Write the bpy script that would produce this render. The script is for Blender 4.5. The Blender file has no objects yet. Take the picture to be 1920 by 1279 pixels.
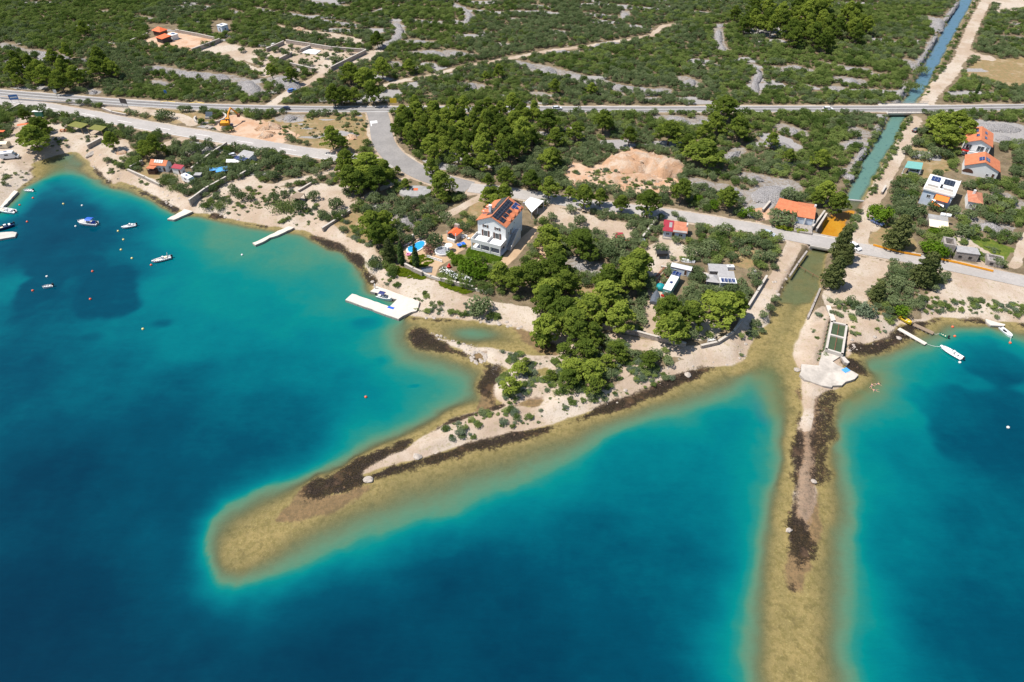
import bpy, bmesh, math, random
import numpy as np
from mathutils import Vector, Matrix
S = bpy.context.scene
random.seed(7); RNG = np.random.default_rng(7)
# ---------------------------------------------------------------- camera, sky, sun, exposure
CAM_H, PITCH, F = 125.0, math.radians(41.4), 1280.0
cam = bpy.data.cameras.new("camera"); camo = bpy.data.objects.new("camera", cam)
S.collection.objects.link(camo); S.camera = camo
cam.sensor_width = 36; cam.sensor_fit = 'HORIZONTAL'; cam.lens = 24.0
cam.clip_start = 1; cam.clip_end = 6000
camo.location = (0, 0, CAM_H); camo.rotation_euler = (math.pi/2 - PITCH, 0, 0)
SUN_DIR = Vector((-0.95, -0.06, 1.75)).normalized()      # towards the sun
sun_el = math.asin(SUN_DIR.z); sun_az = math.atan2(SUN_DIR.x, SUN_DIR.y)
w = bpy.data.worlds.new("World"); S.world = w; w.use_nodes = True
nt = w.node_tree; bg = nt.nodes['Background']
sky = nt.nodes.new('ShaderNodeTexSky'); sky.sky_type = 'NISHITA'; sky.sun_disc = False
sky.sun_elevation = sun_el; sky.sun_rotation = sun_az; sky.altitude = 100; sky.air_density = 1.0; sky.dust_density = 0.6
nt.links.new(sky.outputs[0], bg.inputs[0]); bg.inputs[1].default_value = 0.1
sl = bpy.data.lights.new("sun", 'SUN'); so = bpy.data.objects.new("sun", sl); S.collection.objects.link(so)
sl.energy = 4.6; sl.angle = math.radians(0.5); sl.color = (1.0, 0.95, 0.87)
so.rotation_euler = SUN_DIR.to_track_quat('Z', 'Y').to_euler(); so.location = (-60, 10, 200)
S.view_settings.view_transform = 'Standard'; S.view_settings.look = 'None'
S.view_settings.exposure = 0.45; S.view_settings.gamma = 1.0
S.cycles.max_bounces = 6; S.cycles.transparent_max_bounces = 8; S.cycles.diffuse_bounces = 2
S.cycles.caustics_reflective = False; S.cycles.caustics_refractive = False

LZ = 1.5                                                   # height of the flat land above the sea
CT, ST = math.cos(PITCH), math.sin(PITCH)
def P(px, py, z=LZ):
    "point of the place at height z seen at (px, py) of the 1920 x 1279 photograph"
    a = (px - 960.0)/F; b = -(py - 639.5)/F
    dy = CT + b*ST; dz = -ST + b*CT
    t = (z - CAM_H)/dz
    return Vector((a*t, dy*t, z))
def PP(pts, z=LZ): return np.array([P(x, y, z)[:2] for x, y in pts])
def pix(x, y, z=LZ):
    d = y*CT - (z - CAM_H)*ST; u = y*ST + (z - CAM_H)*CT
    return 960 + F*x/d, 639.5 - F*u/d
# ---------------------------------------------------------------- object helpers
COL = S.collection
def link(o): COL.objects.link(o); return o
def tag(o, label=None, cat=None, group=None, kind=None):
    if label: o['label'] = label
    if cat: o['category'] = cat
    if group: o['group'] = group
    if kind: o['kind'] = kind
    return o
def thing(name, label, cat, loc=(0, 0, 0), yaw=0.0, group=None):
    o = link(bpy.data.objects.new(name, None)); o.location = loc; o.rotation_euler = (0, 0, yaw)
    o.empty_display_size = 0.5
    return tag(o, label, cat, group)
class MB:
    "collects shapes into one mesh"
    def __init__(s): s.v = []; s.f = []
    def add(s, v, f):
        n = len(s.v); s.v += [tuple(p) for p in v]; s.f += [tuple(i + n for i in q) for q in f]; return s
    def box(s, c, d, rz=0.0, top=1.0):
        x, y, z = d[0]/2, d[1]/2, d[2]/2; ca, sa = math.cos(rz), math.sin(rz); v = []
        for k in (-1, 1):
            t = top if k > 0 else 1.0
            for i, j in ((-1, -1), (1, -1), (1, 1), (-1, 1)):
                X, Y = i*x*t, j*y*t
                v.append((c[0] + X*ca - Y*sa, c[1] + X*sa + Y*ca, c[2] + k*z))
        return s.add(v, [(3, 2, 1, 0), (4, 5, 6, 7), (0, 1, 5, 4), (1, 2, 6, 5), (2, 3, 7, 6), (3, 0, 4, 7)])
    def prism(s, pts, z0, z1):
        n = len(pts)
        a = sum(pts[i][0]*pts[(i+1) % n][1] - pts[(i+1) % n][0]*pts[i][1] for i in range(n))
        if a < 0: pts = list(pts)[::-1]
        v = [(p[0], p[1], z0) for p in pts] + [(p[0], p[1], z1) for p in pts]
        f = [tuple(range(n-1, -1, -1)), tuple(range(n, 2*n))] + [(i, (i+1) % n, n + (i+1) % n, n + i) for i in range(n)]
        return s.add(v, f)
    def tube(s, a, b, r, r2=None, n=8, cap=True):
        a = Vector(a); b = Vector(b); r2 = r if r2 is None else r2
        d = (b - a).normalized(); u = d.orthogonal().normalized(); w_ = d.cross(u); v = []
        for p, q in ((a, r), (b, r2)):
            for i in range(n):
                t = 2*math.pi*i/n; v.append(p + u*math.cos(t)*q + w_*math.sin(t)*q)
        f = [(i, (i+1) % n, n + (i+1) % n, n + i) for i in range(n)]
        if cap: f += [tuple(range(n-1, -1, -1)), tuple(range(n, 2*n))]
        return s.add(v, f)
    def path(s, pts, r, n=6):
        for a, b in zip(pts, pts[1:]): s.tube(a, b, r, n=n)
        return s
    def ball(s, c, r, n=10, m=6, sq=1.0):
        v = []; f = []
        rx, ry, rz = (r, r, r*sq) if not isinstance(r, tuple) else r
        for j in range(m + 1):
            ph = math.pi*j/m
            for i in range(n):
                t = 2*math.pi*i/n
                v.append((c[0] + rx*math.sin(ph)*math.cos(t), c[1] + ry*math.sin(ph)*math.sin(t), c[2] + rz*math.cos(ph)))
        for j in range(m):
            for i in range(n): f.append((j*n + i, (j+1)*n + i, (j+1)*n + (i+1) % n, j*n + (i+1) % n))
        return s.add(v, f)
    def loft(s, secs, cap=True, closed=True):
        n = len(secs[0]); v = [p for q in secs for p in q]; f = []
        for k in range(len(secs) - 1):
            for i in range(n if closed else n - 1):
                f.append((k*n + i, k*n + (i+1) % n, (k+1)*n + (i+1) % n, (k+1)*n + i))
        if cap: f += [tuple(range(n-1, -1, -1)), tuple(range((len(secs)-1)*n, len(secs)*n))]
        return s.add(v, f)
    def build(s, name, mat, parent=None, smooth=False, loc=None):
        m = bpy.data.meshes.new(name); m.from_pydata(s.v, [], s.f); m.validate(); m.update()
        bm = bmesh.new(); bm.from_mesh(m); bmesh.ops.recalc_face_normals(bm, faces=bm.faces); bm.to_mesh(m); bm.free()
        if smooth: m.shade_smooth()
        m.materials.append(mat); o = link(bpy.data.objects.new(name, m))
        if parent: o.parent = parent
        if loc is not None: o.location = loc
        return o
def copy_tree(o, parent=None):
    c = o.copy(); COL.objects.link(c); c.parent = parent
    for ch in list(o.children): copy_tree(ch, c)
    return c
def np_mesh(name, v, f, mat, smooth=False):
    "v (n,3), f (m,k) all faces alike"
    m = bpy.data.meshes.new(name); k = f.shape[1]
    m.vertices.add(len(v)); m.vertices.foreach_set('co', np.ascontiguousarray(v, dtype=np.float32).ravel())
    m.loops.add(f.size); m.loops.foreach_set('vertex_index', np.ascontiguousarray(f, dtype=np.int32).ravel())
    m.polygons.add(len(f)); m.polygons.foreach_set('loop_start', np.arange(0, f.size, k, dtype=np.int32))
    try: m.polygons.foreach_set('loop_total', np.full(len(f), k, dtype=np.int32))
    except Exception: pass
    m.update(calc_edges=True)
    if mat: m.materials.append(mat)
    if smooth: m.shade_smooth()
    return m
def attr(m, name, arr):
    a = m.attributes.new(name, 'FLOAT', 'POINT'); a.data.foreach_set('value', np.ascontiguousarray(arr, dtype=np.float32).ravel())
# ---------------------------------------------------------------- materials
class NT:
    def __init__(s, name):
        s.m = bpy.data.materials.new(name); s.m.use_nodes = True; s.t = s.m.node_tree; s.t.nodes.clear()
        s.out = s.t.nodes.new('ShaderNodeOutputMaterial')
    def n(s, typ, **kw):
        o = s.t.nodes.new('ShaderNode' + typ)
        for k, v in kw.items():
            if k[0] == '_': setattr(o, k[1:], v)
            else: s.set(o.inputs[k.replace('__', ' ')], v)
        return o
    def set(s, sock, v):
        if hasattr(v, 'is_output') or isinstance(v, bpy.types.NodeSocket): s.t.links.new(v, sock)
        else:
            if sock.type == 'RGBA' and len(v) == 3: v = (*v, 1)
            sock.default_value = v
    def math(s, op, a, b=0.0, c=None, clamp=False):
        o = s.t.nodes.new('ShaderNodeMath'); o.operation = op; o.use_clamp = clamp
        s.set(o.inputs[0], a); s.set(o.inputs[1], b)
        if c is not None: s.set(o.inputs[2], c)
        return o.outputs[0]
    def mix(s, f, a, b, blend='MIX'):
        o = s.t.nodes.new('ShaderNodeMix'); o.data_type = 'RGBA'; o.blend_type = blend
        s.set(o.inputs[0], f); s.set(o.inputs[6], a); s.set(o.inputs[7], b); return o.outputs[2]
    def ramp(s, f, stops, interp='LINEAR'):
        o = s.t.nodes.new('ShaderNodeValToRGB'); s.set(o.inputs[0], f); r = o.color_ramp; r.interpolation = interp
        while len(r.elements) > 1: r.elements.remove(r.elements[-1])
        for i, (p, c) in enumerate(stops):
            e = r.elements[0] if i == 0 else r.elements.new(p)
            e.position = p; e.color = (*c, 1) if len(c) == 3 else c
        return o.outputs[0]
    def noise(s, scale, detail=3, rough=0.55, vec=None, dim='3D'):
        o = s.n('TexNoise', Scale=scale, Detail=detail, Roughness=rough)
        if vec is not None: s.set(o.inputs['Vector'], vec)
        return o.outputs[0]
    def smooth(s, x, a, b):
        o = s.t.nodes.new('ShaderNodeMapRange'); o.interpolation_type = 'SMOOTHSTEP'
        s.set(o.inputs[0], x); o.inputs[1].default_value = a; o.inputs[2].default_value = b
        return o.outputs[0]
    def at(s, name): return s.n('Attribute', _attribute_name=name).outputs['Fac']
    def obj(s): return s.n('TexCoord').outputs['Object']
    def pos(s): return s.n('NewGeometry').outputs['Position']
    def bump(s, h, strength=0.3, dist=0.1):
        return s.n('Bump', Strength=strength, Distance=dist, Height=h).outputs[0]
    def surf(s, sh): s.t.links.new(sh, s.out.inputs[0]); return s.m
    def pbr(s, col, rough=0.8, metal=0.0, normal=None, spec=None):
        o = s.n('BsdfPrincipled', Roughness=rough, Metallic=metal); s.set(o.inputs['Base Color'], col)
        if normal is not None: s.set(o.inputs['Normal'], normal)
        if spec is not None: s.set(o.inputs['Specular IOR Level'], spec)
        return o.outputs[0]
MATS = {}
def mat(name, col, rough=0.7, var=0.18, scale=2.0, metal=0.0, bump=0.0, bscale=20.0, spec=None):
    if name in MATS: return MATS[name]
    n = NT(name); c = n.obj()
    k = n.noise(scale, 4, 0.6, c); k2 = n.noise(scale*6, 3, 0.6, c)
    f = n.math('ADD', n.math('MULTIPLY', k, 0.65), n.math('MULTIPLY', k2, 0.35))
    f = n.smooth(f, 0.3, 0.7)
    lo = tuple(x*(1 - var) for x in col); hi = tuple(min(1, x*(1 + var*0.8)) for x in col)
    nm = n.bump(n.noise(bscale, 3, 0.6, c), bump, 0.05) if bump else None
    MATS[name] = n.surf(n.pbr(n.mix(f, lo, hi), rough, metal, nm, spec)); return MATS[name]
def tile_mat(name, a, b, fade):
    n = NT(name); c = n.obj()
    wv = n.n('TexWave', Scale=2.6, Distortion=0.6, _bands_direction='X'); n.set(wv.inputs['Vector'], c)
    wy = n.n('TexWave', Scale=1.7, Distortion=0.4, _bands_direction='Y'); n.set(wy.inputs['Vector'], c)
    k = n.noise(0.9, 5, 0.65, c); k2 = n.noise(7, 2, 0.6, c)
    col = n.mix(n.smooth(k, 0.35, 0.65), a, b); col = n.mix(n.math('MULTIPLY', n.smooth(k2, 0.5, 0.7), 0.35), col, fade)
    st = n.math('MULTIPLY', wv.outputs['Fac'], 0.22); col = n.mix(st, col, tuple(x*0.45 for x in a))
    col = n.mix(n.math('MULTIPLY', n.smooth(wy.outputs['Fac'], 0.7, 1.0), 0.15), col, tuple(x*0.4 for x in a))
    return n.surf(n.pbr(col, 0.85, 0, n.bump(wv.outputs['Fac'], 0.5, 0.06)))
def solar_mat(name, base, line):
    n = NT(name); c = n.obj()
    b = n.n('TexBrick', Scale=1.0, _offset=0.0); n.set(b.inputs['Vector'], c)
    b.inputs['Mortar Size'].default_value = 0.035; b.inputs['Brick Width'].default_value = 1.0; b.inputs['Row Height'].default_value = 1.65
    n.set(b.inputs['Color1'], base); n.set(b.inputs['Color2'], tuple(x*1.25 for x in base)); n.set(b.inputs['Mortar'], line)
    return n.surf(n.pbr(b.outputs[0], 0.18, 0.0, None, 0.6))
M_WHITE = mat('white_render', (0.74, 0.73, 0.715), 0.85, 0.06, 0.7)
M_WHITE2 = mat('white_paint', (0.72, 0.71, 0.69), 0.5, 0.05, 2)
M_PLASTIC = mat('white_plastic', (0.82, 0.82, 0.82), 0.35, 0.04, 2)
M_LBLUE = mat('pale_blue_render', (0.55, 0.62, 0.72), 0.85, 0.08, 1)
M_TILE = tile_mat('orange_roof_tiles', (0.56, 0.165, 0.07), (0.64, 0.215, 0.095), (0.46, 0.25, 0.16))
M_TILE2 = tile_mat('weathered_roof_tiles', (0.50, 0.165, 0.09), (0.58, 0.24, 0.135), (0.43, 0.30, 0.22))
M_REDROOF = mat('dark_red_metal_roof', (0.33, 0.03, 0.045), 0.45, 0.12, 1.5)
M_VERM = mat('bright_orange_roof', (0.80, 0.14, 0.04), 0.7, 0.12, 2)
M_SOLAR = solar_mat('black_solar_panel', (0.012, 0.014, 0.022), (0.12, 0.13, 0.15))
M_SOLARB = solar_mat('blue_solar_panel', (0.015, 0.03, 0.11), (0.35, 0.38, 0.45))
M_GLASS = mat('window_glass', (0.035, 0.045, 0.055), 0.08, 0.3, 1, spec=0.7)
M_BROWN = mat('brown_shutter_wood', (0.10, 0.045, 0.03), 0.6, 0.2, 4)
M_WOOD = mat('weathered_timber', (0.26, 0.19, 0.13), 0.8, 0.25, 3)
M_STONE = mat('stacked_limestone', (0.37, 0.31, 0.265), 0.9, 0.38, 1.6, bump=0.8, bscale=5)
M_CAPSTONE = mat('pale_capping_stone', (0.48, 0.43, 0.375), 0.9, 0.15, 2)
M_GRAYST = mat('old_grey_masonry', (0.33, 0.29, 0.26), 0.9, 0.35, 1.3, bump=0.8, bscale=4)
M_CONC = mat('pale_concrete', (0.50, 0.455, 0.405), 0.9, 0.14, 0.5, bump=0.2, bscale=8)
M_CONCG = mat('grey_concrete', (0.31, 0.30, 0.29), 0.9, 0.2, 0.5, bump=0.2, bscale=8)
M_METAL = mat('galvanised_metal', (0.45, 0.46, 0.47), 0.4, 0.1, 3, 0.6)
M_DARK = mat('black_rubber', (0.02, 0.02, 0.022), 0.6, 0.2, 4)
M_GREYROOF = mat('grey_corrugated_roof', (0.35, 0.335, 0.33), 0.7, 0.18, 1.2)
M_RUST = mat('rusty_steel', (0.22, 0.09, 0.05), 0.8, 0.35, 4)
M_PAVE = mat('tan_terrace_paving', (0.48, 0.335, 0.21), 0.85, 0.12, 1.0)
M_ORANGE = mat('orange_fabric', (0.85, 0.20, 0.03), 0.8, 0.12, 2)
M_CREAM = mat('cream_fabric', (0.78, 0.66, 0.48), 0.85, 0.06, 1)
M_NAVY = mat('navy_fabric', (0.02, 0.03, 0.14), 0.7, 0.15, 3)
M_BLUE = mat('bright_blue_fabric', (0.02, 0.11, 0.55), 0.6, 0.15, 3)
M_TARP = mat('sky_blue_tarpaulin', (0.08, 0.32, 0.72), 0.6, 0.15, 2)
M_TEAL = mat('teal_cover', (0.0, 0.25, 0.27), 0.6, 0.2, 2)
M_RED = mat('red_paint', (0.55, 0.02, 0.015), 0.5, 0.12, 3)
M_GREEN = mat('sea_green_sheet', (0.16, 0.38, 0.34), 0.6, 0.1, 2)
M_YELLOW = mat('yellow_paint', (0.80, 0.55, 0.02), 0.5, 0.1, 3)
M_EXC = mat('excavator_orange', (0.78, 0.30, 0.01), 0.5, 0.12, 3)
M_HULLN = mat('navy_gelcoat', (0.015, 0.03, 0.10), 0.3, 0.1, 2)
M_HULLG = mat('green_gelcoat', (0.02, 0.22, 0.15), 0.4, 0.15, 2)
M_GREYTUBE = mat('light_grey_tube', (0.62, 0.62, 0.62), 0.5, 0.06, 3)
M_SKIN = mat('bather_skin', (0.55, 0.32, 0.21), 0.6, 0.08, 6)  # plain skin tone, slightly mottled
M_SAILW = mat('white_sailcloth', (0.82, 0.81, 0.78), 0.9, 0.05, 2)
M_CLOTHG = mat('grey_cover_fabric', (0.10, 0.115, 0.14), 0.7, 0.25, 2)
def paint(name, col): return mat(name, col, 0.3, 0.04, 2, spec=0.6)
# ================================================================ outlines of land and water
A_PX = [(-420, 470), (-60, 400), (0, 391), (31, 358), (45, 345), (60, 333), (61, 318), (58, 308), (75, 300), (110, 290), (140, 283), (150, 290),
 (168, 302), (172, 312), (190, 332), (212, 347), (225, 341), (250, 347), (275, 360), (300, 373), (325, 386), (342, 393), (357, 397), (388, 400), (425, 409), (480, 419), (517, 425),
 (540, 428), (567, 431), (592, 442), (620, 455), (650, 470), (670, 483), (682, 498), (692, 516), (700, 531), (703, 542), (740, 556), (786, 572), (770, 588), (780, 592), (802, 595),
 (830, 597), (855, 599), (890, 600), (915, 607), (940, 605), (965, 612), (987, 622), (997, 626), (1022, 640), (1050, 651), (1047, 665), (1015, 667), (990, 663),
 (965, 660), (927, 655), (902, 651), (890, 650), (875, 646), (852, 639), (830, 634), (819, 629), (812, 622), (803, 626), (812, 636), (835, 644), (858, 652), (880, 664), (900, 674), (925, 684),
 (932, 692), (928, 706), (918, 722), (922, 738), (935, 750), (945, 757), (925, 765), (905, 772), (880, 776), (850, 787), (825, 803), (790, 822), (760, 838), (730, 850), (700, 864),
 (680, 876), (678, 886), (700, 884), (740, 872), (790, 860), (850, 844), (900, 830), (960, 814), (1020, 796), (1080, 780), (1120, 768), (1170, 750),
 (1200, 738), (1250, 719), (1300, 699), (1330, 689), (1370, 685), (1390, 676), (1400, 668), (1412, 645), (1424, 625), (1440, 605), (1450, 580), (1462, 558), (1475, 530),
 (1483, 512), (1513, 471), (1536, 441), (1548, 412), (1570, 390), (1590, 352), (1610, 312), (1630, 281), (1650, 246), (1663, 220), (1690, 190), (1701, 173), (1725, 131), (1750, 86), (1775, 41), (1798, 0)]
B_PX = [(1826, 0), (1803, 45), (1780, 86), (1757, 131), (1738, 167), (1722, 190), (1700, 222), (1686, 250), (1672, 280), (1655, 306), (1636, 345), (1620, 377), (1602, 405), (1580, 440), (1553, 478),
 (1537, 544), (1515, 595), (1497, 635), (1490, 650), (1488, 668), (1494, 684), (1502, 700), (1503, 716), (1502, 760), (1499, 800), (1496, 850), (1492, 890), (1487, 930), (1483, 965), (1487, 985),
 (1505, 985), (1522, 960), (1530, 920), (1530, 870), (1528, 820), (1530, 780), (1536, 745), (1563, 728), (1590, 712), (1606, 703), (1575, 690), (1590, 668), (1600, 652), (1627, 645), (1652, 640), (1672, 632),
 (1678, 618), (1690, 606), (1708, 612), (1718, 606), (1735, 605), (1745, 598), (1765, 593), (1790, 596), (1827, 598), (1850, 600), (1870, 605), (1887, 605), (1920, 607), (2050, 615), (2500, 640)]
SHELF_PX = [
 [(755, 600), (738, 615), (735, 648), (752, 678), (800, 690), (845, 700), (878, 715), (884, 738), (868, 754), (830, 770), (780, 790), (730, 810), (690, 832), (650, 858), (600, 886), (540, 906),
  (480, 930), (430, 952), (403, 978), (398, 1012), (408, 1052), (418, 1080), (445, 1096), (480, 1092), (530, 1076), (600, 1040), (700, 1000), (800, 965), (850, 948), (900, 926), (1000, 888),
  (1100, 840), (1200, 797), (1300, 762), (1375, 737), (1402, 712), (1425, 716), (1440, 745), (1458, 790), (1456, 850), (1440, 920), (1430, 980), (1413, 1050), (1400, 1110), (1396, 1180), (1405, 1240), (1425, 1330), (1440, 1420),
  (1570, 1420), (1590, 1300), (1596, 1200), (1594, 1100), (1588, 1000), (1588, 900), (1584, 800), (1592, 752), (1640, 742), (1660, 728), (1662, 702), (1640, 690), (1680, 678), (1720, 660), (1750, 642), (1790, 625), (1850, 616), (1920, 640), (2100, 650),
  (2100, 600), (1700, 560), (1450, 560), (1000, 560), (800, 560)],
 [(-200, 470), (-20, 440), (38, 365), (72, 350), (105, 336), (150, 350), (178, 346), (192, 366), (230, 378), (262, 390), (300, 408), (360, 424), (420, 434), (480, 440), (530, 456), (560, 470), (600, 486), (640, 512), (668, 540), (690, 560), (720, 540), (600, 420), (300, 340), (100, 270), (-200, 350)],
]
# offshore depth (metres) read at points of the photograph
DEPTH_PX = [(50, 700, 5.0), (200, 700, 4.3), (300, 800, 5.4), (100, 900, 6.2), (300, 1000, 5.4), (100, 1150, 6.9), (350, 1200, 6.6), (600, 1200, 6.9), (900, 1100, 5.8), (1100, 1000, 4.8), (1250, 850, 3.3), (1350, 800, 3.5),
 (1300, 1100, 5.0), (1250, 1250, 5.6), (1380, 950, 3.6), (1330, 900, 4.0), (1430, 830, 2.4), (1000, 960, 4.4), (800, 1060, 6.0), (700, 1060, 6.0), (1150, 900, 3.6), (1290, 790, 2.6), (500, 600, 2.6), (600, 550, 2.0), (700, 650, 2.4), (800, 720, 2.0), (840, 735, 1.7), (600, 700, 3.3), (550, 800, 4.7), (450, 850, 5.2),
 (680, 780, 3.2), (400, 550, 2.3), (300, 550, 2.6), (450, 470, 1.3), (420, 440, 1.0), (550, 490, 1.3), (620, 560, 1.6), (660, 540, 1.9), (250, 420, 4.7), (200, 440, 5.3), (150, 400, 5.7), (100, 450, 5.8), (60, 480, 5.2), (30, 530, 3.2), (30, 430, 5.2), (200, 370, 3.4), (150, 345, 4.8), (90, 380, 5.0), (250, 470, 4.2), (200, 520, 5.2), (120, 560, 4.8), (130, 320, 1.6), (95, 312, 0.9), (330, 440, 2.0),
 (1650, 760, 1.9), (1700, 850, 3.5), (1650, 1000, 3.9), (1800, 700, 4.2), (1850, 850, 5.0), (1850, 1000, 4.5), (1700, 1200, 5.1), (1880, 1200, 5.2), (1620, 900, 2.6), (1750, 700, 2.6), (1700, 720, 1.9), (1850, 640, 3.6), (1900, 660, 3.8), (1620, 1150, 3.8), (1400, 740, 2.6), (1430, 720, 1.6),
 (0, 1279, 7.0), (1000, 1279, 6.1), (1380, 1200, 4.6), (350, 950, 5.6), (380, 1080, 5.6), (480, 1150, 6.0), (250, 600, 3.6), (350, 640, 3.0), (450, 720, 3.4), (350, 730, 4.7), (450, 760, 4.6), (560, 870, 4.6)]
SEAGRASS = [(110, 500, 95, 24), (195, 550, 62, 55), (50, 565, 55, 60), (170, 632, 26, 9), (305, 607, 22, 8), (140, 345, 55, 22), (120, 400, 120, 35), (1850, 800, 150, 105), (1810, 640, 60, 22), (1870, 690, 70, 40), (720, 674, 18, 9), (777, 724, 10, 4),
 (685, 606, 34, 12), (1445, 735, 14, 20), (1440, 790, 18, 40), (60, 450, 60, 20)]
def ext_canal(a, b, yfar):
    a = P(*a); b = P(*b); t = (yfar - a.y)/(b.y - a.y); q = a + (b - a)*t; return (q.x, q.y)
A_W = np.vstack([PP(A_PX, 0.0), [ext_canal((1725, 131), (1798, 0), 1700)], [(-2600, 1700)], [(-2600, PP([A_PX[0]], 0)[0][1])]])
B_W = np.vstack([[ext_canal((1757, 131), (1826, 0), 1700)], PP(B_PX, 0.0), [(2600, PP([B_PX[-1]], 0)[0][1])], [(2600, 1700)]])
def sdist(X, Y, poly):
    "signed distance, positive inside"
    d = np.full(X.shape, 1e18); ins = np.zeros(X.shape, bool); n = len(poly)
    for i in range(n):
        ax, ay = poly[i]; bx, by = poly[(i+1) % n]; ex, ey = bx - ax, by - ay; L = ex*ex + ey*ey + 1e-12
        t = np.clip(((X - ax)*ex + (Y - ay)*ey)/L, 0, 1)
        np.minimum(d, (X - ax - t*ex)**2 + (Y - ay - t*ey)**2, out=d)
        if ay != by:
            c = ((ay > Y) != (by > Y)) & (X < (bx - ax)*(Y - ay)/(by - ay) + ax); ins ^= c
    d = np.sqrt(d); return np.where(ins, d, -d)
def ldist(X, Y, pts, widths=None):
    "distance to a polyline minus its half width"
    d = np.full(X.shape, 1e9); n = len(pts)
    for i in range(n - 1):
        ax, ay = pts[i]; bx, by = pts[i+1]; ex, ey = bx - ax, by - ay; L = ex*ex + ey*ey + 1e-12
        t = np.clip(((X - ax)*ex + (Y - ay)*ey)/L, 0, 1); q = np.sqrt((X - ax - t*ex)**2 + (Y - ay - t*ey)**2)
        if widths is not None: q = q - (widths[i]*(1 - t) + widths[i+1]*t)/2
        np.minimum(d, q, out=d)
    return d
def box_eval(X, Y, pts, margin, fn, out, mode=np.maximum):
    "evaluates fn only near pts"
    p = np.asarray(pts); lo = p.min(0) - margin; hi = p.max(0) + margin
    k = (X > lo[0]) & (X < hi[0]) & (Y > lo[1]) & (Y < hi[1])
    if k.any(): out[k] = mode(out[k], fn(X[k], Y[k]))
sstep = lambda x, a, b: (lambda t: t*t*(3 - 2*t))(np.clip((x - a)/(b - a), 0, 1))
# ---- roads and tracks: (name, label, material key, width, points)
ROADS = [
 ('main_road', 'asphalt', 6.6, [(-160, 160), (-60, 169), (0, 174), (110, 183), (240, 193), (360, 200), (480, 203.5), (600, 205), (740, 205), (960, 205), (1210, 205.5), (1440, 204.5), (1660, 204), (1760, 203.5), (1860, 202), (2050, 199)]),
 ('coast_road', 'paleasphalt', 7.6, [(-30, 184), (20, 192), (60, 197), (100, 204), (150, 212), (200, 222), (250, 231.5), (300, 240), (350, 249), (425, 261), (475, 269), (555, 283), (630, 293), (690, 303), (740, 311)]),
 ('junction_road', 'asphalt2', 9.0, [(706, 208), (712, 226), (714, 245), (718, 268), (735, 292), (760, 309), (790, 326), (830, 340), (880, 352)]),
 ('shore_road', 'paleasphalt', 6.6, [(880, 352), (960, 362), (1030, 373), (1100, 384), (1180, 392), (1260, 402), (1330, 414), (1400, 426), (1440, 433), (1500, 446), (1560, 457), (1620, 468), (1700, 482), (1800, 502), (1920, 528), (2100, 566)]),
]
TRACKS = [(5.6, [(1862, -20), (1850, 0), (1830, 37), (1813, 75), (1806, 100), (1785, 132), (1752, 162), (1742, 185), (1738, 196)]), (5.5, [(1716, 222), (1712, 232), (1695, 267), (1672, 310), (1660, 332), (1640, 370), (1622, 407), (1612, 445), (1608, 465)]),
 (8, [(1806, 96), (1830, 105), (1852, 109)]), (7, [(1790, 125), (1775, 145), (1745, 175)]),
 (4.6, [(1488, 460), (1470, 498), (1446, 538), (1425, 570), (1405, 600), (1385, 632), (1350, 655), (1300, 662), (1250, 657), (1200, 646), (1148, 632)]),
 (3.0, [(820, 552), (870, 562), (920, 571), (1000, 585)]), (3.2, [(717, 162), (750, 152), (812, 142), (830, 136), (870, 125), (960, 109), (1000, 101), (1025, 96), (1100, 87), (1160, 77), (1175, 75), (1220, 67), (1245, 48), (1270, 46)]),
 (4.5, [(508, 196), (530, 180), (552, 168), (590, 148), (610, 135), (640, 122), (690, 108), (710, 96)]), (3, [(480, 130), (450, 118), (440, 108)]),
 (3.4, [(830, 410), (850, 398), (880, 380), (905, 368), (900, 356)]), (3.5, [(525, 345), (590, 330), (630, 318)]), (2.5, [(640, 395), (700, 360), (760, 335)]),
 (2.2, [(60, 330), (35, 345), (10, 362)]), (3, [(1900, 500), (1915, 470), (1925, 440)]), (4, [(350, 258), (320, 268), (300, 274)]), (5, [(360, 232), (345, 222), (320, 215), (200, 200)]), (3.5, [(1215, 690), (1180, 690), (1165, 700)])]
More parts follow.
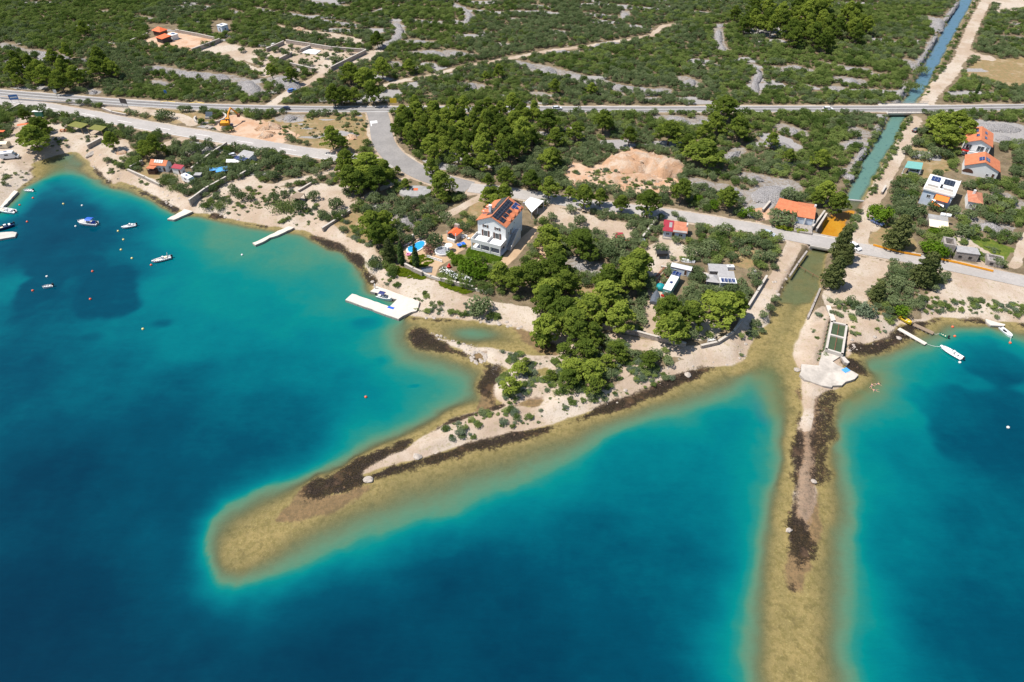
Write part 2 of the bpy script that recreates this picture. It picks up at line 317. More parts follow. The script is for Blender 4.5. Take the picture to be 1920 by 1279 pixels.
# ---- bare patches: kind, px outline
PATCH = [
 ('sand', [(700, 535), (716, 520), (745, 516), (792, 522), (830, 532), (852, 545), (885, 560), (905, 570), (930, 588), (880, 597), (800, 590), (786, 565), (740, 548)]),
 ('pave', [(752, 478), (765, 455), (800, 447), (832, 440), (868, 432), (893, 440), (884, 462), (858, 474), (848, 485), (826, 500), (815, 520), (792, 511), (770, 495)]),
 ('pave', [(948, 503), (975, 474), (1003, 440), (1016, 424), (1000, 424), (985, 440), (955, 468), (938, 490)]),
 ('sand', [(998, 398), (1012, 386), (1035, 383), (1085, 398), (1130, 408), (1178, 418), (1198, 432), (1192, 448), (1168, 458), (1135, 442), (1098, 432), (1060, 425), (1035, 415), (1010, 420)]),
 ('dirt', [(1040, 332), (1068, 303), (1110, 312), (1148, 303), (1165, 284), (1185, 277), (1222, 289), (1262, 298), (1297, 313), (1268, 334), (1262, 352), (1240, 366), (1190, 368), (1150, 356), (1100, 350), (1062, 350)]),
 ('beige', [(356, 384), (430, 342), (470, 330), (540, 350), (590, 345), (660, 345), (690, 350), (640, 400), (600, 424), (560, 422), (480, 410), (400, 397)]),
 ('beige', [(300, 338), (330, 325), (360, 322), (375, 345), (352, 372), (320, 350)]), ('dry', [(245, 318), (275, 300), (300, 325), (295, 345), (262, 332)]),
 ('beige', [(-200, 330), (0, 262), (20, 225), (60, 215), (110, 232), (190, 240), (215, 262), (240, 285), (225, 300), (185, 300), (160, 284), (110, 288), (60, 305), (40, 350), (0, 395), (-200, 430)]),
 ('sand', [(195, 282), (232, 262), (250, 290), (235, 312), (215, 308)]),
 ('beige', [(410, 262), (428, 272), (415, 285), (400, 278)]), ('pinkdirt', [(395, 228), (430, 215), (470, 222), (520, 232), (560, 255), (520, 272), (460, 262), (415, 245)]),
 ('dry', [(470, 225), (690, 215), (700, 262), (660, 290), (560, 268), (520, 240)]), ('dry', [(200, 205), (330, 205), (400, 215), (395, 232), (330, 232), (260, 218)]),
 ('sand', [(1562, 520), (1596, 482), (1640, 486), (1676, 494), (1662, 520), (1642, 545), (1632, 562), (1600, 576), (1572, 580), (1540, 572), (1545, 545)]),
 ('beige', [(1516, 600), (1540, 570), (1590, 575), (1640, 590), (1676, 600), (1678, 625), (1640, 640), (1600, 648), (1580, 670), (1560, 690), (1495, 680), (1492, 655)]),
 ('dry', [(1555, 590), (1600, 580), (1630, 590), (1640, 605), (1610, 612), (1580, 610), (1560, 620)]),
 ('beige', [(1720, 560), (1770, 520), (1850, 530), (1960, 558), (1990, 612), (1900, 604), (1800, 596), (1740, 598)]), ('dry', [(1760, 540), (1850, 558), (1960, 575), (1960, 590), (1850, 578), (1760, 570)]),
 ('pinkdirt', [(255, 80), (290, 70), (320, 58), (412, 76), (362, 98), (350, 100), (300, 88)]), ('beige', [(360, 100), (412, 78), (440, 82), (490, 92), (480, 118), (430, 108)]),
 ('beige', [(490, 96), (540, 76), (600, 88), (690, 96), (716, 92), (704, 110), (640, 124), (596, 138), (540, 122), (496, 115)]), ('sand', [(488, 50), (525, 48), (590, 58), (660, 68), (690, 84), (680, 92), (640, 78), (560, 65)]),
 ('beige', [(480, 115), (500, 118), (520, 140), (490, 150)]), ('dry', [(1800, 140), (1830, 112), (1930, 108), (1990, 130), (1960, 168), (1880, 164), (1840, 152)]), ('beige', [(1855, 0), (1930, -5), (1930, 22), (1870, 22)]),
 ('dry', [(1370, 470), (1395, 462), (1420, 470), (1430, 495), (1400, 505), (1372, 498)]), ('sand', [(1205, 470), (1240, 440), (1300, 460), (1310, 475), (1260, 500), (1240, 520), (1250, 560), (1235, 600), (1240, 640), (1200, 630), (1203, 585), (1215, 530)]),
 ('beige', [(1300, 590), (1360, 610), (1350, 632), (1320, 645), (1290, 640)]), ('dry', [(1060, 540), (1110, 530), (1130, 550), (1090, 570)]), ('dry', [(610, 425), (655, 398), (700, 400), (690, 440), (700, 470), (660, 460)]),
 ('dry', [(1700, 275), (1760, 285), (1780, 320), (1740, 340), (1700, 320)]), ('dry', [(1605, 470), (1640, 420), (1700, 430), (1720, 470), (1680, 478)]), ('beige', [(1620, 410), (1660, 425), (1640, 440), (1618, 432)]),
 ('dry', [(1518, 610), (1545, 575), (1560, 600), (1545, 650), (1518, 660)]), ('dry', [(1600, 572), (1640, 556), (1668, 582), (1622, 602)]), ('dry', [(1500, 640), (1520, 640), (1530, 676), (1500, 676)]), ('dry', [(20, 300), (60, 270), (120, 262), (150, 272), (110, 280), (60, 296)]), ('dry', [(560, 400), (600, 380), (640, 390), (600, 415)]), ('beige', [(1690, 498), (1760, 500), (1960, 546), (1960, 570), (1850, 545), (1760, 528)]), ('green', [(1780, 440), (1860, 450), (1900, 470), (1880, 500), (1820, 470)]), ('beige', [(1770, 445), (1800, 440), (1870, 480), (1900, 500), (1860, 505), (1790, 480)]), ('dry', [(850, 425), (880, 390), (905, 372), (925, 400), (890, 430)]),
 ('green', [(720, 500), (745, 500), (800, 517), (792, 524), (760, 520), (735, 512)]), ('green', [(822, 527), (850, 535), (886, 547), (880, 552), (850, 545), (825, 535)]), ('green', [(766, 482), (800, 480), (812, 490), (795, 502), (770, 497)]), ('green', [(872, 472), (884, 462), (942, 479), (938, 494), (905, 492), (878, 484)]), ('green', [(845, 482), (872, 478), (885, 492), (880, 505), (850, 500)]),
 ('dry', [(940, 575), (1000, 590), (1000, 610), (950, 598)]), ('dirt', [(1005, 465), (1020, 520), (1035, 512), (1030, 470)]),
 ('rock', [(1420, 370), (1445, 352), (1480, 345), (1492, 360), (1465, 375), (1440, 392), (1415, 390)]), ('rock', [(1825, 222), (1915, 232), (1940, 262), (1880, 270), (1850, 250), (1822, 240)]),
 ('rock', [(1380, 395), (1420, 390), (1440, 400), (1440, 412), (1410, 408)]), ('pinkdirt', [(1412, 395), (1440, 392), (1445, 412), (1420, 415)]),
]
SPIT_SAND = [([(690, 880), (740, 862), (800, 845), (860, 822), (920, 800), (980, 788), (1040, 780), (1100, 764), (1160, 742), (1220, 718), (1280, 695), (1330, 680), (1380, 670), (1400, 650)], [3, 4, 6, 7, 8, 9, 8, 6, 5.5, 5, 5, 7, 6, 5]),
 ([(1515, 715), (1518, 745), (1516, 775), (1512, 800)], [4, 2.6, 2.6, 2.4]), ([(815, 628), (850, 642), (890, 655), (930, 664), (980, 672)], [2, 3, 3, 4, 3])]
DARKL = [([(600, 915), (640, 905), (700, 886), (760, 871), (820, 854), (880, 840), (940, 826), (1000, 810), (1060, 791), (1120, 773), (1165, 758), (1200, 744), (1250, 724), (1300, 702), (1335, 690)], [10, 8, 6, 5, 5, 4.5, 4, 4.5, 4.5, 4, 4.5, 3, 2.4, 2, 1]),
 ([(600, 912), (650, 885), (700, 860), (750, 838), (800, 814), (840, 792), (900, 773)], [6, 5, 2.6, 2.4, 2.4, 2, 1.6]), ([(784, 628), (800, 643), (830, 652), (860, 660), (890, 672), (920, 686)], [7, 7, 5, 4, 3, 2]), ([(926, 692), (915, 712), (910, 732), (925, 752), (945, 762), (905, 768)], [3, 3.5, 4, 4, 3, 2]),
 ([(172, 310), (190, 330), (215, 350), (250, 352), (280, 368), (330, 393)], [2, 2, 2.6, 2, 2.5, 3]), ([(400, 404), (480, 422), (540, 432), (592, 446), (640, 468), (672, 490), (694, 525)], [1, 2, 2, 2.4, 3, 3.6, 3]), ([(1600, 655), (1640, 652), (1680, 640), (1695, 620), (1740, 602), (1765, 596), (1830, 602), (1920, 610)], [4, 5, 5, 5, 2.5, 1.6, 1.6, 1.6]), ([(1590, 680), (1612, 690), (1625, 700)], [4, 4.5, 2]),
 ([(1503, 722), (1501, 780), (1497, 850), (1492, 930), (1486, 985)], [1.6, 2.2, 2.8, 2.8, 3.4]), ([(1496, 1000), (1500, 1040)], [4.2, 2.6]), ([(775, 596), (830, 600), (860, 601)], [1.2, 1.2, 0.6]), ([(60, 310), (62, 330), (45, 348)], [1, 1, 1]), ([(930, 745), (970, 742), (1000, 750)], [2, 2.4, 1.6])]
GRAVEL = [[(1530, 740), (1568, 730), (1570, 800), (1556, 870), (1545, 900), (1560, 905), (1520, 910), (1515, 860), (1520, 800)], [(1486, 985), (1500, 960), (1524, 985), (1534, 1030), (1500, 1065), (1476, 1030)], [(1538, 890), (1560, 895), (1562, 906), (1520, 908)], [(1468, 1092), (1495, 1092), (1498, 1112), (1470, 1112)]]
BROWN = [[(1498, 735), (1506, 722), (1503, 800), (1492, 900), (1478, 1000), (1470, 1040), (1482, 1110), (1500, 1105), (1518, 1062), (1530, 1000), (1530, 900), (1540, 850), (1546, 735), (1530, 740)], [(1530, 440), (1550, 410), (1600, 376), (1618, 378), (1596, 412), (1572, 446)], [(560, 920), (590, 900), (600, 935), (640, 925), (700, 905), (640, 950), (520, 975)], [(890, 655), (912, 660), (905, 680), (885, 672)], [(960, 755), (1015, 748), (1010, 762), (965, 765)], [(960, 612), (1000, 625), (1050, 652), (1045, 666), (1010, 660)], [(905, 690), (930, 690), (925, 765), (890, 775), (905, 730)]]
ORANGE_W = [[(1528, 448), (1548, 412), (1562, 398), (1600, 395), (1585, 425), (1568, 452)]]
MURK = [[(1512, 468), (1556, 478), (1540, 544), (1505, 640), (1492, 695), (1488, 760), (1455, 775), (1425, 725), (1400, 705), (1440, 600), (1480, 515)], [(1575, 735), (1600, 700), (1655, 690), (1668, 715), (1640, 745), (1590, 765)]]
CARVE = [([(1503, 683), (1536, 685), (1540, 662), (1548, 655), (1572, 664), (1577, 668), (1562, 678), (1570, 685), (1598, 695), (1610, 703), (1585, 715), (1560, 726), (1510, 712)], .35), ([(1560, 603), (1588, 609), (1579.5, 663), (1550, 654)], -.6), ([(706, 536.5), (787, 565), (781, 583), (764, 587), (747.5, 598), (731, 575), (744.5, 561.5), (695, 546)], .3), ([(346, 392), (362, 396), (326, 412.5), (314, 410)], .2), ([(540, 424.5), (552, 426.5), (479, 459), (473.5, 456)], .2), ([(1848, 598), (1869, 604), (1885, 608), (1883, 611), (1858, 610), (1850, 604)], .2)]
PONDS = [[(886, 662), (898, 657), (910, 663), (908, 674), (896, 679), (884, 672)], [(1002, 690), (1026, 688), (1030, 700), (1006, 706)], [(968, 752), (990, 748), (1018, 748), (1010, 757), (985, 761), (970, 760)], [(916, 690), (940, 684), (958, 690), (950, 700), (925, 702)]]
# ================================================================ terrain, sea bed and water as one grid
def axis(segs):
    out = [segs[0][0]]
    for a, b, st in segs:
        n = max(1, int(round((b - a)/st))); out += [a + (b - a)*(i + 1)/n for i in range(n)]
    return np.array(out)
GX = axis([(-2500, -700, 300), (-700, -420, 35), (-420, -170, 2.0), (-170, 170, 0.85), (170, 420, 2.0), (420, 700, 35), (700, 2500, 300)])
GY = axis([(-300, -60, 40), (-60, 40, 5), (40, 320, 0.85), (320, 500, 1.7), (500, 700, 12), (700, 1650, 95)])
NX, NY = len(GX), len(GY)
XX, YY = np.meshgrid(GX, GY)
def vnoise(X, Y, s, seed, octv=3):
    r = np.random.default_rng(seed); T = r.random((64, 64)); o = np.zeros(X.shape); a = 0.5; tot = 0
    for k in range(octv):
        u, v = X/s + 13.1*k, Y/s + 7.7*k; i, j = np.floor(u).astype(int), np.floor(v).astype(int); fu, fv = u - i, v - j
        fu = fu*fu*(3 - 2*fu); fv = fv*fv*(3 - 2*fv)
        o += a*((T[i % 64, j % 64]*(1 - fu) + T[(i+1) % 64, j % 64]*fu)*(1 - fv) + (T[i % 64, (j+1) % 64]*(1 - fu) + T[(i+1) % 64, (j+1) % 64]*fu)*fv)
        tot += a; a *= 0.5; s = s*0.5
    return o/tot
near = (YY < 560) & (np.abs(XX) < 560)
def sd_land(X, Y):
    s = np.maximum(sdist(X, Y, A_W), sdist(X, Y, B_W))
    for p in PONDS:
        q = PP(p, 0.4); c = q.mean(0); k = (np.abs(X - c[0]) < 30) & (np.abs(Y - c[1]) < 30)
        if k.any(): s[k] = np.minimum(s[k], -sdist(X[k], Y[k], q))
    return s
SDL = sd_land(XX, YY)
wob = (vnoise(XX, YY, 5, 1) - 0.5)*2.6*sstep(np.abs(XX), 900, 300)
SD = SDL + wob*np.where(near, 1, 0)*sstep(np.abs(SDL), 14, 5)*0.8
e = np.maximum(-SD, 0)
SH = np.full(XX.shape, -1e9)
for p, off in zip(SHELF_PX, (-0.5, 4.5)): SH = np.maximum(SH, sdist(XX, YY, PP(p, 0)) - off)
SH = np.maximum(SH, SDL) + (vnoise(XX, YY, 12, 3, 4) - 0.5)*5.5
# depth wanted offshore, from the control points
num = np.zeros(XX.shape); den = np.full(XX.shape, 1e-9)
for px, py, d in DEPTH_PX:
    c = P(px, py, 0); wgt = 1.0/((XX - c.x)**2 + (YY - c.y)**2 + 30.0)**1.7; num += wgt*d; den += wgt
TGT = num/den
for px, py, rx, ry in SEAGRASS:
    c = P(px, py, 0); cx = P(px + rx, py, 0); cy = P(px, py - ry, 0); cy2 = P(px, py + ry, 0)
    a_, b_ = cx.x - c.x, (cy.y - cy2.y)/2; cc = (c.x, (cy.y + cy2.y)/2)
    r = np.sqrt(((XX - cc[0])/a_)**2 + ((YY - cc[1])/b_)**2) + (vnoise(XX, YY, 22, 5, 4) - 0.5)*1.7
    TGT = TGT + 1.9*(sstep(r, 1.0, 0.72) if rx > 45 else 0.7*sstep(r, 1.25, 0.3))*np.clip(5.2 - TGT, 0, 2.2)/2.2
ds = np.maximum(-SH, 0)
din = np.maximum(SH, 0)
es = e.copy()
for pts, hw in (([(1495, 985), (1484, 1100), (1490, 1279), (1500, 1420)], 7.5), ([(600, 925), (510, 985), (450, 1035)], 7.0), ([(690, 900), (600, 940)], 4)):
    q = PP(pts, 0); es = np.minimum(es, np.maximum(ldist(XX, YY, q) - hw*.45, 0) + 1.4)
tt = es/(es + din + 0.6); shelf_d = 0.05 + 1.15*tt**1.5*sstep(e, 0, 5)
L = 3.0 + 4.2*sstep(vnoise(XX, YY, 30, 8), 0.35, 0.65)
DEP = np.where(SH > 0, shelf_d, shelf_d + (np.maximum(TGT, 1.3) - 1.15)*(1 - np.exp(-ds/L)))
DEP = np.minimum(DEP, 0.08 + 0.26*e + 0.012*e*e)
# canal: fairly flat bed
CY = pix(XX, YY, 0)
canal = sstep(SDL*0 + YY, P(0, 600, 0).y, P(0, 540, 0).y)*(XX > P(1380, 640, 0).x - 0)*(SDL < 0)
canal = canal*(CY[0] > 1425)*(CY[0] < 1900)*(CY[1] < 620)*np.where((CY[0] > 1560) & (CY[1] > 470), 0, 1)
weir = sstep(CY[1], 378, 372)
DEP = np.where(canal > 0.5, np.minimum(e*0.5, 0.45 + 0.9*weir) + 0.04, DEP)
for p in PONDS + [[(800, 560), (1060, 600), (1060, 680), (830, 640)]]:
    q = sdist(XX, YY, PP(p, 0)); DEP = np.where((q > -0.5) & (SD < 0), np.minimum(DEP, 0.18 + 0.085*np.minimum(e, 8)), DEP)
c_ = P(888, 627, 0); DEP = DEP + np.where(SD < 0, 0.75*np.exp(-((XX - c_.x)/7.5)**2 - ((YY - c_.y)/3.6)**2), 0)
# land height
wid = 5.5 + 0*XX
rough = (vnoise(XX, YY, 7, 11, 4) - 0.5)
Z_LAND = LZ*sstep(SD, -0.2, wid) + 0.02
bankm = (np.abs(CY[0] - (1480 + (512 - CY[1])*0.66)) < 112) & (CY[1] < 606) & (CY[0] > 1410)
Z_LAND = np.where(bankm, LZ*sstep(SDL, -0.3, 0.9) + 0.02, Z_LAND)
ZZ = np.where(SD > 0, Z_LAND, -DEP)
# ---------------- masks
mk = lambda: np.zeros(XX.shape)
sand, dirt, dry, green, rock, dark, brown, orange, pave = (mk() for _ in range(9))
ROADM = mk()                                  # keeps plants away
PX_, PY_ = pix(XX, YY, LZ)
TGTD = {'sand': sand, 'dirt': dirt, 'pinkdirt': dirt, 'dry': dry, 'green': green, 'rock': rock, 'pave': pave, 'beige': sand}
for kind, pts in PATCH:
    q = PP(pts); amp = {'beige': 0.74, 'sand': 0.95}.get(kind, 1.0)
    box_eval(XX, YY, q, 6, lambda X, Y: amp*sstep(sdist(X, Y, q) + (vnoise(X, Y, 6, 21) - 0.5)*(1.2 if kind == 'pave' else 5), -0.8, 1.0), TGTD[kind])
    if kind == 'pinkdirt': box_eval(XX, YY, q, 6, lambda X, Y: 0.6*sstep(sdist(X, Y, q), -1, 1), sand)
BARE = np.maximum.reduce([sand*1.1, dirt, dry*0.85, green, rock, pave])
for wd, pts in TRACKS:
    q = PP(pts)
    box_eval(XX, YY, q, 10, lambda X, Y: sstep(ldist(X, Y, q) - wd/2 + (vnoise(X, Y, 4, 31) - 0.5)*1.4, 0.6, -0.5), sand)
    box_eval(XX, YY, q, 10, lambda X, Y: sstep(ldist(X, Y, q) - wd/2 - 1.8, 0.8, -0.4), ROADM)
for nm, mt, wd, pts in ROADS:
    q = PP(pts)
    box_eval(XX, YY, q, 12, lambda X, Y: sstep(ldist(X, Y, q) - wd/2 - 1.3, 1.6, 0), ROADM)
    box_eval(XX, YY, q, 12, lambda X, Y: 0.75*sstep(ldist(X, Y, q) - wd/2 - 1.0 + (vnoise(X, Y, 5, 41) - 0.5)*1.5, 0.9, -0.6), sand)
beach = sstep(SD + (vnoise(XX, YY, 9, 95) - 0.5)*7, 8, 3.5)*(SD > -1)*(CY[1] > 250)*np.where((CY[0] > 1440) & (CY[1] < 600), 0, 1)*np.where((CY[0] > 1000) & (CY[0] < 1330) & (CY[1] < 700), 0.6, 1)
sand = np.maximum(sand, beach*0.95)
for pts, wd in SPIT_SAND:
    q = PP(pts, 0.8); box_eval(XX, YY, q, 14, lambda X, Y: sstep(ldist(X, Y, q, wd) + (vnoise(X, Y, 6, 51) - 0.5)*2.5, 1.0, -1.0), sand)
for pts, wd in DARKL:
    q = PP(pts, 0.1); box_eval(XX, YY, q, 12, lambda X, Y: sstep(ldist(X, Y, q, np.array(wd)*.8) + (vnoise(X, Y, 7, 61, 5) - 0.5)*5.5, 1.6, -2.0), dark)
for pts in GRAVEL:
    q = PP(pts, 0); box_eval(XX, YY, q, 6, lambda X, Y: 0.72*sstep(sdist(X, Y, q) + (vnoise(X, Y, 4, 71, 4) - 0.5)*6.0, -1.8, 1.8), dark)
for pts in BROWN:
    q = PP(pts, 0); box_eval(XX, YY, q, 8, lambda X, Y: sstep(sdist(X, Y, q) + (vnoise(X, Y, 6, 81) - 0.5)*4, -3.0, 3.0), brown)
for pts in ORANGE_W:
    q = PP(pts, 0); box_eval(XX, YY, q, 8, lambda X, Y: sstep(sdist(X, Y, q) + (vnoise(X, Y, 6, 82) - 0.5)*3, -1.5, 2), orange)
hillrock = sstep(vnoise(XX/2.6 + YY*0.25, YY, 9, 97, 3), 0.665, 0.73)*(PY_ < 330)*(PY_ > -60)*near
rock = np.maximum(rock, 0.85*hillrock*(1 - np.maximum(sand, ROADM)))
pth = mk(); q = PP(SPIT_SAND[1][0], .8); box_eval(XX, YY, q, 10, lambda X, Y: sstep(ldist(X, Y, q, SPIT_SAND[1][1]), .6, -.6), pth); brown = brown*(1 - pth); sand = np.maximum(sand, pth); crest = mk(); q2 = PP(SPIT_SAND[0][0][:8], .6); box_eval(XX, YY, q2, 12, lambda X, Y: sstep(ldist(X, Y, q2, np.array(SPIT_SAND[0][1][:8])*.55) + (vnoise(X, Y, 5, 99, 4) - 0.5)*3, .9, -.9), crest); pth = np.maximum(pth, crest); dark = dark*(1 - pth)
dark = dark*(1 - 0.6*sstep(SD, 1.0, 2.5))
sand = sand*(1 - dark)
ZZ = ZZ + np.where(SD > 0, rough*0.5*sstep(SD, 0.5, 4)*(1 - sstep(ROADM, 0.0, 0.5))*(1 - 0.7*pave) + 0.35*dirt*rough, rough*0.12*np.minimum(DEP, 1))
ZZ = np.where((dark > 0.05) & (SD < 2), np.maximum(ZZ, ZZ*(1 - dark) + dark*(-0.03 + (vnoise(XX, YY, 2.4, 91, 3) - 0.5)*0.55)), ZZ)
for pts, zc in CARVE:
    q = PP(pts, .8); k = (np.abs(XX - q.mean(0)[0]) < 40) & (np.abs(YY - q.mean(0)[1]) < 40); kk = k.copy(); kk[k] = sdist(XX[k], YY[k], q) > -0.9; ZZ = np.where(kk & (ZZ > zc), zc, ZZ)
ZZ = np.where((brown > 0.2) & (SD < 2) & (CY[1] > 690) & (CY[0] > 1400), np.maximum(ZZ, ZZ*(1 - brown) + brown*(-0.10 + (vnoise(XX, YY, 3, 92, 3) - 0.5)*0.35)), ZZ)
ZZ = np.where((orange > 0.25) & (SD < 0), np.maximum(ZZ, -0.10), ZZ)
# far land rises a little towards the hinterland
ZZ = ZZ + np.where(SD > 0, 18*sstep(YY, 560, 1600), 0)
idx = np.arange(NX*NY).reshape(NY, NX)
quads = np.stack([idx[:-1, :-1], idx[:-1, 1:], idx[1:, 1:], idx[1:, :-1]], -1).reshape(-1, 4)

def terrain_material():
    n = NT('karst_ground_and_sea_bed'); p = n.pos(); A = {k: n.at(k) for k in ('sand', 'dirt', 'dry', 'green', 'rock', 'dark', 'brown', 'orange', 'pave', 'sdl')}
    nf = n.noise(0.9, 6, 0.65, p); nm_ = n.noise(0.22, 5, 0.6, p); nl = n.noise(0.05, 4, 0.6, p); nx_ = n.noise(3.2, 4, 0.7, p)
    vor = n.n('TexVoronoi', Scale=1.3, Randomness=1.0); n.set(vor.inputs['Vector'], p); stone = vor.outputs['Color']
    def edge(a, k=0.55): return n.smooth(n.math('ADD', a, n.math('MULTIPLY', n.math('SUBTRACT', nf, 0.5), k)), 0.35, 0.62)
    col = n.mix(n.smooth(nm_, 0.35, 0.65), (0.133, 0.098, 0.058), (0.211, 0.160, 0.098))
    col = n.mix(n.smooth(nf, 0.55, 0.72), col, (0.078, 0.094, 0.035))
    col = n.mix(n.math('MULTIPLY', n.smooth(nx_, 0.58, 0.68), 0.75), col, (0.328, 0.296, 0.265))
    d = n.mix(n.smooth(nf, 0.4, 0.62), (0.281, 0.187, 0.094), (0.211, 0.172, 0.078)); d = n.mix(n.smooth(nm_, 0.5, 0.7), d, (0.343, 0.257, 0.156))
    col = n.mix(edge(A['dry']), col, d)
    g = n.mix(n.smooth(nf, 0.4, 0.62), (0.078, 0.117, 0.016), (0.133, 0.156, 0.023)); col = n.mix(edge(A['green'], 0.3), col, g)
    rs = n.mix(n.smooth(nx_, 0.3, 0.7), (0.211, 0.195, 0.187), (0.390, 0.367, 0.351)); col = n.mix(edge(A['rock']), col, rs)
    s1 = n.mix(n.smooth(nm_, 0.3, 0.7), (0.430, 0.335, 0.255), (0.375, 0.280, 0.205)); s1 = n.mix(n.smooth(nl, 0.42, 0.62), s1, (0.49, 0.415, 0.34))
    s1 = n.mix(n.math('MULTIPLY', n.smooth(nx_, 0.52, 0.66), 0.6), s1, (0.281, 0.218, 0.148)); s1 = n.mix(n.math('MULTIPLY', n.smooth(nf, 0.54, 0.66), 0.7), s1, (0.312, 0.257, 0.148))
    col = n.mix(edge(A['sand'], 0.7), col, s1)
    dd = n.mix(n.smooth(nm_, 0.35, 0.62), (0.452, 0.257, 0.148), (0.515, 0.367, 0.257)); dd = n.mix(n.math('MULTIPLY', n.smooth(nx_, 0.5, 0.66), 0.6), dd, (0.484, 0.406, 0.335)); col = n.mix(edge(A['dirt'], 0.5), col, dd)
    col = n.mix(edge(A['pave'], 0.15), col, n.mix(n.smooth(nm_, 0.4, 0.6), (0.468, 0.328, 0.207), (0.421, 0.289, 0.179)))
    # under water and at the waterline
    sea = n.mix(n.smooth(nm_, 0.3, 0.7), (0.315, 0.245, 0.115), (0.240, 0.195, 0.090)); sea = n.mix(n.math('MULTIPLY', n.smooth(nf, 0.45, 0.62), 0.5), sea, (0.145, 0.125, 0.04)); sea = n.mix(n.math('MULTIPLY', n.smooth(nx_, 0.55, 0.68), 0.55), sea, (0.44, 0.385, 0.19))
    sea = n.mix(n.math('MULTIPLY', n.smooth(nx_, 0.42, 0.34), 0.4), sea, (0.156, 0.140, 0.070))
    sea = n.mix(n.math('MULTIPLY', n.smooth(n.noise(0.35, 5, 0.7, p), 0.52, 0.66), 0.5), sea, (0.105, 0.090, 0.038))
    under = n.smooth(n.math('ADD', A['sdl'], n.math('MULTIPLY', n.math('SUBTRACT', nf, 0.5), 1.2)), 0.35, -0.55)
    col = n.mix(under, col, sea)
    br = n.mix(n.smooth(nf, 0.4, 0.62), (0.235, 0.150, 0.092), (0.165, 0.112, 0.072)); br = n.mix(n.smooth(nx_, 0.55, 0.66), br, (0.094, 0.066, 0.047)); col = n.mix(n.math('MULTIPLY', edge(A['brown'], 0.5), 0.85), col, br)
    col = n.mix(edge(A['orange'], 0.3), col, n.mix(n.smooth(nm_, 0.35, 0.65), (0.46, 0.19, 0.008), (0.52, 0.26, 0.02)))
    dk = n.mix(n.smooth(nx_, 0.38, 0.62), (0.008, 0.006, 0.004), (0.045, 0.031, 0.021)); dk = n.mix(n.math('MULTIPLY', n.smooth(nm_, 0.52, 0.68), 0.7), dk, (0.11, 0.066, 0.04)); dk = n.mix(n.smooth(nf, 0.60, 0.68), dk, (0.156, 0.101, 0.066)); dk = n.mix(n.smooth(nx_, 0.70, 0.76), dk, (0.351, 0.296, 0.250))
    col = n.mix(n.smooth(n.math('ADD', A['dark'], n.math('ADD', n.math('MULTIPLY', n.math('SUBTRACT', nf, 0.5), 1.3), n.math('MULTIPLY', n.math('SUBTRACT', nx_, 0.5), 1.3))), 0.30, 0.75), col, dk)
    h = n.math('ADD', n.math('MULTIPLY', nf, 0.7), n.math('MULTIPLY', nx_, 0.3))
    return n.surf(n.pbr(col, 0.95, 0, n.bump(h, 0.55, 0.5), 0.2))
M_TERRAIN = terrain_material()
tm = np_mesh('ground', np.stack([XX, YY, ZZ], -1).reshape(-1, 3), quads, M_TERRAIN, True)
for k, a in (('sand', sand), ('dirt', dirt), ('dry', dry), ('green', green), ('rock', rock), ('dark', dark), ('brown', brown), ('orange', orange), ('pave', pave), ('sdl', np.clip(SD, -20, 20))): attr(tm, k, a)
ground = tag(link(bpy.data.objects.new('ground', tm)), 'stony pale ground and shallow sea bed', 'ground', kind='structure')

